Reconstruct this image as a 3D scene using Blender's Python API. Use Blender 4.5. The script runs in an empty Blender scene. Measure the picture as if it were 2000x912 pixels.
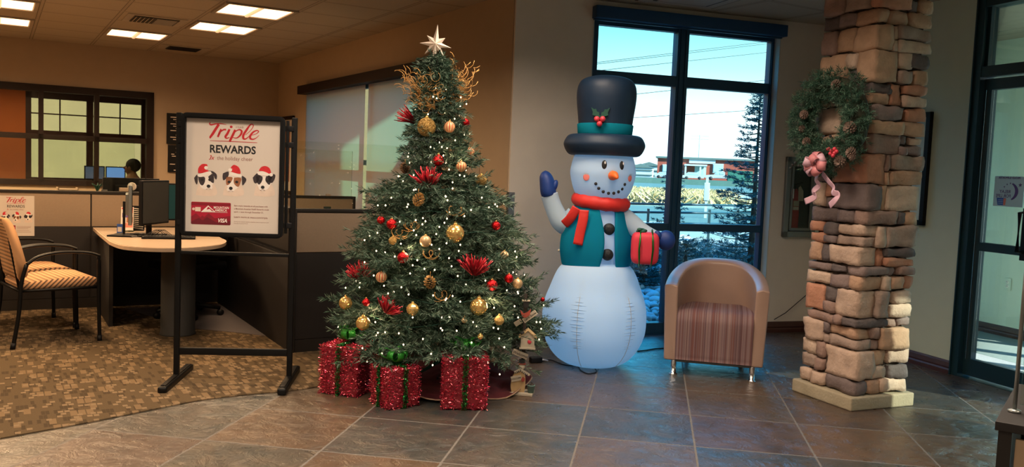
import bpy, bmesh, math, random
import numpy as np
from mathutils import Vector, Matrix, noise
random.seed(7); RS = np.random.RandomState(11)
C = bpy.context.scene.collection
sc = bpy.context.scene
R = math.radians
# ------------------------------------------------------------------ camera, world, sun, exposure
FPX = 1692.0; PITCH = R(-4.17); ROLL = R(2.31); HC = 1.4
Fv = Vector((0, math.cos(PITCH), math.sin(PITCH))); X0 = Vector((1, 0, 0)); U0 = Vector((0, -math.sin(PITCH), math.cos(PITCH)))
Xv = X0*math.cos(ROLL)+U0*math.sin(ROLL); Uv = -X0*math.sin(ROLL)+U0*math.cos(ROLL)
cd = bpy.data.cameras.new('camera'); cam = bpy.data.objects.new('camera', cd); C.objects.link(cam)
cd.sensor_width = 36; cd.lens = FPX/2000*36; cd.clip_end = 1500; cd.clip_start = .02
mm = Matrix((Xv, Uv, -Fv)).transposed().to_4x4(); mm.translation = (0, 0, HC); cam.matrix_world = mm
sc.camera = cam
sc.view_settings.view_transform = 'Standard'; sc.view_settings.look = 'None'; sc.view_settings.gamma = 1
sc.view_settings.use_curve_mapping = False; sc.view_settings.exposure = 0.0
w = bpy.data.worlds.new('sky'); sc.world = w; w.use_nodes = True
nt = w.node_tree; nt.nodes.clear()
tc = nt.nodes.new('ShaderNodeTexCoord'); sx = nt.nodes.new('ShaderNodeSeparateXYZ'); rp = nt.nodes.new('ShaderNodeValToRGB')
bg = nt.nodes.new('ShaderNodeBackground'); wo = nt.nodes.new('ShaderNodeOutputWorld')
nt.links.new(tc.outputs['Generated'], sx.inputs[0]); nt.links.new(sx.outputs['Z'], rp.inputs[0]); nt.links.new(rp.outputs[0], bg.inputs[0]); nt.links.new(bg.outputs[0], wo.inputs[0])
e = rp.color_ramp.elements
e[0].position = 0.0; e[0].color = (.52, .54, .54, 1); e[1].position = 1.0; e[1].color = (.02, .22, .75, 1)
for p, c in ((.055, (.56, .58, .58)), (.12, (.26, .45, .46)), (.19, (.07, .38, .42)), (.30, (.03, .55, 1)), (.6, (.02, .42, 1))):
    q = e.new(p); q.color = (*c, 1)
bg.inputs[1].default_value = 3.3
SUN = Vector((.709, -.497, .5)).normalized()
sd = bpy.data.lights.new('sun', 'SUN'); so = bpy.data.objects.new('sun', sd); C.objects.link(so)
sd.energy = 22.0; sd.color = (1, .93, .8); sd.angle = R(.6); so.location = (0, 0, 30); so.rotation_euler = SUN.to_track_quat('Z', 'Y').to_euler()
WARM = (1, .65, .36); NEUT = (1, .80, .62)
TROFFER_VIS = 3.0
# area lamps for the seen ceiling panels, and unseen ones added as fill: (x, y, sx, sy, power, color, rotation)
ROOM_LIGHTS = []
def lamp(name, loc, size, power, color, rot=0, spread=R(150)):
    d = bpy.data.lights.new(name, 'AREA'); o = bpy.data.objects.new(name, d); C.objects.link(o)
    d.shape = 'RECTANGLE'; d.size, d.size_y = size; d.energy = power; d.color = color; d.spread = spread
    o.location = loc; o.rotation_euler = (0, 0, rot); return o
TA, TC_, TD, TT = R(30.9), R(18.6), R(-71.4), R(-9.1)
def UVp(u, v, z=0): return Vector((.858*u-.5135*v, .5135*u+.858*v, z))
for (u, v, p, c) in ((-.9, 11.1, 240, WARM), (.1, 7.2, 60, WARM), (-2.2, 9.4, 120, WARM), (1.7, 6.9, 30, WARM), (-1.5, 5.0, 60, WARM)):
    lamp('fill_lamp', UVp(u, v, 2.80), (.55, .55), p, c, TA)  # unseen lamps added over the office area to warm its walls
for (x, y, p) in ((-1.6, 1.8, 62), (1.1, 2.2, 44), (-3.6, .4, 55), (2.8, .3, 44), (0, -1.6, 46), (1.0, 4.4, 32), (-1.1, 4.2, 40), (.15, 5.35, 26)):
    lamp('fill_lamp', (x, y, 2.80), (.6, .6), p, NEUT, TC_)  # unseen lamps added above and behind the camera to brighten the lobby
# ------------------------------------------------------------------ picture geometry helpers
CAM = Vector((0, 0, HC))
def ray(x, y): return Fv+Xv*((x-1000)/FPX)-Uv*((y-456)/FPX)
def fl(x, y, z=0.0):
    d = ray(x, y); return CAM+d*((z-HC)/d.z)
def vplane(x, y, p0, n):
    d = ray(x, y); n = Vector((n[0], n[1], 0)); return CAM+d*(n.dot(Vector((p0[0], p0[1], HC))-CAM)/n.dot(d))
class Facing:                       # upright plane through an anchor, turned to the viewer's side of the room
    def __init__(s, ax, ay):
        s.a = Vector((ax, ay, 0)); s.n = s.a.normalized(); s.r = Vector((s.n.y, -s.n.x, 0)); s.rot = math.atan2(s.r.y, s.r.x)
    def __call__(s, x, y):
        P = vplane(x, y, s.a, s.n); return ((P-s.a).dot(s.r), P.z)
# ------------------------------------------------------------------ materials
M = {}
def srgb(c):
    return tuple(((v/255)/12.92 if v/255 <= .04045 else ((v/255+.055)/1.055)**2.4) for v in c)
def newmat(name):
    m = bpy.data.materials.new(name); m.use_nodes = True; M[name] = m
    return m, m.node_tree, m.node_tree.nodes['Principled BSDF']
def N(t, typ, **kw):
    n = t.nodes.new(typ)
    for k, v in kw.items(): setattr(n, k, v)
    return n
def mat(name, col, rough=.6, metal=0, var=.12, vs=8, bump=0, bs=40, emit=None, es=0, trans=0, coat=0, island=None, spec=None, sheen=0):
    """col: linear rgb; small procedural variation of tone, optional bump"""
    m, t, b = newmat(name)
    co = N(t, 'ShaderNodeTexCoord'); nz = N(t, 'ShaderNodeTexNoise'); nz.inputs['Scale'].default_value = vs; nz.inputs['Detail'].default_value = 3
    t.links.new(co.outputs['Object'], nz.inputs['Vector'])
    mx = N(t, 'ShaderNodeMix', data_type='RGBA'); mx.inputs[6].default_value = (*[v*(1-var) for v in col], 1); mx.inputs[7].default_value = (*[min(1, v*(1+var)) for v in col], 1)
    t.links.new(nz.outputs['Fac'], mx.inputs[0])
    out = mx.outputs[2]
    if island:
        g = N(t, 'ShaderNodeNewGeometry'); rr = N(t, 'ShaderNodeValToRGB'); rr.color_ramp.interpolation = 'CONSTANT' if len(island) > 3 else 'LINEAR'
        es_ = rr.color_ramp.elements
        es_[0].color = (*island[0], 1); es_[0].position = 0; es_[1].color = (*island[-1], 1); es_[1].position = 1 if len(island) <= 3 else (len(island)-1)/len(island)
        for i in range(1, len(island)-1):
            q = es_.new(i/(len(island)-1) if len(island) <= 3 else i/len(island)); q.color = (*island[i], 1)
        t.links.new(g.outputs['Random Per Island'], rr.inputs[0])
        m2 = N(t, 'ShaderNodeMix', data_type='RGBA', blend_type='MULTIPLY'); m2.inputs[0].default_value = 1
        sc_ = N(t, 'ShaderNodeMix', data_type='RGBA'); sc_.inputs[6].default_value = (1-var, 1-var, 1-var, 1); sc_.inputs[7].default_value = (1+var, 1+var, 1+var, 1)
        t.links.new(nz.outputs['Fac'], sc_.inputs[0]); t.links.new(rr.outputs[0], m2.inputs[6]); t.links.new(sc_.outputs[2], m2.inputs[7]); out = m2.outputs[2]
    t.links.new(out, b.inputs['Base Color'])
    b.inputs['Roughness'].default_value = rough; b.inputs['Metallic'].default_value = metal
    if spec is not None: b.inputs['Specular IOR Level'].default_value = spec
    if coat: b.inputs['Coat Weight'].default_value = coat
    if sheen: b.inputs['Sheen Weight'].default_value = sheen
    if emit: b.inputs['Emission Color'].default_value = (*emit, 1); b.inputs['Emission Strength'].default_value = es
    if bump:
        n2 = N(t, 'ShaderNodeTexNoise'); n2.inputs['Scale'].default_value = bs; n2.inputs['Detail'].default_value = 4
        bp = N(t, 'ShaderNodeBump'); bp.inputs['Strength'].default_value = bump; bp.inputs['Distance'].default_value = .01
        t.links.new(co.outputs['Object'], n2.inputs['Vector']); t.links.new(n2.outputs['Fac'], bp.inputs['Height']); t.links.new(bp.outputs[0], b.inputs['Normal'])
    return m
def math_(t, op, a, b=None):
    n = N(t, 'ShaderNodeMath', operation=op)
    for i, v in enumerate((a, b)):
        if v is None: continue
        if isinstance(v, (int, float)): n.inputs[i].default_value = v
        else: t.links.new(v, n.inputs[i])
    return n.outputs[0]
def glassmat(name, tint, refl=.5, haze=0):
    m, t, b = newmat(name); t.nodes.remove(b)
    tr = N(t, 'ShaderNodeBsdfTransparent'); tr.inputs[0].default_value = (*tint, 1)
    gl = N(t, 'ShaderNodeBsdfGlossy'); gl.inputs['Roughness'].default_value = .02
    fr = N(t, 'ShaderNodeFresnel'); fr.inputs[0].default_value = 1.45
    f = math_(t, 'MULTIPLY', fr.outputs[0], refl)
    mx = N(t, 'ShaderNodeMixShader'); t.links.new(f, mx.inputs[0]); t.links.new(tr.outputs[0], mx.inputs[1]); t.links.new(gl.outputs[0], mx.inputs[2])
    t.links.new(mx.outputs[0], t.nodes['Material Output'].inputs[0]); return m
# plain
mat('paint_tan', (.40, .30, .20), .85, var=.05, bump=.05, bs=150)
mat('paint_beige', (.70, .62, .52), .85, var=.05, bump=.05, bs=150)
mat('paint_sage', (.52, .57, .43), .85, var=.05, bump=.05, bs=150)
mat('paint_pale', (.62, .68, .58), .85, var=.04)
mat('paint_orange', (.62, .17, .05), .85, var=.05)
mat('drywall_return', (.50, .55, .52), .8, var=.04)
mat('bronze_frame', (.012, .006, .004), .6, var=.2, spec=.2)
mat('glare_blue_frame', (.005, .045, .10), .42, var=.25, vs=5)  # blue of the window glare is put into this base colour
mat('glare_teal_frame', (.006, .030, .040), .4, var=.25, vs=5)  # glare tint put into the door frame's dark base colour
mat('glare_valance_metal', (.004, .045, .13), .5, var=.1)  # valance colour includes the blue window glare
mat('wood_base', (.060, .022, .017), .4, var=.3, vs=20)
mat('black_metal', (.003, .003, .003), .45, spec=.25, var=.2)
mat('black_plastic', (.005, .005, .006), .5, spec=.25, var=.2)
mat('dark_panel', (.011, .008, .007), .65, var=.15)
mat('fabric_panel', (.31, .23, .16), .9, var=.08, vs=60, bump=.2, bs=500)
mat('trim_dark', (.014, .011, .009), .5, var=.2)
mat('laminate', (.38, .285, .20), .45, var=.07, vs=14)
mat('laminate_edge', (.54, .40, .28), .45, var=.05)
mat('charcoal', (.03, .03, .028), .7, var=.2)
mat('chrome', (.75, .75, .75), .18, 1, var=.05)
mat('brushed', (.30, .32, .31), .38, .9, var=.15, vs=4)
mat('screen_teal', (.012, .055, .07), .3, var=.1)
mat('screen_lit', (.1, .2, .4), .3, emit=(.22, .42, 1.0), es=.6)
mat('screen_dim', (.1, .12, .2), .3, emit=(.10, .12, .2), es=.5)
mat('skin', (.30, .14, .08), .6); mat('hair', (.03, .022, .018), .8, bump=.4, bs=80); mat('shirt', (.10, .16, .18), .8)
mat('paper', (.66, .59, .52), .7, var=.03); mat('ink_red', (.50, .012, .02), .6, var=.1); mat('ink_black', (.012, .012, .014), .6)
mat('ink_grey', (.30, .14, .11), .7); mat('ink_brown', (.33, .13, .06), .7, var=.3, vs=60); mat('ink_dark', (.04, .03, .035), .7, var=.4, vs=90)
mat('ink_white', (.86, .80, .74), .7, var=.03); mat('ink_cream', (.74, .60, .50), .7, var=.1, vs=30); mat('ink_santa', (.62, .02, .03), .6, var=.3, vs=60)
mat('card_red', (.42, .008, .035), .5, var=.1, vs=20); mat('card_dark', (.14, .006, .016), .5, var=.2); mat('card_mid', (.24, .008, .022), .5, var=.2)
mat('ink_purple', (.10, .06, .22), .6); mat('ink_blue', (.03, .10, .40), .6); mat('ink_salmon', (.60, .20, .14), .6); mat('sticker', (.42, .62, .68), .5, var=.05)
mat('leather_tan', (.33, .22, .17), .32, var=.08, vs=6, bump=.12, bs=220)
mat('nylon_blue', (.004, .035, .20), .55, var=.15); mat('nylon_red', (.62, .025, .02), .6, var=.1, bump=.25, bs=30); mat('nylon_black', (.004, .022, .055), .55, var=.15, bump=.15, bs=14)
mat('nylon_green', (.005, .07, .045), .6); mat('gift_red', (.60, .03, .06), .6, var=.1, bump=.2, bs=25); mat('berry_red', (.65, .05, .08), .4)
mat('nylon_coal', (.004, .008, .012), .6, bump=.6, bs=60); mat('cheek', (.80, .22, .20), .6); mat('carrot', (.85, .15, .02), .5); mat('eye_white', (.9, .9, .95), .4)
mat('gold', (.95, .58, .20), .22, .75, var=.15, vs=30); mat('gold_mesh', (.60, .38, .12), .38, .5, var=.5, vs=160, bump=.9, bs=220)
mat('champagne', (.62, .42, .22), .4, .5, var=.2, vs=60); mat('red_ball', (.55, .008, .012), .15, .75, var=.4, vs=70, bump=.5, bs=120)
mat('tinsel_red', (.5, .02, .03), .3, .6, island=[(.10, .0, .006), (.55, .012, .03), (.9, .12, .14)])
mat('pine_cone', (.20, .10, .045), .7, var=.4, vs=50); mat('pine_cone_gold', (.45, .25, .08), .45, .4, var=.4, vs=50); mat('pine_cone_frost', (.17, .11, .085), .8, var=.7, vs=60)
mat('star_gold', (.95, .78, .66), .35, .1, var=.1); mat('gold_wire', (.70, .38, .12), .4, .3, var=.3, vs=60)
NEED = [(.012, .040, .024), (.045, .095, .058), (.20, .27, .20)]
mat('needles', (.03, .07, .04), .6, island=NEED, spec=.3)
mat('needles_wreath', (.03, .07, .04), .6, island=[(.010, .045, .028), (.03, .10, .06), (.18, .28, .20)], spec=.3)
mat('needles_spruce', (.03, .07, .04), .7, island=[(.006, .045, .05), (.02, .11, .12), (.05, .20, .22)], spec=.2)
mat('needles_shrub', (.03, .07, .04), .7, island=[(.10, .13, .12), (.22, .24, .20), (.42, .40, .32)], spec=.2)
mat('dry_grass', (.4, .3, .12), .9, island=[(.26, .18, .06), (.42, .32, .14), (.52, .42, .22)])
mat('bark', (.05, .03, .02), .9, bump=.6, bs=60); mat('twig_dark', (.03, .035, .02), .9)
mat('bulb', (1, .8, .5), .3, emit=(1, .72, .42), es=9)
mat('box_tinsel', (.5, .02, .05), .26, .75, island=[(.22, .006, .028), (.70, .03, .08), (1, .30, .34)])
mat('box_core', (.20, .006, .015), .7); mat('tinsel_green', (.01, .12, .03), .3, .7, island=[(.002, .03, .006), (.008, .14, .025), (.05, .40, .08)])
mat('ribbon_green', (.03, .28, .03), .3, .3, var=.5, vs=60); mat('skirt', (.09, .008, .014), .8, var=.6, vs=9); mat('skirt_trim', (.35, .22, .14), .6)
mat('old_white', (.50, .44, .34), .8, var=.15, vs=30); mat('old_yellow', (.55, .38, .19), .8, var=.2, vs=25); mat('old_red', (.34, .06, .04), .8, var=.2); mat('old_teal', (.12, .20, .18), .7, var=.2); mat('dark_post', (.05, .04, .035), .8)
mat('ribbon_pink', (.62, .22, .24), .55, var=.25, vs=25, trans=0); mat('ribbon_pale', (.62, .38, .46), .5, var=.25, vs=25)
mat('mortar', (.055, .042, .032), .95, bump=.6, bs=90); mat('cap_stone', (.33, .28, .19), .85, var=.25, vs=9, bump=.4, bs=60)
STONES = [(.42, .26, .17), (.27, .175, .14), (.46, .33, .25), (.15, .112, .105), (.44, .21, .13), (.31, .225, .18), (.44, .28, .18), (.22, .16, .145), (.50, .37, .28), (.11, .088, .085)]
mat('stone', (.3, .2, .12), .88, island=STONES, var=.35, vs=14, bump=.55, bs=55)
mat('ceiling_metal', (.36, .30, .23), .6); mat('vent_dark', (.03, .025, .02), .8)
mat('troffer_white', (.8, .6, .4), .6, emit=(1, .58, .30), es=.9)
mat('troffer_lit', (.9, .7, .5), .5, emit=(1, .60, .33), es=TROFFER_VIS)
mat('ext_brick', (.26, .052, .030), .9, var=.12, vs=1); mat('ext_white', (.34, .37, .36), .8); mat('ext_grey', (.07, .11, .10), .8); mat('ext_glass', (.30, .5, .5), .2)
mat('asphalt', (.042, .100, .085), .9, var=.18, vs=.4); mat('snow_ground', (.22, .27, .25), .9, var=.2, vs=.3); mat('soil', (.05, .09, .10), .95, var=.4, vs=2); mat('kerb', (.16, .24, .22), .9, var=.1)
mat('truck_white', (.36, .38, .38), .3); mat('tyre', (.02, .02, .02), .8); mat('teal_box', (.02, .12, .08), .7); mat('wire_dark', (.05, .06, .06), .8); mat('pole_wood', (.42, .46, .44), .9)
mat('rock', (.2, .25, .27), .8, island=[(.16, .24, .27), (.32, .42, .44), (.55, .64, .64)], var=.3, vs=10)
mat('backdrop_tan', (.13, .078, .032), .95, var=.22, vs=1.3)
mat('vest_carpet', (.16, .20, .21), .95, var=.4, vs=90); mat('grey_carpet', (.10, .085, .085), .97, var=.15, vs=90)
mat('wood_grain', (.36, .25, .15), .6, var=.15, vs=30); mat('ext_red', (.5, .02, .03), .4)
glassmat('glass_window', (.86, .98, 1.0), .6); glassmat('glass_shade', (.85, 1.0, 1.0), .3); glassmat('glass_panel', (.95, .97, .93), .9); glassmat('glass_clear', (.90, .97, .93), .7); glassmat('corner_guard', (.78, .84, .90), .8)
# stripes, weave, tile, carpet, ceiling
def m_floor():
    m, t, b = newmat('slate_tile'); S = .606
    co = N(t, 'ShaderNodeTexCoord'); sp = N(t, 'ShaderNodeSeparateXYZ'); t.links.new(co.outputs['Object'], sp.inputs[0])
    X = math_(t, 'DIVIDE', sp.outputs[0], S); Y = math_(t, 'DIVIDE', sp.outputs[1], S)
    fx = math_(t, 'FLOOR', X); fy = math_(t, 'FLOOR', Y); rx = math_(t, 'FRACT', X); ry = math_(t, 'FRACT', Y)
    cx = math_(t, 'ABSOLUTE', math_(t, 'SUBTRACT', rx, .5)); cy = math_(t, 'ABSOLUTE', math_(t, 'SUBTRACT', ry, .5))
    g = math_(t, 'GREATER_THAN', math_(t, 'MAXIMUM', cx, cy), .491)
    cv = N(t, 'ShaderNodeCombineXYZ'); t.links.new(fx, cv.inputs[0]); t.links.new(fy, cv.inputs[1])
    wn = N(t, 'ShaderNodeTexWhiteNoise'); t.links.new(cv.outputs[0], wn.inputs[0])
    rr = N(t, 'ShaderNodeValToRGB'); rr.color_ramp.interpolation = 'CONSTANT'; el = rr.color_ramp.elements
    cols = [(.045, .045, .036), (.085, .050, .028), (.028, .036, .036), (.062, .038, .030), (.038, .046, .046), (.075, .052, .032), (.032, .030, .029)]
    el[0].color = (*cols[0], 1); el[1].color = (*cols[-1], 1); el[1].position = 6/7
    for i in range(1, 6): q = el.new(i/7); q.color = (*cols[i], 1)
    t.links.new(wn.outputs[0], rr.inputs[0])
    n1 = N(t, 'ShaderNodeTexNoise'); n1.inputs['Scale'].default_value = 4.5; n1.inputs['Detail'].default_value = 6; n1.inputs['Distortion'].default_value = 1.2
    t.links.new(co.outputs['Object'], n1.inputs['Vector'])
    r2 = N(t, 'ShaderNodeValToRGB'); a = r2.color_ramp.elements; a[0].position = .35; a[0].color = (.028, .032, .031, 1); a[1].position = .70; a[1].color = (.15, .085, .045, 1)
    t.links.new(n1.outputs['Fac'], r2.inputs[0])
    mx = N(t, 'ShaderNodeMix', data_type='RGBA'); mx.inputs[0].default_value = .34; t.links.new(rr.outputs[0], mx.inputs[6]); t.links.new(r2.outputs[0], mx.inputs[7])
    mg = N(t, 'ShaderNodeMix', data_type='RGBA'); t.links.new(g, mg.inputs[0]); t.links.new(mx.outputs[2], mg.inputs[6]); mg.inputs[7].default_value = (.10, .085, .07, 1)
    t.links.new(mg.outputs[2], b.inputs['Base Color'])
    n3 = N(t, 'ShaderNodeTexNoise'); n3.inputs['Scale'].default_value = 9; n3.inputs['Detail'].default_value = 7; n3.inputs['Distortion'].default_value = 1.5; n3.inputs['Roughness'].default_value = .62
    off = N(t, 'ShaderNodeVectorMath', operation='ADD'); sc3 = N(t, 'ShaderNodeVectorMath', operation='SCALE'); sc3.inputs['Scale'].default_value = 7.3
    t.links.new(cv.outputs[0], sc3.inputs[0]); t.links.new(sc3.outputs[0], off.inputs[0]); t.links.new(co.outputs['Object'], off.inputs[1]); t.links.new(off.outputs[0], n3.inputs['Vector'])
    h = math_(t, 'SUBTRACT', n3.outputs['Fac'], math_(t, 'MULTIPLY', g, .35))
    bp = N(t, 'ShaderNodeBump'); bp.inputs['Strength'].default_value = .85; bp.inputs['Distance'].default_value = .012; t.links.new(h, bp.inputs['Height']); t.links.new(bp.outputs[0], b.inputs['Normal'])
    rg = math_(t, 'ADD', math_(t, 'MULTIPLY', n3.outputs['Fac'], .30), .16); rg = math_(t, 'ADD', rg, math_(t, 'MULTIPLY', g, .4)); t.links.new(rg, b.inputs['Roughness'])
    b.inputs['Specular IOR Level'].default_value = 1.0; b.inputs['IOR'].default_value = 1.65
m_floor()
def m_carpet():
    m, t, b = newmat('patterned_carpet')
    co = N(t, 'ShaderNodeTexCoord'); sp = N(t, 'ShaderNodeSeparateXYZ'); t.links.new(co.outputs['Object'], sp.inputs[0])
    def layer(sx_, sy_, thr, seed, pad):
        X = math_(t, 'DIVIDE', sp.outputs[0], sx_); Y = math_(t, 'DIVIDE', sp.outputs[1], sy_)
        X = math_(t, 'ADD', X, math_(t, 'MULTIPLY', math_(t, 'FLOOR', Y), .37))
        cv = N(t, 'ShaderNodeCombineXYZ'); t.links.new(math_(t, 'FLOOR', X), cv.inputs[0]); t.links.new(math_(t, 'FLOOR', Y), cv.inputs[1]); cv.inputs[2].default_value = seed
        wn = N(t, 'ShaderNodeTexWhiteNoise'); t.links.new(cv.outputs[0], wn.inputs[0])
        cx = math_(t, 'ABSOLUTE', math_(t, 'SUBTRACT', math_(t, 'FRACT', X), .5)); cy = math_(t, 'ABSOLUTE', math_(t, 'SUBTRACT', math_(t, 'FRACT', Y), .5))
        ins = math_(t, 'LESS_THAN', math_(t, 'MAXIMUM', cx, cy), pad)
        return math_(t, 'MULTIPLY', math_(t, 'GREATER_THAN', wn.outputs[0], thr), ins)
    a = layer(.040, .120, .76, 1, .42); c = layer(.032, .045, .82, 5, .40); d = layer(.020, .08, .70, 9, .46)
    n1 = N(t, 'ShaderNodeTexNoise'); n1.inputs['Scale'].default_value = 160; t.links.new(co.outputs['Object'], n1.inputs['Vector'])
    def mixc(f, A, Bc):
        mx = N(t, 'ShaderNodeMix', data_type='RGBA'); t.links.new(f, mx.inputs[0])
        if isinstance(A, tuple): mx.inputs[6].default_value = (*A, 1)
        else: t.links.new(A, mx.inputs[6])
        mx.inputs[7].default_value = (*Bc, 1); return mx.outputs[2]
    col = mixc(n1.outputs['Fac'], (.075, .052, .028), (.105, .074, .042))
    col = mixc(d, col, (.060, .042, .024)); col = mixc(a, col, (.165, .112, .062)); col = mixc(c, col, (.19, .135, .08))
    t.links.new(col, b.inputs['Base Color']); b.inputs['Roughness'].default_value = .97; b.inputs['Specular IOR Level'].default_value = .1
    bp = N(t, 'ShaderNodeBump'); bp.inputs['Strength'].default_value = .4; bp.inputs['Distance'].default_value = .004; t.links.new(n1.outputs['Fac'], bp.inputs['Height']); t.links.new(bp.outputs[0], b.inputs['Normal'])
m_carpet()
def m_ceiling():
    m, t, b = newmat('ceiling_tile')
    co = N(t, 'ShaderNodeTexCoord'); sp = N(t, 'ShaderNodeSeparateXYZ'); t.links.new(co.outputs['Object'], sp.inputs[0])
    rx = math_(t, 'FRACT', math_(t, 'DIVIDE', math_(t, 'SUBTRACT', sp.outputs[0], .40), .705)); ry = math_(t, 'FRACT', math_(t, 'DIVIDE', math_(t, 'SUBTRACT', sp.outputs[1], 12.97), .66))
    cx = math_(t, 'ABSOLUTE', math_(t, 'SUBTRACT', rx, .5)); cy = math_(t, 'ABSOLUTE', math_(t, 'SUBTRACT', ry, .5)); mxx = math_(t, 'MAXIMUM', cx, cy)
    g = math_(t, 'GREATER_THAN', mxx, .482); g2 = math_(t, 'GREATER_THAN', mxx, .470)
    n1 = N(t, 'ShaderNodeTexNoise'); n1.inputs['Scale'].default_value = 70; n1.inputs['Detail'].default_value = 6; t.links.new(co.outputs['Object'], n1.inputs['Vector'])
    mx = N(t, 'ShaderNodeMix', data_type='RGBA'); mx.inputs[6].default_value = (.33, .27, .20, 1); mx.inputs[7].default_value = (.42, .35, .26, 1); t.links.new(n1.outputs['Fac'], mx.inputs[0])
    m1 = N(t, 'ShaderNodeMix', data_type='RGBA'); t.links.new(g2, m1.inputs[0]); t.links.new(mx.outputs[2], m1.inputs[6]); m1.inputs[7].default_value = (.16, .13, .09, 1)
    m2 = N(t, 'ShaderNodeMix', data_type='RGBA'); t.links.new(g, m2.inputs[0]); t.links.new(m1.outputs[2], m2.inputs[6]); m2.inputs[7].default_value = (.34, .28, .21, 1)
    t.links.new(m2.outputs[2], b.inputs['Base Color']); b.inputs['Roughness'].default_value = .9
m_ceiling()
def m_stripes(name, cols, width, axis=0, rough=.8):
    m, t, b = newmat(name)
    co = N(t, 'ShaderNodeTexCoord'); sp = N(t, 'ShaderNodeSeparateXYZ'); t.links.new(co.outputs['Object'], sp.inputs[0])
    fx = math_(t, 'FLOOR', math_(t, 'DIVIDE', sp.outputs[axis], width))
    wn = N(t, 'ShaderNodeTexWhiteNoise', noise_dimensions='1D'); t.links.new(fx, wn.inputs['W'])
    rr = N(t, 'ShaderNodeValToRGB'); el = rr.color_ramp.elements; el[0].color = (*cols[0], 1); el[1].color = (*cols[-1], 1)
    for i in range(1, len(cols)-1): q = el.new(i/(len(cols)-1)); q.color = (*cols[i], 1)
    t.links.new(wn.outputs[0], rr.inputs[0]); t.links.new(rr.outputs[0], b.inputs['Base Color']); b.inputs['Roughness'].default_value = rough
m_stripes('stripe_fabric', [(.16, .06, .05), (.10, .05, .055), (.22, .14, .14), (.13, .08, .085), (.26, .17, .15)], .0065)
def m_weave():
    m, t, b = newmat('dotted_fabric')
    co = N(t, 'ShaderNodeTexCoord'); sp = N(t, 'ShaderNodeSeparateXYZ'); t.links.new(co.outputs['Object'], sp.inputs[0])
    s = math_(t, 'ADD', sp.outputs[1], sp.outputs[2])
    X = math_(t, 'DIVIDE', sp.outputs[0], .028); Y = math_(t, 'DIVIDE', s, .034)
    cx = math_(t, 'ABSOLUTE', math_(t, 'SUBTRACT', math_(t, 'FRACT', X), .5)); cy = math_(t, 'ABSOLUTE', math_(t, 'SUBTRACT', math_(t, 'FRACT', Y), .5))
    ins = math_(t, 'MULTIPLY', math_(t, 'LESS_THAN', cx, .34), math_(t, 'LESS_THAN', cy, .22))
    mx = N(t, 'ShaderNodeMix', data_type='RGBA'); t.links.new(ins, mx.inputs[0]); mx.inputs[6].default_value = (.66, .36, .17, 1); mx.inputs[7].default_value = (.13, .075, .045, 1)
    t.links.new(mx.outputs[2], b.inputs['Base Color']); b.inputs['Roughness'].default_value = .9
m_weave()
def m_translucent(name, col, tcol, fac, rough=.8, bump=0, bs=10):
    m, t, b = newmat(name); t.nodes.remove(b)
    co = N(t, 'ShaderNodeTexCoord'); nz = N(t, 'ShaderNodeTexNoise'); nz.inputs['Scale'].default_value = bs; nz.inputs['Detail'].default_value = 3; t.links.new(co.outputs['Object'], nz.inputs['Vector'])
    d = N(t, 'ShaderNodeBsdfDiffuse'); d.inputs[0].default_value = (*col, 1); tl = N(t, 'ShaderNodeBsdfTranslucent'); tl.inputs[0].default_value = (*tcol, 1)
    if bump:
        bp = N(t, 'ShaderNodeBump'); bp.inputs['Strength'].default_value = bump; bp.inputs['Distance'].default_value = .01; t.links.new(nz.outputs['Fac'], bp.inputs['Height'])
        t.links.new(bp.outputs[0], d.inputs['Normal']); t.links.new(bp.outputs[0], tl.inputs['Normal'])
    mx = N(t, 'ShaderNodeMixShader'); mx.inputs[0].default_value = fac; t.links.new(d.outputs[0], mx.inputs[1]); t.links.new(tl.outputs[0], mx.inputs[2])
    t.links.new(mx.outputs[0], t.nodes['Material Output'].inputs[0])
m_translucent('snow_nylon', (.62, .76, .86), (.55, .80, 1.0), .45, bump=.25, bs=9)
m_translucent('vest_teal', (.010, .27, .38), (.01, .50, .75), .42, bump=.3, bs=10)
m_translucent('shade_cloth', (.30, .19, .12), (.40, .86, .60), .19, bump=0)
m_translucent('lampless_cream', (.7, .6, .42), (.7, .6, .4), .5)
def m_striped_ball():
    m, t, b = newmat('striped_ball')
    co = N(t, 'ShaderNodeTexCoord'); sp = N(t, 'ShaderNodeSeparateXYZ'); t.links.new(co.outputs['Object'], sp.inputs[0])
    a = math_(t, 'ARCTAN2', sp.outputs[1], sp.outputs[0]); s = math_(t, 'FRACT', math_(t, 'MULTIPLY', a, 12/6.2832))
    rr = N(t, 'ShaderNodeValToRGB'); rr.color_ramp.interpolation = 'CONSTANT'; el = rr.color_ramp.elements
    el[0].color = (.55, .06, .03, 1); el[1].position = .35; el[1].color = (.55, .38, .17, 1); q = el.new(.7); q.color = (.75, .55, .28, 1)
    t.links.new(s, rr.inputs[0]); t.links.new(rr.outputs[0], b.inputs['Base Color']); b.inputs['Roughness'].default_value = .35
m_striped_ball()
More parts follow.
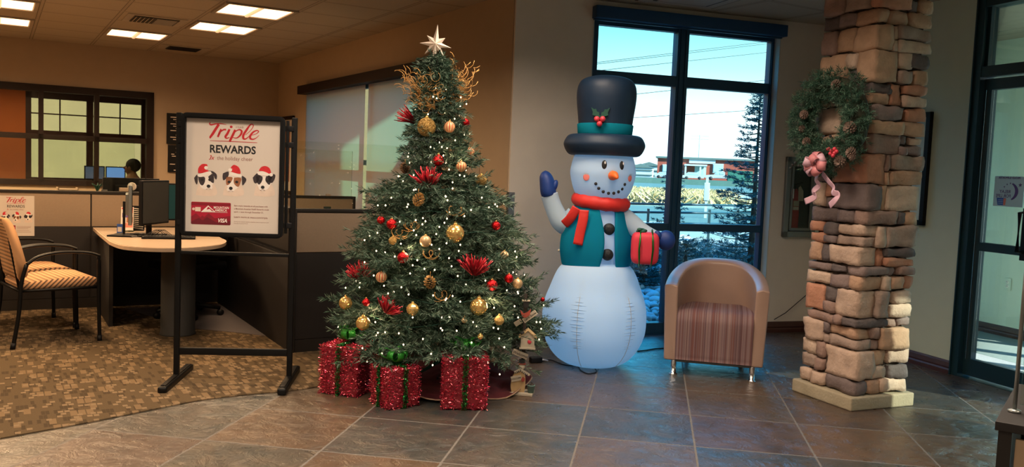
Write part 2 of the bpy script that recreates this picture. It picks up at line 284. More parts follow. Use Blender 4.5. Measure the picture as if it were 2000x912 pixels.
# ------------------------------------------------------------------ mesh builder
class MB:
    def __init__(s): s.v = []; s.f = []; s.m = []; s.mats = []; s.sm = []; s.T = Matrix.Identity(4)
    def mi(s, mat_):
        if mat_ not in s.mats: s.mats.append(mat_)
        return s.mats.index(mat_)
    def add(s, verts, faces, mat_, smooth=False):
        k = len(s.v); i = s.mi(mat_); T = s.T
        s.v += [tuple(T @ Vector(p)) for p in verts]; s.f += [tuple(a+k for a in f) for f in faces]; s.m += [i]*len(faces); s.sm += [smooth]*len(faces); return s
    def box(s, c, d, mat_, rz=0, rot=None, bev=0):
        hx, hy, hz = d[0]/2, d[1]/2, d[2]/2; Rm = rot if rot else Matrix.Rotation(rz, 3, 'Z')
        if bev <= 0:
            vs = [Vector(c)+Rm @ Vector((a*hx, b*hy, e_*hz)) for a in (-1, 1) for b in (-1, 1) for e_ in (-1, 1)]
            return s.add(vs, [(0, 1, 3, 2), (4, 6, 7, 5), (0, 4, 5, 1), (2, 3, 7, 6), (0, 2, 6, 4), (1, 5, 7, 3)], mat_)
        bm = bmesh.new(); bmesh.ops.create_cube(bm, size=1)
        for v in bm.verts: v.co = Vector((v.co.x*d[0], v.co.y*d[1], v.co.z*d[2]))
        bmesh.ops.bevel(bm, geom=bm.edges[:], offset=min(bev, min(d)*.45), segments=3, affect='EDGES', profile=.6)
        vs = [Vector(c)+Rm @ v.co for v in bm.verts]; fs = [[v.index for v in f.verts] for f in bm.faces]; bm.free()
        return s.add(vs, fs, mat_, True)
    def lathe(s, prof, mat_, seg=32, c=(0, 0, 0), rot=None, smooth=True, sx_=1, sy_=1):
        Rm = rot or Matrix.Identity(3); vs = []; fs = []; n = len(prof)
        for (r, z) in prof:
            for k in range(seg):
                a = 2*math.pi*k/seg; vs.append(Vector(c)+Rm @ Vector((r*math.cos(a)*sx_, r*math.sin(a)*sy_, z)))
        for i in range(n-1):
            for k in range(seg): k2 = (k+1) % seg; fs.append((i*seg+k, i*seg+k2, (i+1)*seg+k2, (i+1)*seg+k))
        if prof[0][0] > 1e-4: fs.append(tuple(reversed(range(seg))))
        if prof[-1][0] > 1e-4: fs.append(tuple((n-1)*seg+k for k in range(seg)))
        return s.add(vs, fs, mat_, smooth)
    def ell(s, c, rad, mat_, seg=20, rings=12, rot=None):
        if isinstance(rad, (int, float)): rad = (rad,)*3
        prof = [(max(1e-5, math.sin(math.pi*i/rings)), -math.cos(math.pi*i/rings)) for i in range(rings+1)]
        Rm = rot or Matrix.Identity(3); vs = []; fs = []
        for (r, z) in prof:
            for k in range(seg):
                a = 2*math.pi*k/seg; vs.append(Vector(c)+Rm @ Vector((r*math.cos(a)*rad[0], r*math.sin(a)*rad[1], z*rad[2])))
        for i in range(rings):
            for k in range(seg): k2 = (k+1) % seg; fs.append((i*seg+k, i*seg+k2, (i+1)*seg+k2, (i+1)*seg+k))
        return s.add(vs, fs, mat_, True)
    def tube(s, pts, r, mat_, seg=8, caps=True, flat=1.0, up=Vector((0, 0, 1)), smooth=True):
        pts = [Vector(p) for p in pts]; n = len(pts); rr = r if isinstance(r, (list, tuple)) else [r]*n; vs = []; fs = []
        for i, p in enumerate(pts):
            d = (pts[min(i+1, n-1)]-pts[max(i-1, 0)]); d = d.normalized() if d.length > 1e-9 else Vector((0, 0, 1))
            a = d.cross(up); a = a if a.length > .05 else d.cross(Vector((1, 0, 0))); a.normalize(); b = d.cross(a)
            for k in range(seg):
                t_ = 2*math.pi*k/seg; vs.append(p+(a*math.cos(t_)+b*math.sin(t_)*flat)*rr[i])
        for i in range(n-1):
            for k in range(seg): k2 = (k+1) % seg; fs.append((i*seg+k, (i+1)*seg+k, (i+1)*seg+k2, i*seg+k2))
        if caps: fs.append(tuple(range(seg))); fs.append(tuple(reversed(range((n-1)*seg, n*seg))))
        return s.add(vs, fs, mat_, smooth)
    def prism(s, poly, z0, z1, mat_, plane='XY', smooth=False):
        n = len(poly)
        def P(a, b, z): return (a, b, z) if plane == 'XY' else ((a, z, b) if plane == 'XZ' else (z, a, b))
        vs = [P(a, b, z0) for a, b in poly]+[P(a, b, z1) for a, b in poly]
        fs = [tuple(reversed(range(n))), tuple(range(n, 2*n))]+[(i, (i+1) % n, n+(i+1) % n, n+i) for i in range(n)]
        return s.add(vs, fs, mat_, smooth)
    def build(s, name, parent=None, loc=None, rz=0, label=None, kind=None, cat=None, group=None):
        me = bpy.data.meshes.new(name); me.from_pydata(s.v, [], s.f)
        for m_ in s.mats: me.materials.append(M[m_])
        me.polygons.foreach_set('material_index', s.m); me.polygons.foreach_set('use_smooth', s.sm); me.update()
        o = bpy.data.objects.new(name, me); C.objects.link(o)
        if parent: o.parent = parent
        if loc is not None: o.location = loc
        if rz: o.rotation_euler = (0, 0, rz)
        return tag(o, label, cat, group, kind)
def tag(o, label=None, cat=None, group=None, kind=None):
    if label: o['label'] = label
    if cat: o['category'] = cat
    if group: o['group'] = group
    if kind: o['kind'] = kind
    return o
def thing(name, label, cat, loc=(0, 0, 0), rz=0, group=None):
    o = bpy.data.objects.new(name, None); C.objects.link(o); o.location = loc; o.rotation_euler = (0, 0, rz); o.empty_display_size = .1
    return tag(o, label, cat, group)
def copytree(o, parent=None):
    c = o.copy(); C.objects.link(c); c.parent = parent
    for ch in list(o.children): copytree(ch, c)
    return c
def smoothpts(pts, n=6):
    P = [Vector(p) for p in pts]; out = []
    for i in range(len(P)-1):
        a = P[max(i-1, 0)]; b = P[i]; c = P[i+1]; d = P[min(i+2, len(P)-1)]
        for k in range(n):
            t = k/n; out.append(.5*((2*b)+(c-a)*t+(2*a-5*b+4*c-d)*t*t+(3*b-a-3*c+d)*t**3))
    out.append(P[-1]); return out
def sprof(pts, n=5): return [(max(1e-5, p.x), p.y) for p in smoothpts([(a, b, 0) for a, b in pts], n)]
def rotm(ax, ang): return Matrix.Rotation(ang, 3, ax)
def quat(d): return Vector(d).to_track_quat('Z', 'Y').to_matrix()
_tc = {}
def textmesh(txt, size, sx_=1.0, bold=0, shear=0, align='LEFT', space=1.0):
    key = (txt, size, bold, shear, align, space)
    if key not in _tc:
        cu = bpy.data.curves.new('text', 'FONT'); cu.body = txt; cu.size = size; cu.shear = shear; cu.offset = bold; cu.align_x = align; cu.resolution_u = 3; cu.space_character = space
        o = bpy.data.objects.new('text', cu); C.objects.link(o); dg = bpy.context.evaluated_depsgraph_get(); me = bpy.data.meshes.new_from_object(o.evaluated_get(dg))
        _tc[key] = ([tuple(v.co) for v in me.vertices], [tuple(p.vertices) for p in me.polygons]); bpy.data.objects.remove(o); bpy.data.curves.remove(cu); bpy.data.meshes.remove(me)
    vs, fs = _tc[key]; return [(x*sx_, y, z) for x, y, z in vs], fs
def strands(segs, name, mat_, parent=None, loc=None, rz=0, width=.0016, **kw):
    """segs: array (n,6) base and tip of thin needle blades"""
    s = np.asarray(segs, float); n = len(s); a = s[:, :3]; b = s[:, 3:]; d = b-a
    r = RS.normal(size=(n, 3)); w_ = np.cross(d, r); w_ /= (np.linalg.norm(w_, axis=1)[:, None]+1e-9); W = width if np.isscalar(width) else np.asarray(width)[:, None]
    mid = a+d*.45
    V = np.stack([a-w_*W*.5, mid-w_*W, b, mid+w_*W, a+w_*W*.5], 1).reshape(-1, 3)
    me = bpy.data.meshes.new(name); me.vertices.add(n*5); me.vertices.foreach_set('co', V.ravel()); me.loops.add(n*5); me.loops.foreach_set('vertex_index', np.arange(n*5)); me.polygons.add(n)
    me.polygons.foreach_set('loop_start', np.arange(n)*5); me.update(calc_edges=True); me.validate(); me.materials.append(M[mat_])
    o = bpy.data.objects.new(name, me); C.objects.link(o)
    if parent: o.parent = parent
    if loc is not None: o.location = loc
    if rz: o.rotation_euler = (0, 0, rz)
    return tag(o, **kw)
def sprig(p0, p1, n, L, out, spread=.85, fwd=.75):
    p0 = np.array(p0); p1 = np.array(p1); d = p1-p0; ln = np.linalg.norm(d)+1e-9; u = d/ln
    t = RS.rand(n)**.85; base = p0+t[:, None]*d; r = RS.normal(size=(n, 3)); r -= (r@u)[:, None]*u; r /= np.linalg.norm(r, axis=1)[:, None]+1e-9
    k = spread*(1-.45*t); dr = u*fwd+r*k[:, None]; dr /= np.linalg.norm(dr, axis=1)[:, None]; out.append(np.hstack([base, base+dr*(L*(.7+.5*RS.rand(n)))[:, None]]))
# ------------------------------------------------------------------ STRUCTURE
ZC = 2.84
K = Vector((-.04, 7.12, 0)); CD = Vector((math.cos(TC_), math.sin(TC_), 0)); CN = Vector((-CD.y, CD.x, 0))
D0 = K+CD*3.0; DD = Vector((math.cos(TD), math.sin(TD), 0)); DN = Vector((-DD.y, DD.x, 0))
def wall(name, loc, rz, x0, x1, y0, y1, z0, z1, openings, mat_):
    m = MB(); xs = sorted(set([x0, x1]+[a for o in openings for a in o[:2]]))
    for a, b in zip(xs[:-1], xs[1:]):
        cuts = [(o[2], o[3]) for o in openings if o[0] <= a+1e-6 and o[1] >= b-1e-6]; z = z0
        for (c0, c1) in sorted(cuts):
            if c0 > z: m.box(((a+b)/2, (y0+y1)/2, (z+c0)/2), (b-a, y1-y0, c0-z), mat_)
            z = c1
        if z < z1: m.box(((a+b)/2, (y0+y1)/2, (z+z1)/2), (b-a, y1-y0, z1-z), mat_)
    return m.build(name, loc=loc, rz=rz, kind='structure')
# local polygons
plan = [K, D0, D0+DD*12.2, Vector((-9.5, -3.6, 0)), UVp(-3.2, 12.97), UVp(3.62, 12.97), UVp(3.62, 6.14)]
def slab(name, pts, z0, z1, mat_, rz, org):
    m = MB(); Ri = Matrix.Rotation(-rz, 3, 'Z'); m.prism([tuple((Ri @ (p-org))[:2]) for p in pts][::-1], z0, z1, mat_); return m.build(name, loc=org, rz=rz, kind='structure')
org = Vector((-.891, 4.127, 0))
slab('floor', plan, -.12, 0, 'slate_tile', TT, org)
slab('ceiling', plan, ZC, ZC+.2, 'ceiling_tile', TA, Vector((0, 0, 0)))
cp = [(-3.0, 3.45), (-2.441, 4.11), (-2.15, 4.433), (-1.784, 4.889), (-1.56, 5.06), (-1.333, 5.192), (-1.2, 5.30), (-1.14, 5.40), (-1.0, 5.75), (-.75, 6.2), (-.3, 6.75)]
cp = [Vector((p.x, p.y, 0)) for p in smoothpts([(a, b, 0) for a, b in cp], 4)]
cpoly = cp+[K+Vector((-.05, -.2, 0)), UVp(3.6, 6.3), UVp(3.6, 12.95), UVp(-3.1, 12.95), Vector((-9.0, 3.4, 0))]
slab('floor_carpet', cpoly, 0.0005, .007, 'patterned_carpet', TA, Vector((0, 0, 0)))
g0 = fl(380, 650); slab('floor_cubicle', [fl(372, 643), fl(470, 652), fl(566, 664), UVp(1.86, 8.5), UVp(1.0, 8.5)], .006, .010, 'grey_carpet', TA, Vector((0, 0, 0)))
# walls
wall('wall_window', K, TC_, 0, 3.02, 0, .16, 0, ZC, [(.685, 2.52, 0, 2.74)], 'paint_beige')
wall('wall_right', D0, TD, -.16, 12.2, 0, .14, 0, ZC, [(1.71, 4.3, 0, 2.78)], 'paint_sage')
wall('wall_shades', UVp(3.62, 6.14), TA+math.pi/2, .02, 6.99, -.16, 0, 0, ZC, [(1.27, 5.47, .55, 2.34)], 'paint_tan')
wall('wall_back', UVp(0, 12.97), TA, -3.3, 3.8, 0, .12, 0, ZC, [(-.9, 1.83, 1.0, 2.25)], 'paint_tan')
a = UVp(-3.2, 12.97); b = Vector((-9.5, -3.6, 0)); dv = (b-a); wall('wall_left', a, math.atan2(dv.y, dv.x), 0, dv.length, -.12, 0, 0, ZC, [], 'paint_tan')
a = b; b = D0+DD*12.2; dv = b-a; wall('wall_front', a, math.atan2(dv.y, dv.x), 0, dv.length, -.12, 0, 0, ZC, [], 'paint_beige')
# jamb returns of the big window
m = MB(); m.box((2.517, .05, 1.36), (.006, .11, 2.72), 'drywall_return'); m.box((.688, .05, 1.36), (.006, .11, 2.72), 'drywall_return'); m.build('trim_1', loc=K, rz=TC_, kind='structure')
m = MB(); m.box((1.6, .08, -.03), (1.86, .16, .066), 'glare_blue_frame'); m.build('trim_2', loc=K, rz=TC_, kind='structure')
m = MB(); m.box((3.0, .07, -.03), (2.6, .14, .064), 'glare_teal_frame'); m.build('trim_3', loc=D0, rz=TD, kind='structure')
# baseboards (moulded)
def baseb(name, loc, rz, x0, x1, sgn=-1):
    m = MB(); pr = [(0, 0), (.022, 0), (.022, .03), (.016, .042), (.02, .055), (.012, .085), (.006, .10), (0, .10)]
    m.prism([(sgn*a, b) for a, b in pr], x0, x1, 'wood_base', 'YZ'); return m.build(name, loc=loc, rz=rz, kind='structure')
baseb('baseboard_window', K, TC_, 2.52, 3.0); baseb('baseboard_pier', K, TC_, 0, .685); baseb('baseboard_right', D0, TD, 0, 1.71)
# big window
def bars(lst, mat_, name, parent, bev=0):
    m = MB()
    for c, d in lst: m.box(c, d, mat_)
    return m.build(name, parent)
wn = tag(thing('window_1', None, None, K, TC_), kind='structure')
fz = 2.73; y = .115
m = MB(); F_ = 'glare_blue_frame'
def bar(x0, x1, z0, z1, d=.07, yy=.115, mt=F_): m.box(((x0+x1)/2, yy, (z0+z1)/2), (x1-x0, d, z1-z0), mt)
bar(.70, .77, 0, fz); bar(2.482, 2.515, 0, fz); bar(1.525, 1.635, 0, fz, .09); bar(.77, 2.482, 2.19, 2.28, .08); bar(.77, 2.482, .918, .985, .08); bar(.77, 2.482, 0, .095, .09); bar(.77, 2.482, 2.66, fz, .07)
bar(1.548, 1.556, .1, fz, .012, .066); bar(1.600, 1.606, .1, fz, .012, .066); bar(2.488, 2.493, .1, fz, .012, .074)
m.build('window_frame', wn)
m = MB(); m.box((1.6, .12, 1.37), (1.72, .006, 2.6), 'glass_window'); m.build('window_pane', wn)
m = MB(); m.box((1.6, -.045, 2.737), (1.86, .09, .10), 'glare_valance_metal', bev=.004); m.box((1.6, -.01, 2.682), (1.84, .03, .012), 'glare_blue_frame')
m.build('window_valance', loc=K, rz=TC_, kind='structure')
# window in the shades wall
BP = UVp(3.62, 6.14); wb = tag(thing('window_2', None, None, BP, TA+math.pi/2), kind='structure')
m = MB()
for a_ in (1.27, 3.02, 5.41): m.box((a_+.03, -.10, 1.445), (.06, .06, 1.79), 'glare_blue_frame')
m.box((3.37, -.10, .58), (4.2, .06, .06), 'glare_blue_frame'); m.box((3.37, -.10, 2.31), (4.2, .06, .06), 'glare_blue_frame'); m.box((3.37, -.10, 1.42), (4.2, .05, .06), 'glare_blue_frame'); m.build('window_frame', wb)
m = MB(); m.box((3.37, -.11, 1.445), (4.18, .005, 1.77), 'glass_shade'); m.build('window_pane', wb)
for i, (a_, b_) in enumerate(((1.26, 3.155), (3.25, 5.41))):
    t_ = thing('roller_shade', ['tan roller shade to the right of the bright gap, crossed by the sunlit patch', 'tan roller shade to the left of the bright gap, nearest the room corner'][i], 'window shade', BP, TA+math.pi/2, 'tan roller shades')
    m = MB(); m.add([(a_, .012, .50), (b_, .012, .50), (b_, .012, 2.30), (a_, .012, 2.30)], [(0, 1, 2, 3)], 'shade_cloth'); m.build('shade_cloth', t_)
    m = MB(); m.tube([(a_, .02, .50), (b_, .02, .50)], .012, 'charcoal'); m.build('bottom_bar', t_)
t_ = thing('shade_valance', 'long dark brown valance box above the tan roller shades', 'valance', BP, TA+math.pi/2)
m = MB(); m.box((3.37, .06, 2.36), (4.28, .11, .11), 'bronze_frame', bev=.004); m.build('fascia', t_)
# interior office window
wo_ = tag(thing('window_3', None, None, UVp(0, 12.97), TA), kind='structure')
m = MB()
def bb(x0, x1, z0, z1, yy=.0, d=.15): m.box(((x0+x1)/2, yy+.04, (z0+z1)/2), (x1-x0, d, z1-z0), 'bronze_frame')
bb(-.96, 1.89, 2.18, 2.27); bb(-.96, 1.89, .96, 1.03); bb(1.80, 1.89, .96, 2.27); bb(-.96, -.87, .96, 2.27)
for x in (-.15, .49, 1.15): bb(x, x+.055, 1.0, 2.25)
bb(-.9, 1.83, 1.56, 1.63)
m.build('window_frame', wo_)
m = MB(); m.box((.46, .05, 1.62), (2.7, .005, 1.2), 'glass_clear'); m.build('window_pane', wo_)
# office beyond
wall('wall_office_back', UVp(0, 16.0), TA, -3, 5, 0, .12, 0, ZC, [(.46, 2.2, .95, 2.3)], 'paint_orange')
wall('wall_office_left', UVp(-2.6, 13.1), TA+math.pi/2, 0, 3, -.1, 0, 0, ZC, [], 'paint_orange')
wall('wall_office_right', UVp(3.7, 13.1), TA+math.pi/2, 0, 3, -.1, 0, 0, ZC, [], 'paint_tan')
slab('floor_office', [UVp(-2.6, 13.1), UVp(3.7, 13.1), UVp(3.7, 16), UVp(-2.6, 16)], -.1, 0.0, 'grey_carpet', 0, Vector((0, 0, 0)))
slab('ceiling_office', [UVp(-2.6, 13.1), UVp(3.7, 13.1), UVp(3.7, 16), UVp(-2.6, 16)], ZC, ZC+.1, 'ceiling_tile', TA, Vector((0, 0, 0)))
lamp('office_lamp', UVp(.2, 14.4, 2.8), (.6, .6), 34, WARM, TA)
we = tag(thing('window_4', None, None, UVp(0, 16.0), TA), kind='structure')
m = MB()
def bc(x0, x1, z0, z1, d=.08): m.box(((x0+x1)/2, .03, (z0+z1)/2), (x1-x0, d, z1-z0), 'wood_base')
bc(.42, .50, .92, 2.34); bc(2.14, 2.24, .92, 2.34); bc(.42, 2.24, 2.25, 2.36); bc(.42, 2.24, .90, .98); bc(1.30, 1.40, .95, 2.3); bc(.5, 2.2, 1.66, 1.74)
for x in (.90, 1.80): bc(x, x+.02, 1.72, 2.3, .03)
bc(.5, 2.2, 2.0, 2.02, .03); m.build('window_frame', we)
m = MB(); m.box((1.33, .05, 1.62), (1.7, .005, 1.34), 'glass_clear'); m.build('window_pane', we)
m = MB(); m.box((1.5, 6.5, 2.2), (18, .2, 6.4), 'backdrop_tan'); m.build('field_backdrop', loc=UVp(0, 16), rz=TA, kind='structure')  # backdrop slab added in place of the tan field outside the office
# storefront door in the right wall
dr = tag(thing('door_1', None, None, D0, TD), kind='structure')
m = MB(); TF = 'glare_teal_frame'
def bd(x0, x1, z0, z1, d=.10, yy=.06, mt='glare_teal_frame'): m.box(((x0+x1)/2, yy, (z0+z1)/2), (x1-x0, d, z1-z0), mt)
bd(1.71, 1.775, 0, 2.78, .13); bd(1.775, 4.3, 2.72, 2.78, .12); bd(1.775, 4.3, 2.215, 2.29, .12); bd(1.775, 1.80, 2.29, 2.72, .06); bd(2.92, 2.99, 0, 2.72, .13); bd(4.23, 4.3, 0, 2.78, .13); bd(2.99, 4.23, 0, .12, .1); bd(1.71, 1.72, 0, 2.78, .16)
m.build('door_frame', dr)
lf = MB(); m = lf; bd(1.785, 1.85, .02, 2.20, .05); bd(2.85, 2.91, .02, 2.20, .05); bd(1.85, 2.85, .02, .145, .05); bd(1.85, 2.85, .95, 1.012, .055); bd(1.85, 2.85, 2.12, 2.20, .05)
bd(1.812, 1.816, .14, 2.12, .012, .03, 'chrome'); lf.build('door_leaf', dr)
m = MB(); m.box((2.35, .06, 1.17), (1.0, .006, 1.95), 'glass_clear'); m.box((2.36, .06, 2.5), (1.12, .006, .44), 'glass_clear'); m.box((3.6, .06, 1.4), (1.24, .006, 2.6), 'glass_clear'); m.build('door_pane', dr)
m = MB(); m.tube([(2.24, .0, .98), (2.24, -.05, .98), (2.24, -.05, 1.25), (2.24, .0, 1.25)], .014, 'black_metal'); m.box((2.24, .02, 1.1), (.05, .03, .36), 'black_metal'); m.build('door_handle', dr)
# vestibule
wall('wall_vestibule', D0+DN*1.9, TD, -1.2, 5.5, 0, .12, 0, ZC, [(.82, 1.02, .3, 2.4), (1.08, 1.30, .3, 2.4), (1.36, 2.2, .1, 2.4), (2.3, 3.2, .1, 2.4), (3.3, 4.2, .1, 2.4)], 'paint_pale')
wall('wall_vestibule_end', D0-DD*1.1+DN*.14, TD+math.pi/2, 0, 1.9, -.1, 0, 0, ZC, [], 'paint_pale')
baseb('baseboard_vestibule', D0+DN*1.9, TD, -1.1, 1.3)
vp_ = [D0-DD*1.1+DN*.14, D0-DD*1.1+DN*1.95, D0+DD*5.4+DN*1.95, D0+DD*5.4+DN*.14]
slab('floor_vestibule', vp_, -.1, .004, 'vest_carpet', 0, Vector((0, 0, 0))); slab('ceiling_vestibule', vp_, ZC, ZC+.2, 'ceiling_metal', 0, Vector((0, 0, 0)))
# unseen slab added above the roof; its hole shapes the sun on the shades
OFF = -1.5; P0 = K+CN*OFF
m = MB()
def onblocker(x, y_):
    p = vplane(x, y_, UVp(3.60, 8), (UVp(1, 0)[0], UVp(1, 0)[1])); t = ((P0-p).dot(CN))/SUN.dot(CN); q = p+SUN*t; return ((q-P0).dot(CD), q.z)
hole = [onblocker(*p) for p in ((665, 290), (768, 225), (880, 152), (880, 255), (810, 300), (700, 385), (665, 414))]
xs0, xs1, zz0, zz1 = -4.0, 14.0, 3.05, 9.0
outer = [(xs0, zz0), (xs1, zz0), (xs1, zz1), (xs0, zz1)]
bm = bmesh.new()
def loop(pts): 
    vs = [bm.verts.new((a_, 0, b_)) for a_, b_ in pts]; return [bm.edges.new((vs[i], vs[(i+1) % len(vs)])) for i in range(len(vs))]
ed = loop(outer)+loop(hole); bmesh.ops.triangle_fill(bm, use_beauty=True, use_dissolve=False, edges=ed)
r_ = bmesh.ops.extrude_face_region(bm, geom=bm.faces[:]); bmesh.ops.translate(bm, verts=[g for g in r_['geom'] if isinstance(g, bmesh.types.BMVert)], vec=(0, .03, 0))
me = bpy.data.meshes.new('sun_blocker'); bm.to_mesh(me); bm.free(); me.materials.append(M['paint_tan']); o = bpy.data.objects.new('sun_blocker', me); C.objects.link(o); o.location = P0; o.rotation_euler = (0, 0, TC_); o['kind'] = 'structure'
# ------------------------------------------------------------------ ceiling fixtures
CL = [(1.82, 9.69, 'lit ceiling light panel right of the large square vent'), (1.11, 11.02, 'lit ceiling light panel nearest the back wall'), (1.82, 8.35, 'large lit ceiling light panel cut by the top edge of the photo'), (-.31, 11.02, 'lit ceiling light panel cut by the left edge, the lower of two'), (-.31, 9.69, 'lit ceiling light panel at the top left corner of the photo')]
def troffer(t_):
    m = MB(); s = .32
    m.box((0, -s, -.004), (.68, .035, .02), 'ceiling_metal'); m.box((0, s, -.004), (.68, .035, .02), 'ceiling_metal'); m.box((-s, 0, -.004), (.035, .64, .02), 'ceiling_metal'); m.box((s, 0, -.004), (.035, .64, .02), 'ceiling_metal'); m.build('frame', t_)
    m = MB(); m.box((-.155, 0, -.002), (.28, .59, .008), 'troffer_lit'); m.box((.155, 0, -.002), (.28, .59, .008), 'troffer_lit'); m.build('diffuser', t_)
    m = MB(); m.prism([(-.025, -.003), (.025, -.003), (.012, -.02), (-.012, -.02)], -.30, .30, 'troffer_white', 'XZ'); m.build('centre_channel', t_)
for (u, v, l) in CL:
    t_ = thing('ceiling_light', l, 'ceiling light', UVp(u+.345, v+.31, ZC-.002), TA, 'recessed ceiling lights over the office area'); troffer(t_)
    lamp('panel_lamp', UVp(u+.345, v+.31, ZC-.035), (.5, .5), 26, WARM, TA)
t_ = thing('ceiling_vent', 'large square slatted air vent in the office ceiling between two lights', 'vent', UVp(1.46, 10.02, ZC-.002), TA)
m = MB(); m.box((0, 0, -.002), (.58, .58, .006), 'ceiling_metal'); m.build('frame', t_)
m = MB(); m.box((0, 0, -.008), (.44, .44, .006), 'vent_dark'); m.build('backing', t_)
m = MB()
for k in range(5):
    x = -.2+k*.04; m.box((x, -.0, -.016), (.006, .42, .014), 'ceiling_metal', rot=rotm('Y', .6))
for k in range(5): m.box((.1, -.18+k*.08, -.016), (.2, .008, .014), 'ceiling_metal', rot=rotm('X', .6))
m.build('slats', t_)
t_ = thing('ceiling_vent', 'small dark slot vent close to the back wall', 'vent', UVp(2.15, 12.28, ZC-.002), TA)
m = MB(); m.box((0, 0, -.002), (.6, .5, .006), 'ceiling_metal'); m.build('frame', t_)
m = MB(); m.box((0, 0, -.008), (.40, .34, .006), 'vent_dark'); [m.box((0, -.14+k*.056, -.014), (.38, .006, .012), 'trim_dark') for k in range(6)]; m.build('slats', t_)
t_ = thing('ceiling_vent', 'square ceiling diffuser above the big bright window', 'vent', (K+CD*1.32-CN*.55+Vector((0, 0, ZC-.002))), TC_)
m = MB(); m.box((0, 0, -.003), (.72, .72, .008), 'vent_dark'); m.box((0, 0, -.008), (.68, .68, .008), 'ceiling_metal'); m.build('frame', t_)
m = MB(); m.box((0, 0, -.014), (.5, .5, .006), 'vent_dark'); m.box((0, 0, -.018), (.45, .45, .006), 'ceiling_metal'); m.build('core', t_)
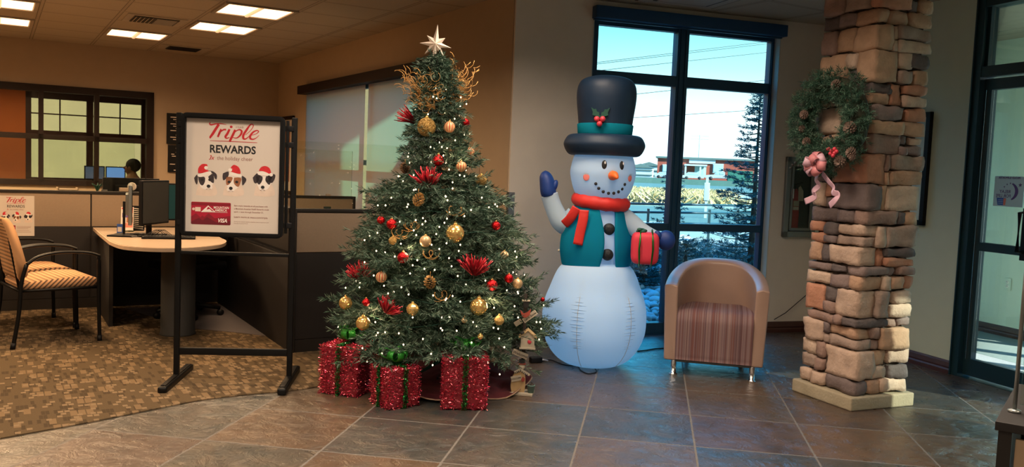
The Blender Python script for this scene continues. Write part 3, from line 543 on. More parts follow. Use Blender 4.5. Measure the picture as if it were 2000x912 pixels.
# ------------------------------------------------------------------ POSTER ARTWORK (flat print, built flat)
def ribbon(m, pts, w_, y, mat_, n=5, T=None):
    P = smoothpts([(a_, b_, 0) for a_, b_ in pts], n); vs = []; fs = []; ws = w_ if isinstance(w_, (list, tuple)) else [w_]*len(pts)
    for i, p in enumerate(P):
        d = P[min(i+1, len(P)-1)]-P[max(i-1, 0)]; d = d.normalized() if d.length > 0 else Vector((1, 0, 0)); q = Vector((-d.y, d.x, 0)); f = i/n; k = min(int(f), len(ws)-2) if len(ws) > 1 else 0
        ww = ws[k]+(ws[k+1]-ws[k])*(f-k); a_ = p+q*ww/2; b_ = p-q*ww/2; vs += [(a_.x, y, a_.y), (b_.x, y, b_.y)]
    for i in range(len(P)-1): fs.append((2*i, 2*i+1, 2*i+3, 2*i+2))
    m.add([T(v) for v in vs], fs, mat_)
def triple_poster(m, x0, z1, W_, H_, y0=0.0, fine=True):
    """artwork in a W_ x H_ rectangle whose top left is (x0, z1), facing -y"""
    st = .0004
    def P(px, py, lay):          # px,py in the poster's own print grid (1795 x 2270)
        return (x0+px/1795*W_, y0-lay*st, z1-py/2270*H_)
    def T(v): return P(v[0], v[2], v[1])
    def poly(pts, mat_, lay, n=0):
        pts = [(p.x, p.y) for p in smoothpts([(a_, b_, 0) for a_, b_ in pts+[pts[0]]], n)][:-1] if n else pts
        m.add([P(a_, b_, lay) for a_, b_ in pts], [tuple(range(len(pts)))], mat_)
    def oval(cx, cy, rx, ry, mat_, lay, ang=0):
        m.add([P(cx+rx*math.cos(t)*math.cos(ang)-ry*math.sin(t)*math.sin(ang), cy+rx*math.cos(t)*math.sin(ang)+ry*math.sin(t)*math.cos(ang), lay) for t in [2*math.pi*k/20 for k in range(20)]], [tuple(range(20))], mat_)
    def txt(s, px, py, size, mat_, sx_=1.0, bold=0, shear=0, lay=2, space=1.0):
        vs, fs = textmesh(s, size, sx_, bold, shear, space=space); m.add([P(px+x, py-y, lay) for x, y, z in vs], fs, mat_)
    m.add([P(0, 0, 0), P(1795, 0, 0), P(1795, 2270, 0), P(0, 2270, 0)], [(0, 1, 2, 3)], 'paper')
    o = (-45, -4)               # crop grid to print grid
    def rb(pts, w_): ribbon(m, [(a_+o[0], b_+o[1]-.028*(a_-45)) for a_, b_ in pts], w_, 2, 'ink_red', 5, T)
    rb([(498, 88), (484, 118), (510, 140), (600, 122), (700, 116), (800, 134)], [8, 26, 30, 22, 18, 6])
    rb([(655, 130), (600, 220), (545, 315), (500, 385), (510, 405)], [50, 50, 50, 40, 16])
    rb([(700, 222), (670, 300), (640, 380)], [34, 42, 36]); rb([(645, 345), (690, 280), (745, 235), (795, 232)], [14, 18, 30, 34])
    rb([(860, 222), (820, 310), (785, 370), (805, 402), (860, 385)], [40, 46, 44, 26, 12])
    oval(890+o[0], 175+o[1]-24, 26, 26, 'ink_red', 2)
    rb([(965, 230), (925, 330), (885, 420), (862, 472)], [36, 46, 46, 34]); rb([(925, 330), (985, 255), (1050, 228), (1090, 262), (1070, 330), (1000, 392), (925, 385)], [12, 16, 26, 38, 36, 20, 10])
    rb([(1160, 330), (1250, 250), (1305, 160), (1296, 118), (1250, 128), (1185, 225), (1125, 330), (1125, 400), (1170, 408), (1240, 345)], [10, 12, 16, 18, 26, 42, 46, 42, 22, 10])
    rb([(1285, 335), (1365, 305), (1410, 262), (1380, 238), (1310, 270), (1255, 345), (1258, 400), (1310, 414), (1370, 385), (1422, 332)], [10, 14, 20, 22, 34, 42, 38, 24, 14, 8])
    rb([(495, 456), (900, 464), (1390, 482)], [8, 14, 9])
    txt('REWARDS', 440, 669, 215, 'ink_black', .885, 6 if fine else 2, 0)
    txt('3x', 428, 812, 120, 'ink_red', .8, 1, .35); txt('the holiday cheer', 585, 812, 112, 'ink_grey', .865, 0)
    if fine: txt('VISA®', 925, 168, 56, 'ink_grey', .95, 0, 0, 2, 1.1)
    # three puppies in red knitted hats
    oy = 796                  # crop y offset
    def pup(cx, ears, patches, hat, brim, pom, nosexy, tan):
        ox = -45; f = lambda L: [(a_+ox, b_+oy-.028*(a_-45)) for a_, b_ in L]
        g = lambda a_, b_: (a_+ox, b_+oy-.028*(a_-45))
        poly(f([(cx-190, 740), (cx-150, 560), (cx-60, 470), (cx+90, 470), (cx+180, 570), (cx+210, 720), (cx+60, 760)]), 'ink_cream', 1, 4)
        poly(f([(cx-150, 400), (cx-60, 300), (cx+80, 310), (cx+150, 400), (cx+120, 540), (cx+50, 620), (cx-40, 620), (cx-110, 560)]), 'ink_white', 2, 4)
        for e_ in ears: poly(f(e_), 'ink_dark', 3, 4)
        for e_ in patches: poly(f(e_), tan, 3, 4)
        nx, ny = nosexy
        for k in (-1, 1):
            c_ = g(cx+k*72, ny-128); oval(c_[0], c_[1], 30, 26, 'ink_black', 4)
        c_ = g(nx, ny); oval(c_[0], c_[1]+20, 75, 52, 'ink_white', 4); oval(c_[0], c_[1], 36, 34, 'ink_black', 5)
        ribbon(m, [g(nx-45, ny+62), g(nx, ny+48), g(nx+45, ny+62)], 7, 5, 'ink_grey', 3, T)
        poly(f(hat), 'ink_santa', 5, 4); poly(f(brim), 'ink_white', 6, 4); c_ = g(*pom); oval(c_[0], c_[1], 36, 34, 'ink_white', 7)
    pup(430, [[(205, 400), (265, 330), (275, 440), (262, 530), (225, 480)], [(470, 250), (560, 265), (632, 330), (630, 420), (600, 410), (560, 320)]], [[(280, 360), (400, 380), (410, 470), (370, 545), (320, 520), (290, 440)], [(470, 370), (560, 310), (580, 420), (570, 500), (500, 450)]],
        [(280, 300), (285, 200), (350, 125), (440, 125), (450, 165), (395, 185), (420, 230), (480, 255), (380, 300)], [(268, 330), (380, 295), (500, 262), (528, 300), (450, 350), (330, 380), (275, 365)], (430, 195), (480, 562), 'ink_dark')
    pup(940, [[(750, 300), (850, 265), (850, 360), (765, 440), (742, 370)], [(1105, 340), (1180, 390), (1190, 450), (1125, 540), (1110, 440)]], [[(810, 370), (930, 380), (900, 480), (830, 540), (805, 450)], [(960, 385), (1090, 390), (1085, 480), (1040, 570), (960, 500)]],
        [(885, 270), (925, 210), (895, 190), (950, 130), (1040, 170), (1080, 260), (1070, 310), (960, 295)], [(860, 290), (900, 270), (1000, 300), (1100, 325), (1095, 375), (1000, 370), (880, 335)], (885, 232), (902, 600), 'ink_brown')
    pup(1530, [[(1315, 380), (1400, 290), (1470, 330), (1400, 480), (1345, 480)], [(1640, 300), (1745, 320), (1720, 440), (1660, 480), (1600, 360)]], [[(1380, 350), (1490, 350), (1500, 430), (1440, 520), (1380, 440)], [(1570, 350), (1680, 350), (1640, 520), (1560, 440)]],
        [(1430, 240), (1470, 170), (1550, 145), (1630, 185), (1665, 290), (1600, 300), (1520, 255)], [(1400, 270), (1500, 250), (1610, 290), (1640, 330), (1520, 340), (1420, 320)], (1665, 318), (1510, 572), 'ink_dark')
    # bank card
    def R_(a_, b_, c_, d_, mat_, lay): poly([(a_, b_), (c_, b_), (c_, d_), (a_, d_)], mat_, lay)
    cx0, cy0 = 112, 1665
    poly([(cx0+15, cy0), (cx0+735, cy0), (cx0+750, cy0+15), (cx0+750, cy0+435), (cx0+735, cy0+450), (cx0+15, cy0+450), (cx0, cy0+435), (cx0, cy0+15)], 'card_red', 1)
    R_(cx0, cy0+12, cx0+750, cy0+70, 'card_mid', 1.5)
    poly([(cx0, cy0+300), (cx0+90, cy0+230), (cx0+180, cy0+310), (cx0+210, cy0+270), (cx0+250, cy0+300), (cx0+330, cy0+225), (cx0+450, cy0+320), (cx0+750, cy0+260), (cx0+750, cy0+435), (cx0+735, cy0+448), (cx0+15, cy0+448), (cx0, cy0+435)], 'card_mid', 2)
    poly([(cx0, cy0+400), (cx0+150, cy0+320), (cx0+220, cy0+370), (cx0+300, cy0+300), (cx0+480, cy0+400), (cx0+750, cy0+360), (cx0+750, cy0+435), (cx0+735, cy0+449), (cx0+15, cy0+449), (cx0, cy0+435)], 'card_dark', 3)
    oval(cx0+45, cy0+145, 26, 26, 'ink_cream', 3); R_(cx0+75, cy0+105, cx0+180, cy0+190, 'ink_cream', 3)
    poly([(cx0+190, cy0+195), (cx0+322, cy0+65), (cx0+460, cy0+190)], 'ink_white', 3); poly([(cx0+290, cy0+150), (cx0+322, cy0+90), (cx0+430, cy0+178), (cx0+395, cy0+178), (cx0+350, cy0+135)], 'card_red', 4); R_(cx0+190, cy0+196, cx0+690, cy0+201, 'ink_white', 4)
    txt('MOUNTAIN', cx0+425, cy0+125, 68, 'ink_white', .80, 1, 0, 4); txt('AMERICA', cx0+450, cy0+180, 68, 'ink_white', .80, 1, 0, 4); txt('VISA', cx0+500, cy0+398, 108, 'ink_white', .85, 3, .25, 4)
    if fine:
        for k, (s, q, mt_, sz) in enumerate((('Earn triple rewards on all purchases with', 1730, 'ink_grey', 42), ('a Mountain America Visa® Rewards credit', 1792, 'ink_grey', 42), ('card — now through December 31.', 1854, 'ink_grey', 42), ('Learn more at macu.com/triple', 1960, 'ink_grey', 52))):
            txt(s, 925, q, sz, mt_, .92 if sz < 50 else .98, .6)
        txt('Membership required—based on eligibility. Loans on approved credit.', 925, 2045, 25, 'ink_grey', .95); txt('Federally insured by NCUA.', 925, 2080, 25, 'ink_grey', .95)
    else:
        for q, w_ in ((1740, 700), (1800, 680), (1860, 560), (1960, 620), (2050, 700)): R_(925, q-14, 925+w_, q, 'ink_grey', 2)
# sign stand
sb = Vector((-1.716, 5.365, 0)); sr = math.atan2(.073, .68)
t_ = thing('sign_stand', 'tall black metal floor stand holding the white Triple Rewards poster', 'sign', sb, sr)
for i, x in enumerate((-.345, .345)):
    m = MB(); m.box((x, 0, .845), (.034, .03, 1.65), 'black_metal', bev=.006); m.build('post', t_)
    m = MB(); m.box((x, .0, .022), (.055, .62, .044), 'black_metal', bev=.016); m.box((x, -.0, .046), (.03, .56, .006), 'black_metal', bev=.002); m.build('foot', t_)
for z, h in ((.812, .022), (.195, .045)):
    m = MB(); m.box((0, 0, z), (.66, .022, h), 'black_metal', bev=.005); m.build('crossbar', t_)
m = MB(); fx0, fx1, fz0, fz1 = -.328, .290, .918, 1.672
def rr(x0, x1, z0, z1, r, n=6):
    out = []
    for cx, cz, a0 in ((x1-r, z1-r, 0), (x0+r, z1-r, 90), (x0+r, z0+r, 180), (x1-r, z0+r, 270)):
        out += [(cx+r*math.cos(R(a0+90*k/n)), cz+r*math.sin(R(a0+90*k/n))) for k in range(n+1)]
    return out
def ringframe(m, o_, i_, y0, y1, mat_):
    n = len(o_); vs = [(a_, y0, b_) for a_, b_ in o_]+[(a_, y0, b_) for a_, b_ in i_]+[(a_, y1, b_) for a_, b_ in o_]+[(a_, y1, b_) for a_, b_ in i_]; fs = []
    for k in range(n):
        j = (k+1) % n; fs += [(k, j, n+j, n+k), (2*n+k, 3*n+k, 3*n+j, 2*n+j), (k, 2*n+k, 2*n+j, j), (n+k, n+j, 3*n+j, 3*n+k)]
    m.add(vs, fs, mat_)
ringframe(m, rr(fx0, fx1, fz0, fz1, .035), rr(-.302, .262, .945, 1.640, .002), -.032, .002, 'black_plastic'); ringframe(m, rr(fx0+.008, fx1-.008, fz0+.008, fz1-.008, .03), rr(-.308, .268, .939, 1.646, .003), -.037, -.03, 'black_metal')
m.box(((fx0+fx1)/2, .004, (fz0+fz1)/2), (fx1-fx0-.02, .012, fz1-fz0-.02), 'black_plastic'); m.build('sign_frame', t_)
for z in (1.60, 1.50, 1.0):
    m = MB(); m.box((.318, -.005, z), (.05, .03, .035), 'black_plastic', bev=.004); m.build('clamp', t_); m = MB(); m.box((-.335, -.005, z), (.03, .03, .035), 'black_plastic', bev=.004); m.build('clamp', t_)
m = MB(); m.box((.305, -.01, 1.3), (.018, .02, .70), 'black_metal', bev=.003); m.build('side_rail', t_)
m = MB(); triple_poster(m, -.304, 1.642, .568, .70, -.004); m.build('poster', t_, label='white poster reading Triple Rewards with three puppies in red hats')
# ------------------------------------------------------------------ CUBICLE PARTITIONS, GLASS
def panels(name, label, u0, u1, v, splits, zt=1.06, zf=.74, caps=True, glass=None, group=None):
    t_ = thing(name, label, 'office partition', UVp(u0, v), TA, group); L = u1-u0
    m = MB(); m.box((L/2, 0, zt-.012), (L+.01, .075, .026), 'trim_dark', bev=.004); m.build('top_cap', t_)
    m = MB(); m.box((L/2, 0, .05), (L, .06, .10), 'trim_dark'); m.build('kickplate', t_)
    xs = [0]+[s-u0 for s in splits]+[L]
    for a_, b_ in zip(xs[:-1], xs[1:]):
        m = MB(); m.box(((a_+b_)/2, 0, (zf+zt-.026)/2), (b_-a_-.012, .062, zt-.026-zf-.004), 'fabric_panel', bev=.004); m.build('fabric_panel', t_)
        m = MB(); m.box(((a_+b_)/2, 0, (zf+.10)/2), (b_-a_-.012, .062, zf-.10-.004), 'dark_panel', bev=.003); m.build('lower_panel', t_)
    m = MB()
    for x in ([0, L] if caps else []): m.box((x, 0, zt/2), (.03, .078, zt), 'trim_dark', bev=.004)
    for x in xs[1:-1]: m.box((x, 0, zt/2), (.014, .05, zt-.03), 'trim_dark')
    m.build('post_trim', t_); return t_
panels('cubicle_partition', 'tan and dark brown partition behind the armchairs with a small white poster', -2.9, 3.22, 8.65, [-1.4, .74, 1.9])
panels('cubicle_partition', 'tan and dark brown partition between the sign stand and the Christmas tree', 1.86, 3.42, 6.2, [], zf=.74)
ps_ = thing('cubicle_partition', 'dark side partition seen edge on behind the right post of the sign stand', 'office partition', UVp(1.875, 6.24), TA+math.pi/2)
m = MB(); m.box((1.18, 0, .35), (2.3, .06, .70), 'dark_panel', bev=.003); m.build('lower_panel', ps_); m = MB(); m.box((1.18, 0, .89), (2.3, .06, .30), 'dark_panel', bev=.003); m.build('upper_panel', ps_); m = MB(); m.box((1.18, 0, 1.048), (2.32, .07, .024), 'trim_dark'); m.build('top_cap', ps_)
def glass(name, label, p, rz, L, z0, z1, tilt=0):
    t_ = thing(name, label, 'glass screen', p, rz); m = MB(); m.box((L/2, 0, (z0+z1)/2), (L, .008, z1-z0), 'glass_panel'); m.build('glass_pane', t_)
    for x in (.25, L-.25): m = MB(); m.box((x, 0, z0+.008), (.05, .02, .016), 'chrome'); m.build('clip', t_)
    return t_
glass('glass_screen', 'clear glass screen on the partition beside the tree, reflecting tiny lights', UVp(1.86, 6.2), TA, 1.52, 1.062, 1.55)
glass('glass_screen', 'long clear glass screen on the partition under the office window', UVp(-2.9, 8.65), TA, 4.0, 1.062, 1.54)
glass('glass_screen', 'short clear glass screen far back in front of the tan roller shade', UVp(2.0, 8.65), TA, 1.2, 1.062, 1.53)
m = MB(); m.box((0, 0, 1.30), (.17, .004, .48), 'glass_panel'); 
# small poster on the partition
A8 = lambda x, y_: vplane(x, y_, UVp(0, 8.612), (UVp(0, 1)[0], UVp(0, 1)[1]))
p0 = A8(-4.5, 381.5); t_ = thing('wall_poster', 'small white Triple Rewards poster pinned to the tan partition behind the armchairs', 'poster', p0, TA)
m = MB(); m.box((.1375, .001, -.175), (.275, .0016, .350), 'paper'); triple_poster(m, 0, 0, .275, .350, 0, False); m.build('print', t_)
# ------------------------------------------------------------------ DESK
dk = thing('desk', 'cream laminate peninsula desk with rounded end on a dark cylinder pedestal', 'desk', UVp(1.2, 7.2), TA)
def du(u, v): return (u-1.2, v-7.2)
out = [du(.75, 8.56), du(.745, 7.9), du(.745, 7.25)]+[(p.x, p.y) for p in smoothpts([(*du(.745, 7.2), 0), (*du(.80, 6.82), 0), (*du(1.0, 6.62), 0), (*du(1.25, 6.64), 0), (*du(1.48, 6.85), 0), (*du(1.60, 7.15), 0), (*du(1.62, 7.4), 0)], 5)]+[du(1.64, 7.75), du(1.82, 7.95), du(1.82, 8.56)]
m = MB(); m.prism(out[::-1], .712, .738, 'laminate_edge', smooth=False); m.build('edge_band', dk)
ins = [(x*.975-.0, y_*.985) for x, y_ in out]; m = MB(); m.prism(ins[::-1], .7375, .7405, 'laminate'); m.build('top', dk)
m = MB(); m.lathe([(.135, 0), (.135, .02), (.128, .03), (.128, .70), (.14, .712)], 'charcoal', 32, c=(*du(1.235, 7.14), 0)); m.build('pedestal', dk)
m = MB(); m.box((*du(.80, 8.05), .36), (.03, .9, .70), 'dark_panel'); m.build('side_panel', dk)
DKZ = .7405
# monitors (thing > screen > stand parts)
def monitor(name, label, p, rz, W_, H_, zc, tilt=0, lit='black_plastic', stand=True, dz=DKZ, back='black_plastic', gp=None):
    t_ = thing(name, label, 'monitor', (p[0], p[1], dz), rz, gp); hz = zc-dz; Rm = rotm('X', tilt)
    m = MB(); m.box((0, 0, hz), (W_, .028, H_), back, rot=Rm, bev=.006); m.box((0, .02, hz), (W_*.6, .03, H_*.55), back, rot=Rm, bev=.01); m.build('housing', t_)
    m = MB(); m.box((0, -.0155, hz), (W_-.03, .003, H_-.03), lit, rot=Rm); m.build('screen', t_)
    if stand:
        m = MB(); m.box((0, .045, hz/2), (.06, .02, hz+.04), 'black_plastic', bev=.004); m.build('stand', t_)
        m = MB(); m.lathe([(.12, 0), (.12, .008), (.10, .014), (.001, .016)], 'black_plastic', 28, c=(0, .03, 0), sy_=.8); m.build('base', t_)
    return t_
def onz(x, y_, z): p = fl(x, y_, z); return (p.x, p.y)
# the near screen seen nearly edge on, and the two broader ones behind it
p = onz(300, 462, DKZ); monitor('monitor', 'thin silver edged monitor seen edge on at the left of the desk screens', UVp(.95, 7.70)[:2], R(114), .50, .32, 1.00, 0, 'black_plastic', back='brushed')
monitor('monitor', 'dark monitor turned sideways in the middle of the desk', UVp(1.12, 7.60)[:2], TA+R(52), .42, .36, 1.02, 0, 'charcoal')
monitor('monitor', 'wide teal screened monitor half hidden behind the sign stand', UVp(1.55, 8.15)[:2], TA+R(4), .52, .33, 1.0, 0, 'screen_teal')
tm = monitor('monitor', 'black monitor with a white circle logo showing its back above the partition', A8(253, 372)[:2], TA+math.pi, .50, .29, 1.035, 0, 'black_plastic', True, .74)
tm.location = UVp(1.12, 9.0, .74)
m = MB(); c0 = (0, .030, .42)
m.lathe([(.030, 0), (.040, .0), (.040, .004), (.030, .004)], 'ink_white', 28, c=(0, .038, .36), rot=rotm('X', -math.pi/2)); vs, fs = textmesh('DELL', .018, 1, .0006, 0, 'CENTER'); m.add([(-x, .042, .36+y_-.006) for x, y_, z in vs], fs, 'ink_white'); m.build('logo', tm)
for k, (u, l, g_) in enumerate(((.99, 'dim office monitor seen through the window, left of the seated person', 'screen_dim'), (1.27, 'bright blue office monitor right beside the seated person', 'screen_lit'))):
    monitor('monitor', l, UVp(u+.25, 13.95)[:2], TA+R(0), .27, .20, 1.12, 0, g_, True, .74)
t_ = thing('office_desk', 'wooden desk in the back office under the computer screens', 'desk', UVp(1.3, 13.95), TA)
m = MB(); m.box((0, 0, .72), (1.9, .7, .035), 'laminate', bev=.008); m.build('top', t_)
for x in (-.92, .92): m = MB(); m.box((x, 0, .35), (.03, .66, .70), 'laminate'); m.build('side_panel', t_)
# worktop behind the far partition
t_ = thing('counter_desk', 'long dark worktop just behind the tan partition below the office window', 'desk', UVp(.4, 9.05), TA)
m = MB(); m.box((0, 0, .72), (5.2, .66, .035), 'laminate', bev=.008); m.build('top', t_); [MB().box((x, 0, .35), (.03, .6, .70), 'dark_panel').build('support', t_) for x in (-2.55, 0, 2.55)]
def a9(x, v, z): return UVp(x, v, z)
t_ = thing('tissue_box', 'small tan box standing on the ledge in front of the monitor back', 'box', UVp(1.02, 8.65, 1.062), TA); m = MB(); m.box((0, 0, .018), (.09, .05, .036), 'laminate', bev=.004); m.build('box_body', t_); m = MB(); m.box((0, 0, .037), (.05, .02, .003), 'trim_dark'); m.build('slot', t_)
t_ = thing('paper_tray', 'low tan tray on the worktop left of the little plant', 'tray', UVp(.57, 8.95, .738), TA)
for k in range(4): m = MB(); m.box((0, 0, .05+k*.09), (.16, .24, .012), 'laminate', bev=.003); m.build('shelf', t_)
[MB().box((x, 0, .17), (.008, .24, .34), 'laminate').build('side', t_) for x in (-.08, .08)]
t_ = thing('potted_plant', 'tiny green plant peeping over the partition under the office window', 'plant', UVp(.82, 8.95, .738), TA)
m = MB(); m.lathe([(.03, 0), (.045, .30), (.048, .305), (.001, .30)], 'old_white', 16); m.build('pot', t_)
m = MB()
for k in range(9): a_ = k*.7; m.tube([(0, 0, .3), (.02*math.cos(a_), .02*math.sin(a_), .36), (.05*math.cos(a_), .05*math.sin(a_), .37+.01*(k % 3))], [.004, .008, .001], 'nylon_green', 5)
m.build('leaves', t_)
# desk top things
q = fl(248, 452, DKZ); t_ = thing('brochure_holder', 'leaning acrylic holder with a colourful leaflet on the desk corner', 'brochure holder', q, TA+R(-10))
m = MB(); m.box((0, .02, .10), (.11, .006, .21), 'glass_clear', rot=rotm('X', -.35)); m.box((0, -.02, .004), (.11, .10, .006), 'glass_clear'); m.build('holder', t_)
m = MB(); m.box((0, .012, .11), (.10, .004, .21), 'paper', rot=rotm('X', -.35)); Rm = rotm('X', -.35)
for (x, z, w_, h, mt_) in ((.005, .075, .08, .05, 'ink_salmon'), (-.015, .03, .05, .04, 'ink_purple'), (.02, -.01, .05, .05, 'ink_brown'), (.0, .09, .09, .012, 'ink_santa'), (.01, -.06, .07, .04, 'ink_salmon')):
    m.box(Vector((0, .012, .11))+Rm @ Vector((x, -.0025, z)), (w_, .001, h), mt_, rot=Rm)
m.build('leaflet', t_)
q = fl(234, 456, DKZ); t_ = thing('desk_placard', 'tiny blue and white upright card in front of the leaflet holder', 'placard', q, TA+R(-20)); m = MB(); m.box((0, 0, .04), (.045, .006, .08), 'ink_blue'); m.build('card', t_); m = MB(); m.box((0, -.004, .035), (.032, .002, .04), 'paper'); m.build('picture', t_); m = MB(); m.box((0, .01, .003), (.045, .04, .005), 'glass_clear'); m.build('foot', t_)
q = fl(266, 450, DKZ); t_ = thing('file_sorter', 'black wire file sorter with white papers between the leaflet and the screens', 'file sorter', q, TA+R(-10))
m = MB(); [m.box((0, .02, .02+k*.017), (.11, .02, .006), 'paper', rot=rotm('Y', .12)) for k in range(11)]; m.build('papers', t_); m = MB(); m.box((0, .04, .11), (.13, .01, .21), 'black_plastic'); m.box((0, .0, .004), (.13, .12, .008), 'black_plastic'); m.build('frame', t_)
q = fl(238, 462, DKZ); t_ = thing('notebook', 'slim black notebook lying at the front of the desk', 'notebook', q, TA+R(-30)); m = MB(); m.box((0, 0, .007), (.20, .10, .012), 'black_plastic', bev=.003); m.build('cover', t_); m = MB(); m.box((.002, 0, .007), (.20, .098, .007), 'paper'); m.build('pages', t_)
q = fl(290, 461, DKZ); t_ = thing('monitor_base', 'flat black monitor stand base with two painted white glints in front of the monitors', 'monitor base', q, TA+R(-30)); m = MB(); m.box((0, 0, .012), (.26, .12, .02), 'black_plastic', bev=.006); m.build('body', t_); [MB().box((x, -.03, .0225), (.022, .018, .004), 'ink_white').build('key', t_) for x in (-.05, .03)]  # monitor stand base; the white patches are painted glints
m = MB()
for k in range(4):
    a_ = fl(272+k*14, 447, DKZ+.005); b_ = fl(322+k*2, 405+k*5, DKZ+.005); z = .02
    m.tube(smoothpts([fl(276+k*9, 461-k, DKZ+.006), fl(292+k*7, 455-k, DKZ+.05), fl(306+k*5, 449, DKZ+.03), fl(322+k*4, 458, DKZ+.006), fl(336, 462-k, DKZ+.006)], 5), .003, 'black_plastic', 6)
m.build('cable_tangle', label='tangle of thin black cables around the desk monitors', cat='cable')
t_ = thing('keyboard', 'black keyboard on the desk by the left post of the sign stand', 'keyboard', fl(330, 466, DKZ), TA+R(-12)); m = MB(); m.box((0, 0, .01), (.40, .14, .016), 'black_plastic', bev=.004); m.build('body', t_); m = MB(); [m.box((-.17+i*.026, -.045+j*.024, .020), (.021, .019, .006), 'charcoal') for i in range(14) for j in range(5)]; m.build('keys', t_)
# office swivel chair under the desk
oc = thing('office_chair', 'black swivel office chair in the shadow under the desk', 'chair', UVp(1.45, 7.95), TA+R(200))
m = MB(); m.box((0, 0, .46), (.50, .48, .08), 'black_plastic', bev=.035); m.build('seat', oc)
m = MB(); m.box((0, .26, .78), (.44, .06, .50), 'black_plastic', bev=.028); m.build('backrest', oc)
m = MB(); m.tube([(0, 0, .10), (0, 0, .42)], .028, 'black_metal', 12); m.build('gas_column', oc)
m = MB()
for k in range(5):
    a_ = 2*math.pi*k/5; m.tube([(0, 0, .12), (.28*math.cos(a_), .28*math.sin(a_), .075)], [.028, .016], 'black_metal', 8)
m.build('star_base', oc)
for k in range(5):
    a_ = 2*math.pi*k/5; m = MB(); m.lathe([(.001, -.02), (.026, -.018), (.028, 0), (.026, .018), (.001, .02)], 'black_plastic', 14, c=(.28*math.cos(a_), .28*math.sin(a_), .037), rot=rotm('X', math.pi/2)); m.build('caster', oc)
# ------------------------------------------------------------------ GUEST ARMCHAIRS
def armchair():
    t_ = thing('armchair', 'x', 'chair'); W_ = .54; D_ = .50
    # local: front towards -y
    m = MB(); prof = [(-.25, .43), (-.26, .455), (-.24, .485), (-.1, .492), (.1, .478), (.24, .462), (.25, .43), (.2, .418), (-.2, .418)]
    m.prism([(a_, b_) for a_, b_ in [(p.x, p.y) for p in smoothpts([(a_, b_, 0) for a_, b_ in prof+[prof[0]]], 3)][:-1]], -.245, .245, 'dotted_fabric', 'YZ', True); m.build('seat', t_)
    m = MB(); pr = [(.235, .50), (.20, .53), (.235, .70), (.285, .86), (.33, .925), (.365, .915), (.34, .84), (.30, .70), (.265, .50)]
    m.prism([(p.x, p.y) for p in smoothpts([(a_, b_, 0) for a_, b_ in pr+[pr[0]]], 3)][:-1], -.225, .225, 'dotted_fabric', 'YZ', True); m.build('backrest', t_)
    for s in (-1, 1):
        x = s*.27
        m = MB(); m.tube(smoothpts([(x, .31, 0), (x, .27, .25), (x, .255, .46), (x, .22, .60)], 4), .014, 'black_metal', 10); m.build('leg', t_)
        m = MB(); m.tube(smoothpts([(x, -.27, 0), (x, -.262, .30), (x, -.262, .58), (x, -.258, .64)], 4), .014, 'black_metal', 10); m.build('leg', t_)
        m = MB(); m.tube(smoothpts([(x, -.265, .645), (x, -.18, .672), (x, 0, .680), (x, .14, .655), (x, .22, .60)], 5), .020, 'black_metal', 10, flat=.55); m.build('armrest', t_)
        m = MB(); m.tube([(x, -.27, 0), (x, -.268, .05)], .018, 'black_plastic', 10); m.build('foot_cap', t_); m = MB(); m.tube([(x, .31, 0), (x, .303, .05)], .018, 'black_plastic', 10); m.build('foot_cap', t_)
    m = MB(); m.tube([(-.27, -.262, .41), (.27, -.262, .41)], .011, 'black_metal'); m.tube([(-.27, .26, .41), (.27, .26, .41)], .011, 'black_metal')
    for s in (-1, 1): m.tube([(s*.25, -.26, .41), (s*.25, .26, .41)], .011, 'black_metal'); m.tube([(s*.20, .25, .42), (s*.20, .33, .88)], .010, 'black_metal')
    m.build('seat_frame', t_); return t_
ac = armchair(); ac['label'] = 'black framed armchair with dotted tan fabric, nearest the camera'; ac['group'] = 'guest armchairs beside the desk'
fr, br = fl(195, 667), fl(24, 684); dvec = (br-fr); ang = math.atan2(dvec.y, dvec.x)-math.pi/2      # +y local goes to the rear leg
cm_ = (fr+br)/2
yy = Vector((-math.sin(ang), math.cos(ang), 0)); xx = Vector((math.cos(ang), math.sin(ang), 0))
sgn = 1 if (xx.dot(Vector((0, -1, 0))) > 0) else -1
ac.location = cm_-xx*.27*sgn-yy*.02; ac.rotation_euler = (0, 0, ang)
a2 = copytree(ac); a2['label'] = 'second dotted tan armchair, partly hidden behind the nearer one'; a2.location = ac.location-xx*.60*sgn; a2.rotation_euler = (0, 0, ang+R(1))
# ------------------------------------------------------------------ THINGS ON THE OFFICE WALLS
A13 = lambda x, y_: vplane(x, y_, UVp(0, 12.96), (UVp(0, 1)[0], UVp(0, 1)[1]))
t_ = thing('wall_sign', 'black notice with rows of white lettering, upper of two left of the sign stand', 'sign', UVp(2.06, 12.955, 1.58), TA)
m = MB(); m.box((.17, 0, .21), (.34, .012, .43), 'black_plastic'); m.build('board', t_); m = MB(); [m.box((.17+.02*(k % 3), -.008, .37-k*.031), (.24-.03*(k % 3), .003, .011), 'ink_cream') for k in range(11) if k != 7]; m.build('lettering', t_)
t_ = thing('wall_sign', 'black notice with scattered white marks, lower of two left of the sign stand', 'sign', UVp(2.08, 12.955, 1.18), TA)
m = MB(); m.box((.16, 0, .19), (.32, .012, .38), 'black_plastic'); m.build('board', t_); m = MB(); [m.box((.06+RS.rand()*.2, -.008, .03+k*.028), (.03+.08*RS.rand(), .003, .009), 'ink_cream') for k in range(12)]; m.build('lettering', t_)
p = vplane(556, 232, UVp(3.60, 8), (UVp(1, 0)[0], UVp(1, 0)[1]))
vmin, vmax = 12.10, 12.85
t_ = thing('picture_frame', 'black framed picture on the tan wall just right of the sign stand', 'picture', UVp(3.60, vmin), TA+math.pi/2)
m = MB()
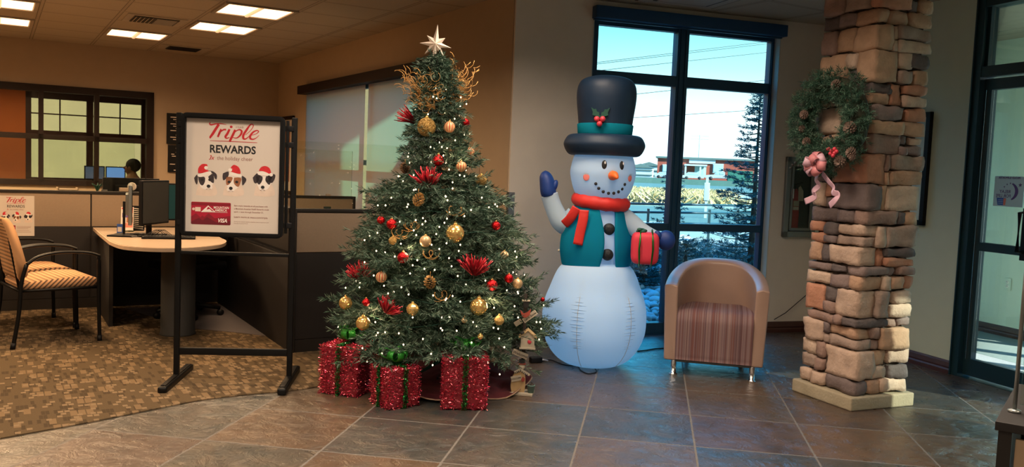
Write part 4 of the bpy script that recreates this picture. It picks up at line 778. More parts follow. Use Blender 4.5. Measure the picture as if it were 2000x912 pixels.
for a_, b_, c_, d_ in ((0, .75, .93, .98), (0, .75, 1.99, 2.04), (0, .04, .93, 2.04), (.71, .75, .93, 2.04)): m.box(((a_+b_)/2, .0, (c_+d_)/2), (b_-a_, .03, d_-c_), 'bronze_frame')
m.build('frame', t_); m = MB(); m.box((.375, -.006, 1.48), (.69, .006, 1.04), 'paper'); m.box((.375, .0, 1.48), (.42, .006, .74), 'ink_brown'); m.build('print', t_)
# corner guard
t_ = thing('corner_guard', 'tall translucent guard strip on the wall corner behind the tree', 'corner guard', K, TC_)
m = MB(); m.box((.022, -.0035, .62), (.058, .004, 1.20), 'corner_guard'); m.build('front_leaf', t_); m = MB(); m.box((-.004, .02, .62), (.004, .05, 1.20), 'corner_guard', rz=R(12)); m.build('side_leaf', t_)
# ------------------------------------------------------------------ SNOWMAN (inflatable)
SM = Facing(.646, 6.29); _raw = SM
def S(x, y_): return SM(x, y_)
smr = SM.rot; sm = thing('inflatable_snowman', 'tall inflatable snowman with top hat, red scarf and teal vest, waving a blue mitten', 'snowman', SM.a, smr)
bz = S(1160, 716)[1]; LZ = lambda z: z-bz+.0
def Q(x, y_): a_, b_ = SM(x, y_); return (a_, b_-bz)
k1 = 6.33/1692
def zz(y_, x=1172): return Q(x, y_)[1]
def ball(name, pts, mat_, cx, seg=64, label=None, squash=1.0, bump_=True):
    m = MB(); m.lathe(sprof(pts, 6), mat_, seg, c=(cx, 0, 0), sy_=squash); return m.build(name, sm, label=label)
bc_ = Q(1160, 620)[0]; rb_ = (Q(1262, 622)[0]-Q(1058, 622)[0])/2
H_ = zz(527)
ball('lower_body', [(.001, 0.0), (rb_*.40, .004), (rb_*.66, .045), (rb_*.85, .125), (rb_*.97, .23), (rb_*1.0, .34), (rb_*.975, .45), (rb_*.88, .56), (rb_*.72, H_-.015), (rb_*.5, H_+.045), (.001, H_+.06)], 'snow_nylon', bc_)
# seam stitches on the ball
m = MB()
for ax, am in ((1128, -.3), (1232, .75)):
    pts = []
    for k in range(14):
        z = .03+k*(H_-.06)/13; rr_ = rb_*math.sqrt(max(.02, 1-(abs(z-.345)/.40)**2.2)); phi = -math.pi/2+am*(1.0)
        pts.append((bc_+rr_*1.01*math.cos(phi), rr_*1.01*math.sin(phi), z))
    m.tube(pts, .0016, 'old_white', 5)
    for k in range(3, 12):
        x, y_, z = pts[k]; 
        for q in (0, 1):
            z2 = z+q*.02; L_ = .03+.03*RS.rand(); rr_ = rb_*math.sqrt(max(.02, 1-(abs(z2-.345)/.40)**2.2))*1.002; ph = math.atan2(y_, x-bc_)
            m.tube([(bc_+rr_*math.cos(ph+d_), rr_*math.sin(ph+d_), z2-abs(d_)*.02) for d_ in (-L_/rb_, -L_/rb_/2, 0, L_/rb_/2, L_/rb_)], [.0008, .003, .004, .003, .0008], 'snow_nylon', 6)
m.build('seam', sm)
tx = Q(1165, 470)[0]; zt_, zb_ = zz(405), zz(528)
wv = (Q(1230, 480)[0]-Q(1092, 480)[0])/2
ball('torso', [(.001, zb_-.02), (wv*.60, zb_-.01), (wv*.80, zb_+.03), (wv*.90, zb_+.12), (wv*.86, zb_+.25), (wv*.68, zt_-.06), (wv*.45, zt_+.02), (.001, zt_+.04)], 'snow_nylon', tx, squash=.9)
# vest: a shell around the torso, open in front
m = MB(); prof = sprof([(wv*.86, zb_), (wv*.93, zb_+.04), (wv*.985, zb_+.14), (wv*.945, zb_+.25), (wv*.77, zt_-.06), (wv*.54, zt_)], 6); seg = 72; vs = []; fs = []
a0, a1 = math.radians(-90+24+12), math.radians(270-24+12-0)
for (r, z) in prof:
    f_ = (z-zb_)/(zt_-zb_); gap = math.radians(9+ (16*(abs(f_-.45)*1.6)**2))
    s0 = math.radians(-90+22)+gap; s1 = math.radians(270+22)-gap
    for k in range(seg+1): t_ = s0+(s1-s0)*k/seg; vs.append((tx+r*math.cos(t_), r*math.sin(t_)*.92, z))
n_ = len(prof)
for i in range(n_-1):
    for k in range(seg): a_ = i*(seg+1)+k; fs.append((a_, a_+1, a_+seg+2, a_+seg+1))
m.add(vs, fs, 'vest_teal', True); o = m.build('vest', sm); md = o.modifiers.new('thick', 'SOLIDIFY'); md.thickness = .012; md.offset = 1
FA = math.radians(-90+22)   # front direction of the figure, turned to its own left
def onbody(cx, r, phi, z, sq=.92): return (cx+r*math.cos(phi), r*math.sin(phi)*sq, z)
for (px, py) in ((1189, 448), (1186, 496)):
    z = zz(py); x = Q(px, py)[0]; rr_ = wv*(.90 if py > 480 else .80); yv = -math.sqrt(max(0, rr_**2-(x-tx)**2))*.92
    m = MB(); m.ell((x, yv-.005, z), (.042, .026, .042), 'nylon_coal', 24, 14); m.build('button', sm)
# head
hx = Q(1177, 350)[0]; rh = (Q(1241, 350)[0]-Q(1113, 350)[0])/2; zh0, zh1 = zz(394), zz(305); zc_ = (zh0+zh1)/2; hh = (zh1-zh0)/2
ball('head', [(.001, zh0-.03), (rh*.55, zh0-.02), (rh*.84, zh0+.05), (rh*.99, zc_-.0), (rh*.985, zc_+.07), (rh*.88, zh1-.01), (rh*.7, zh1+.03), (.001, zh1+.05)], 'snow_nylon', hx)
def face(px, py, rr_=1.0):
    x, z = Q(px, py); r = rh*(.985 if py > 330 else .97); 
    if py > 372: r = rh*.90
    elif py > 362: r = rh*.95
    d = max(-.95, min(.95, (x-hx)/r)); return Vector((x, -r*math.sqrt(1-d*d), z)), Vector((d, -math.sqrt(1-d*d), 0))
def disc(name, px, py, w_, h_, th, mat_, label=None, par=sm, lift=0):
    p, n = face(px, py); m = MB(); m.ell(tuple(p+n*(lift)), (w_, th, h_), mat_, 20, 12, rot=Matrix.Rotation(math.atan2(n.x, -n.y), 3, 'Z')); return m.build(name, par, label=label)
for px, py, w_ in ((1180, 327, .018), (1213, 328.5, .0175)):
    e_ = disc('eye', px, py, w_, .033, .012, 'ink_black')
    p, n = face(px+1.5, py-4); m = MB(); m.ell(tuple(p+n*.010), (.006, .005, .010), 'eye_white', 12, 8); m.build('pupil_glint', e_)
for px, py, w_ in ((1146, 349.5, .026), (1229, 351.5, .024)): disc('cheek', px, py, w_, .028, .004, 'cheek')
for px, py in ((1164, 362.5), (1169.5, 371), (1178, 377.5), (1188, 380.5), (1198, 380.5), (1207, 378), (1214, 372.5), (1219, 364)): disc('mouth_dot', px, py, .0115, .0115, .008, 'ink_black')
p, n = face(1196, 347); m = MB(); tip = p+n*.085+Vector((.008, 0, -.018)); m.tube(smoothpts([p-n*.02, p+n*.02, p+n*.05, tip], 4), [.034, .034, .034, .033, .032, .031, .030, .028, .025, .022, .018, .012, .005], 'carrot', 18); m.build('carrot_nose', sm)
# hat
zb1, zb2 = zz(309), zz(268); bx = Q(1180, 290)[0]; rb2 = (Q(1261, 290)[0]-Q(1100, 290)[0])/2
m = MB(); zc2 = (zb1+zb2)/2; hb = (zb2-zb1)/2
m.lathe(sprof([(.02, zb1+.03), (rb2*.62, zb1+.004), (rb2*.86, zb1+.008), (rb2*.985, zc2-.01), (rb2*.97, zc2+.03), (rb2*.86, zb2-.005), (rb2*.62, zb2+.0), (.02, zb2-.02)], 6), 'nylon_black', 64, c=(bx, 0, 0)); hat = m.build('hat_brim', sm)
rc0 = (Q(1233, 262)[0]-Q(1130, 262)[0])/2; rc1 = (Q(1241, 190)[0]-Q(1124, 190)[0])/2; zt0 = zz(154)
m = MB(); m.lathe(sprof([(rc0*.99, zb2-.03), (rc0, zb2+.02), (rc0*1.05, zz(235)), (rc1*.99, zz(205)), (rc1, zz(186)), (rc1*.95, zz(171)), (rc1*.80, zz(160)), (rc1*.45, zt0+.002), (.001, zt0+.004)], 6), 'nylon_black', 64, c=(bx, 0, 0)); m.build('hat_crown', sm)
m = MB(); z0_, z1_ = zz(268), zz(247); m.lathe([(rc0*1.005, z0_-.01), (rc0*1.04, z0_+.01), (rc0*1.07, z1_-.005), (rc0*1.03, z1_)], 'vest_teal', 64, c=(bx, 0, 0)); m.build('hat_band', sm)
hl = Vector((Q(1172, 240)[0], -rc0*1.07, zz(240)))
m = MB()
for s, (dx, dz) in ((-1, (-.048, .055)), (1, (.045, .065))):
    pts = [(0, 0), (.018*s, .03), (.010*s, .045), (.036*s, .05), (.03*s, .068), (.055*s, .075), (.052*s, .095), (.066*s, .13), (.045*s, .115), (.030*s, .118), (.024*s, .10), (.008*s, .095), (.006*s, .075), (-.012*s, .06), (-.008*s, .04), (-.02*s, .02)]
    if s < 0: pts = pts[::-1]
    m.prism([(hl.x+a_, hl.z-.05+b_) for a_, b_ in pts], hl.y-.012, hl.y+.006, 'nylon_green', 'XZ')
h_ = m.build('holly_leaf', sm)
for px, py in ((1166, 240.5), (1177, 240.5), (1171, 249.5)): m = MB(); x, z = Q(px, py); m.ell((x, hl.y-.022, z), .020, 'berry_red', 18, 12); m.build('holly_berry', sm)
# scarf
m = MB(); zs = zz(398); rs_ = (Q(1229, 400)[0]-Q(1117, 400)[0])/2; sxc = Q(1173, 400)[0]
pts = [(sxc+rs_*.80*math.cos(2*math.pi*k/48), rs_*.78*math.sin(2*math.pi*k/48), zs-.012*math.sin(2*math.pi*k/48)*0+.015*math.cos(2*math.pi*k/48-2.6)) for k in range(49)]
m.tube(pts, [.050+.003*math.sin(k*1.7) for k in range(49)], 'nylon_red', 16, caps=False, flat=1.0); m.build('scarf_wrap', sm)
for L_ in (((1128, 408), (1122, 418), (1114, 430), (1104, 440)), ((1142, 412), (1140, 430), (1135, 452), (1130, 477))):
    pts = []
    for i, (px, py) in enumerate(L_):
        x, z = Q(px, py); r = wv*(.80+.07*i); y_ = -math.sqrt(max(.004, r*r-(x-tx)**2))*.92-.03-.01*(3-i); pts.append((x, y_, z))
    m = MB(); m.tube(smoothpts(pts, 4), [.034]*13, 'nylon_red', 12, flat=.30, up=Vector((0, 1, 0))); m.build('scarf_tail', sm)
# arms, mittens
def W3(px, py, y_=0): x, z = Q(px, py); return (x, y_, z)
m = MB(); pts = smoothpts([W3(1125, 432, .0), W3(1108, 442, -.01), W3(1094, 434, -.02), W3(1084, 415, -.02), W3(1078, 400, -.02), W3(1073, 384, -.02)], 5); nn = len(pts)
m.tube(pts, [.098-.035*(i/(nn-1))-.012*math.sin(i/(nn-1)*3.1) for i in range(nn)], 'snow_nylon', 28); m.build('raised_arm', sm)
m = MB(); pts = smoothpts([W3(1073, 387, -.02), W3(1071, 378, -.02), W3(1069, 362, -.02), W3(1066, 348, -.02), W3(1065, 337.5, -.02)], 5); nn = len(pts)
m.tube(pts, [.066, .070, .072, .074, .076, .077, .077, .077, .076, .075, .074, .072, .070, .067, .064, .060, .054, .046, .036, .020, .004][:nn], 'nylon_blue', 28, flat=.75); mt_ = m.build('mitten', sm)
m = MB(); m.ell(W3(1082.5, 368, -.03), (.024, .03, .05), 'nylon_blue', 18, 12, rot=rotm('Y', .35)); m.build('thumb', mt_)
m = MB(); pts = smoothpts([W3(1215, 428, .0), W3(1232, 440, -.04), W3(1252, 456, -.08), W3(1272, 466, -.13), W3(1285, 469, -.16)], 5); nn = len(pts)
m.tube(pts, [.075-.02*(i/(nn-1)) for i in range(nn)], 'snow_nylon', 28); m.build('holding_arm', sm)
m = MB(); m.ell(W3(1297, 470, -.18), (.066, .055, .071), 'nylon_blue', 28, 18); mt_ = m.build('mitten', sm); m = MB(); m.ell(W3(1282, 459, -.21), (.022, .02, .034), 'nylon_blue', 16, 10, rot=rotm('Y', -.6)); m.build('thumb', mt_)
# gift in the hand (sewn to the figure)
gx, gz = Q(1256, 483); gy = -.25
m = MB(); m.ell((gx, gy, gz), 1, 'gift_red', 32, 24); V = m.v; cx_ = Vector((gx, gy, gz)); nv = []
for v in V:
    d = Vector(v)-cx_; q = [math.copysign(abs(c_)**.42, c_) for c_ in d]; nv.append((gx+q[0]*.096, gy+q[1]*.085, gz+q[2]*.112))
m.v = nv; gf = m.build('gift_box', sm)
m = MB()
for (x0_, a_) in ((-.042, .0), (.052, 0)):
    pts = [(gx+x0_*(1-.15*abs(math.sin(t_))), gy-.088*math.cos(t_)*1.03-.0, gz+.117*math.sin(t_)) for t_ in [(-math.pi/2)+math.pi*k/16 for k in range(17)]]
    m.tube(pts, .020, 'tinsel_green', 10, flat=.35, up=Vector((1, 0, 0)))
for a_ in (0, 1.3, 2.6, 4, 5.2): m.ell((gx-.03+.02*math.cos(a_), gy-.02+.02*math.sin(a_), gz+.122+.008*math.sin(a_*2)), (.02, .014, .012), 'nylon_green', 10, 8)
m.build('gift_ribbon', gf)
m = MB(); m.ell(W3(1092, 492, -.05), (.008, .012, .010), 'old_white', 10, 8); m.build('side_tag', sm)
# LED lamps sewn inside the lit body
def led(p, e_, r=.05):
    d = bpy.data.lights.new('led', 'POINT'); o = bpy.data.objects.new('led', d); C.objects.link(o); d.energy = e_; d.color = (.45, .74, 1.0); d.shadow_soft_size = r; o.parent = sm; o.location = p
led((bc_, 0, .36), 2.2); led((hx, 0, zc_), .8); led((tx, 0, (zt_+zb_)/2), .5)
# ------------------------------------------------------------------ TUB CHAIR
TCR = R(-14); tcp = Vector((1.44, 5.99, 0)); tch = thing('tub_chair', 'tan barrel tub chair with striped seat and chrome legs in front of the window', 'chair', tcp, TCR)
# plan: U shape, open at the front (-y)
def U(o_, n=28):           # outline of half-width and depth offset
    w_, dd = .36-o_, .68-o_; pts = [(-w_+0.03*(1 if o_ == 0 else 1), 0)]
    pts = []
    for k in range(n+1):
        t_ = math.pi-math.pi*k/n; c_, s_ = math.cos(t_), math.sin(t_); x = w_*math.copysign(abs(c_)**.72, c_); yv = dd*abs(s_)**.80; pts.append((x, yv))
    return pts
OU, IN = U(0), U(.095)
def topz(yv): return .635+.155*min(1, max(0, yv)/.68)**1.2
m = MB(); n = len(OU); vs = []; fs = []
def flare(x, z): return x*(1+.0*(z))
for (ring, inner) in ((OU, False), (IN, True)):
    pass
rows = []
LV = [(0, 'o', .105), (0, 'o', .14), (0, 'o', .35), (0, 'o', .9), (0, 'o', .97), (.012, 'o', 1.0), (.5, 'm', 1.012), (.988, 'i', 1.0), (1, 'i', .97), (1, 'i', .5), (1, 'i', .35), (1, 'i', .14), (1, 'i', .105)]
for f_, s_, zf in LV:
    row = []
    for (a_, b_) in zip(OU, IN):
        x = a_[0]*(1-f_)+b_[0]*f_; yv = a_[1]*(1-f_)+b_[1]*f_; tz = topz(yv); z = zf if zf < .2 else (tz*zf if zf > .8 else tz*zf)
        tp = .93+.07*min(1, z/.62) if f_ < .5 else .95+.05*min(1, z/.62); row.append((x*tp, yv+(.0 if s_ != 'o' else .02*(z/.7)-.0), z))
    rows.append(row)
nr = len(rows)
for row in rows: vs += row
for i in range(nr-1):
    for k in range(n-1): a_ = i*n+k; fs.append((a_, a_+1, a_+n+1, a_+n))
for k in range(n-1): fs.append((k, (nr-1)*n+k, (nr-1)*n+k+1, k+1))
fs.append(tuple(i*n for i in range(nr))); fs.append(tuple(reversed([i*n+n-1 for i in range(nr)])))
m.add(vs, fs, 'leather_tan', True); o = m.build('shell', tch); md = o.modifiers.new('b', 'BEVEL'); md.width = .012; md.segments = 3; md.limit_method = 'ANGLE'; md.angle_limit = R(50)
m = MB(); pr = [(.58, .20), (.58, .44), (.30, .462), (.10, .468), (.03, .455), (-.004, .415), (-.012, .36), (-.006, .20), (-.002, .125), (.04, .115), (.5, .115)]
pp = [(p.x, p.y) for p in smoothpts([(a_, b_, 0) for a_, b_ in pr+[pr[0]]], 3)][:-1]
m.prism(pp, -.262, .262, 'stripe_fabric', 'YZ', True); o = m.build('seat_cushion', tch, label='striped brown seat cushion'); md = o.modifiers.new('b', 'BEVEL'); md.width = .02; md.segments = 3; md.limit_method = 'ANGLE'; md.angle_limit = R(60)
m = MB(); m.box((0, .02, .108), (.52, .04, .022), 'charcoal', bev=.005); m.build('base_rail', tch)
for x, yv in ((-.27, .03), (.27, .03), (-.2, .52), (.2, .52)): m = MB(); m.lathe([(.030, 0), (.030, .008), (.020, .012), (.019, .115), (.03, .12)], 'chrome', 20, c=(x, yv, 0)); m.build('leg', tch)
# ------------------------------------------------------------------ STONE PILLAR
F0 = Vector((2.127, 5.256, 0)); PR = math.atan2(.213, .493); PIL = thing('stone_pillar', 'square pillar of rough tan and brown ledge stones on a pale stone foot', 'pillar', F0+Vector((math.cos(PR), math.sin(PR), 0))*.265+Vector((-math.sin(PR), math.cos(PR), 0))*.26, PR)
m = MB(); m.box((0, 0, .0425), (.53, .53, .085), 'cap_stone', bev=.012); m.build('foot_slab', PIL)
hb = .19; m = MB(); m.box((0, 0, (ZC+.08)/2), (hb*2, hb*2, ZC-.085), 'mortar'); m.build('mortar_core', PIL)
def stone(m, x0, x1, y0_, y1_, z0, z1, seed):
    n = 6; h = Vector(((x1-x0)/2, (y1_-y0_)/2, (z1-z0)/2)); c = Vector(((x0+x1)/2, (y0_+y1_)/2, (z0+z1)/2)); r = min(h)*.42+.002; r = min(r, .012); vs = []; idx = {}; fs = []
    nx = max(3, min(12, int(h.x/.014))); ny = max(3, min(12, int(h.y/.014))); nz_ = max(3, min(9, int(h.z/.012)))
    N3 = (nx, ny, nz_)
    def vid(i, j, k):
        if (i, j, k) not in idx:
            q = Vector(((2*i/nx-1)*h.x, (2*j/ny-1)*h.y, (2*k/nz_-1)*h.z)); cl_ = Vector([max(-(h[a_]-r), min(h[a_]-r, q[a_])) for a_ in range(3)]); d = q-cl_
            p = cl_+(d.normalized()*r if d.length > 1e-6 else d); nn_ = d.normalized() if d.length > 1e-6 else Vector((0, 0, 0))
            w_ = c+p; nv_ = noise.noise(w_*9+Vector((seed*3.1, 0, 0)))*.016+noise.noise(w_*28+Vector((0, seed, 0)))*.009+noise.noise(w_*70)*.002
            idx[(i, j, k)] = len(vs); vs.append(tuple(w_+nn_*nv_+Vector((noise.noise(w_*6+Vector((seed, 9, 0))), noise.noise(w_*6+Vector((3, seed, 0))), noise.noise(w_*5+Vector((seed, 2, 7)))))*.006))
        return idx[(i, j, k)]
    for a_, (A_, B_) in enumerate(((ny, nz_), (nx, nz_), (nx, ny))):
        for side in (0, 1):
            for i in range(A_):
                for j in range(B_):
                    def g(i_, j_):
                        f_ = side*N3[a_]; return vid(*((f_, i_, j_) if a_ == 0 else ((i_, f_, j_) if a_ == 1 else (i_, j_, f_))))
                    q = (g(i, j), g(i+1, j), g(i+1, j+1), g(i, j+1)); fs.append(q if (side == 1) ^ (a_ == 1) else q[::-1])
    m.add(vs, fs, 'stone', True)
rnd = random.Random(21); z = .088; sd_ = 0; m = MB(); G = .005
def ro(): return .228+rnd.uniform(-.014, .014)
while z < ZC-.01:
    h = rnd.choice([.06, .09, .12, .14, .16, .175, .19]); h = min(h, ZC-z)
    if ZC-z-h < .05: h = ZC-z
    # four corners: each stone wraps a corner, long one way and short the other; fillers between
    ext = []
    for cnr in range(4): ext.append((rnd.uniform(.18, .32), rnd.uniform(.08, .17)) if (cnr+int(z*50)) % 2 else (rnd.uniform(.08, .17), rnd.uniform(.18, .32)))
    for cnr, (sx_, sy_) in enumerate(((-1, -1), (1, -1), (1, 1), (-1, 1))):
        ax_ = ext[cnr][0]; ay_ = ext[cnr][1]; a_, b_ = ro(), ro(); subs = [(z, z+h)] if h < .11 or rnd.random() < .55 else [(z, z+h*.5), (z+h*.5, z+h)]
        for (q0, q1) in subs:
            sd_ += 1; jx = rnd.uniform(-.03, .03) if len(subs) > 1 else 0
            xa, xb = sorted((sx_*a_, sx_*(a_-min(ax_+jx, .27)))); ya, yb = sorted((sy_*b_, sy_*(b_-min(ay_+jx, .27)))); stone(m, xa+G*.3, xb-G*.3, ya, yb, q0+G/2, q1-G/2, sd_)
    def filler(face_, lo, hi):
        global sd_
        wd = hi-lo
        if wd < .03: return
        cuts = [lo, hi] if wd < .16 or rnd.random() < .35 else [lo, lo+wd*rnd.uniform(.35, .65), hi]
        for p0_, p1_ in zip(cuts[:-1], cuts[1:]):
            subs = [(z, z+h)] if h < .12 or rnd.random() < .5 else [(z, z+h*.45), (z+h*.45, z+h)]
            for (q0, q1) in subs:
                sd_ += 1; d_ = ro(); i_ = .12
                if face_ == 0: stone(m, p0_+G/2, p1_-G/2, -d_, -i_, q0+G/2, q1-G/2, sd_)
                if face_ == 1: stone(m, i_, d_, p0_+G/2, p1_-G/2, q0+G/2, q1-G/2, sd_)
                if face_ == 2: stone(m, p0_+G/2, p1_-G/2, i_, d_, q0+G/2, q1-G/2, sd_)
                if face_ == 3: stone(m, -d_, -i_, p0_+G/2, p1_-G/2, q0+G/2, q1-G/2, sd_)
    w1 = .228; e_ = [(min(a_, .27), min(b_, .27)) for a_, b_ in ext]
    filler(0, -w1+e_[0][0], w1-e_[1][0]); filler(1, -w1+e_[1][1], w1-e_[2][1]); filler(2, -w1+e_[3][0], w1-e_[2][0]); filler(3, -w1+e_[0][1], w1-e_[3][1])
    z += h
m.build('stonework', PIL)
# ------------------------------------------------------------------ WREATH on the pillar's left face
wr = thing('wreath', 'round green pine wreath with pine cones hanging on the stone pillar', 'wreath', PIL.location+Vector((-math.cos(PR), -math.sin(PR), 0))*.245, PR-math.pi/2)
pz = vplane(1640, 240, wr.location, (math.cos(PR), math.sin(PR)))
wr.location = Vector((pz.x, pz.y, pz.z))+Vector((-math.cos(PR), -math.sin(PR), 0))*.06
# local: x along the face, -y towards the room
out_ = []; WRr, WRt = .235, .085
for k in range(620):
    a_ = RS.rand()*2*math.pi; b_ = RS.rand()*2*math.pi; rr_ = WRt*(.55+.5*RS.rand()); cr = WRr+rr_*math.cos(b_); p = np.array([cr*math.cos(a_), -abs(rr_*math.sin(b_))*.95, cr*math.sin(a_)])
    c_ = np.array([WRr*math.cos(a_), 0, WRr*math.sin(a_)]); o_ = (p-c_); o_ /= np.linalg.norm(o_)+1e-9; tg = np.array([-math.sin(a_), 0, math.cos(a_)])
    d = o_*.8+tg*RS.uniform(-.9, .9)+RS.normal(size=3)*.25; d /= np.linalg.norm(d); sprig(p-d*.02, p+d*.05, 34, .030, out_, 1.0, .6)
strands(np.vstack(out_), 'pine_tips', 'needles_wreath', wr, width=.0013)
m = MB(); m.tube([(WRr*math.cos(2*math.pi*k/40), 0, WRr*math.sin(2*math.pi*k/40)) for k in range(41)], .05, 'twig_dark', 10, caps=False); m.build('ring_core', wr)
def conemesh(m, r, L_, mat_, c=(0, 0, 0), rot=None):
    Rm = rot or Matrix.Identity(3); c = Vector(c); m.ell(tuple(c), (r*.55, r*.55, L_*.5), 'twig_dark', 8, 6, rot=Rm)
    for i in range(7):
        t_ = i/6; z = -L_*.5+L_*t_; rr_ = r*math.sin(math.pi*(.18+.74*t_))**.7; n_ = 8
        for k in range(n_):
            a_ = 2*math.pi*(k/n_)+i*.35; d = Vector((math.cos(a_), math.sin(a_), 0)); s = Vector((-d.y, d.x, 0)); up = Vector((0, 0, 1)); b0 = d*rr_*.35+up*z
            P = [b0+s*.002, b0-s*.002, d*rr_*1.0-s*r*.20+up*(z+L_*.10), d*rr_*1.25+up*(z+L_*.16), d*rr_*1.0+s*r*.20+up*(z+L_*.10)]; Q_ = [p-up*.0025 for p in P]
            m.add([tuple(c+Rm @ p) for p in P+Q_], [(0, 1, 2, 3, 4), (9, 8, 7, 6, 5), (0, 5, 6, 1), (1, 6, 7, 2), (2, 7, 8, 3), (3, 8, 9, 4), (4, 9, 5, 0)], mat_)
for i, (px, py, r) in enumerate(((1637, 166, .030), (1574, 224, .026), (1570, 252, .022), (1664, 250, .036), (1579, 277, .026), (1645, 316, .034), (1666, 298, .030), (1668, 306, .02))):
    p = vplane(px, py, wr.location+Vector((-math.cos(PR), -math.sin(PR), 0))*.07, (math.cos(PR), math.sin(PR)))-wr.location
    lx = p.dot(Vector((math.cos(PR-math.pi/2), math.sin(PR-math.pi/2), 0))); m = MB(); conemesh(m, r, r*1.5, 'pine_cone_frost', (lx, -.085, p.z), rotm('X', math.pi/2+.2*(i % 3-1)) @ rotm('Y', .3*(i % 2))); m.build('pine_cone', wr)
def wl(px, py, off=.1):
    p = vplane(px, py, wr.location+Vector((-math.cos(PR), -math.sin(PR), 0))*off, (math.cos(PR), math.sin(PR)))-wr.location; return (p.dot(Vector((math.cos(PR-math.pi/2), math.sin(PR-math.pi/2), 0))), -off, p.z)
for px, py in ((1618, 291), (1624, 294), (1630, 291), (1622, 300), (1630, 299), (1634, 296), (1627, 304)): m = MB(); m.ell(wl(px, py, .11+.008*(px % 2)), .0125, 'berry_red', 12, 8); m.build('red_berry', wr)
for px, py in ((1622, 266), (1548, 322), (1553, 318), (1544, 328), (1560, 324)): m = MB(); m.ell(wl(px, py, .10), .009, 'tyre', 10, 8); m.tube([wl(px, py, .10), wl(px+12, py+ (10 if py < 300 else -8), .06)], .002, 'twig_dark', 5); m.build('dark_berry', wr)
# bow
bw = MB(); c_ = Vector(wl(1603, 322, .13))
def loopr(m, c, d, L_, w_, mat_):
    d = Vector(d).normalized(); s = d.cross(Vector((0, -1, 0))).normalized(); pts = []
    for k in range(13):
        t_ = math.pi*2*k/12; pts.append(c+d*(L_*.5*(1-math.cos(t_)))+Vector((0, -1, 0))*(.028*math.sin(t_)+.01))
    vs = []; fs = []
    for i, p in enumerate(pts): ww = w_*(.35+.65*math.sin(math.pi*i/12)**.5); vs += [tuple(p+s*ww*.5), tuple(p-s*ww*.5)]
    for i in range(12): fs.append((2*i, 2*i+1, 2*i+3, 2*i+2))
    m.add(vs, fs, mat_, True)
for i, (dx, dz, L_) in enumerate(((-1, .15, .085), (-.8, .8, .08), (0, 1, .08), (.8, .6, .08), (1, -.1, .085), (.5, -.9, .07), (-.6, -.7, .075), (-1, -.3, .07), (.3, .5, .06), (-.4, .2, .055))): loopr(bw, c_+Vector((0, -.006*i, 0)), (dx, -.15, dz), L_, .055, 'ribbon_pink' if i % 3 else 'ribbon_pale')
bo = bw.build('bow', wr, label='pink ribbon bow'); md = bo.modifiers.new('t', 'SOLIDIFY'); md.thickness = .0015
for L_ in (((1598, 338), (1594, 352), (1600, 362), (1588, 374), (1592, 384), (1572, 394)), ((1606, 338), (1618, 354), (1628, 366), (1626, 376), (1638, 380), (1630, 392), (1620, 402))):
    m = MB(); pts = [Vector(wl(x, y_, .12+.012*(i % 2))) for i, (x, y_) in enumerate(L_)]; m.tube(smoothpts(pts, 5), .021, 'ribbon_pale', 8, flat=.06, up=Vector((.3, 1, .2))); m.build('bow_tail', wr)
# ------------------------------------------------------------------ CHRISTMAS TREE
TP = Vector((-.40, 5.62, 0)); TF = Facing(TP.x, TP.y)
tree = thing('christmas_tree', 'full green artificial Christmas tree with warm lights and red and gold ornaments', 'tree', TP)
def TR(z): return float(np.interp(z, [.18, .32, .49, .69, .9, 1.06, 1.22, 1.30, 1.42, 1.62, 1.82, 1.98, 2.08, 2.16], [.66, .68, .655, .575, .525, .48, .40, .29, .225, .165, .13, .085, .04, .02]))
LEAN = -.062
br = MB(); out_ = []; z = .27; lvl = 0
while z < 2.10:
    Rz = TR(z); nb = int(9+18*Rz); ph = RS.rand()*6.28
    for k in range(nb):
        a_ = ph+2*math.pi*(k+.35*RS.randn()*.6)/nb; L_ = Rz*RS.uniform(.80, 1.07)*(1.05 if lvl % 3 == 0 else .97); d = np.array([math.cos(a_), math.sin(a_), 0]); s_ = np.array([-d[1], d[0], 0]); rise = .10+.22*RS.rand() if Rz < .25 else RS.uniform(-.10, .10)
        P0_ = np.array([0, 0, z+.06]); mid = d*L_*.55+np.array([0, 0, z+.02]); E_ = d*L_+np.array([0, 0, z+rise*L_]); pts = [P0_, mid, E_]
        if Rz > .12: br.tube([tuple(q) for q in pts], [.006, .004, .002], 'twig_dark', 4, caps=False)
        def at(t): return (1-t)**2*P0_+2*t*(1-t)*mid+t*t*E_
        nt_ = max(2, int(L_/.052)); t0 = .25 if L_ > .25 else .1
        for q in range(nt_):
            t = t0+(1-t0)*(q+RS.rand()*.6)/nt_; b0 = at(t); ax = at(min(1, t+.05))-at(t-.05); ax /= np.linalg.norm(ax)
            for sd2 in (-1, 1):
                if RS.rand() < .12: continue
                dr_ = ax*.75+s_*sd2*RS.uniform(.45, .95)+np.array([0, 0, RS.uniform(-.30, .45)]); dr_ /= np.linalg.norm(dr_); ln = RS.uniform(.085, .15)*(1 if L_ > .2 else .8); sprig(b0, b0+dr_*ln, 26, .040, out_, .80, .8)
        sprig(at(.86), E_+ (E_-mid)*.12, 30, .034, out_, .85, .75)
    z += .062 if z < 1.6 else .05; lvl += 1
for k in range(5): a_ = k*1.3; sprig((0, 0, 1.95), (.05*math.cos(a_), .05*math.sin(a_), 2.14), 60, .03, out_, .8, .8)
br.tube([(0, 0, .03), (0, 0, 2.12)], [.022, .006], 'bark', 10); br.v = [(x+LEAN*z_, y_, z_) for x, y_, z_ in br.v]; br.build('branches', tree)
fol = np.vstack(out_); fol[:, 0] += LEAN*fol[:, 2]; fol[:, 3] += LEAN*fol[:, 5]
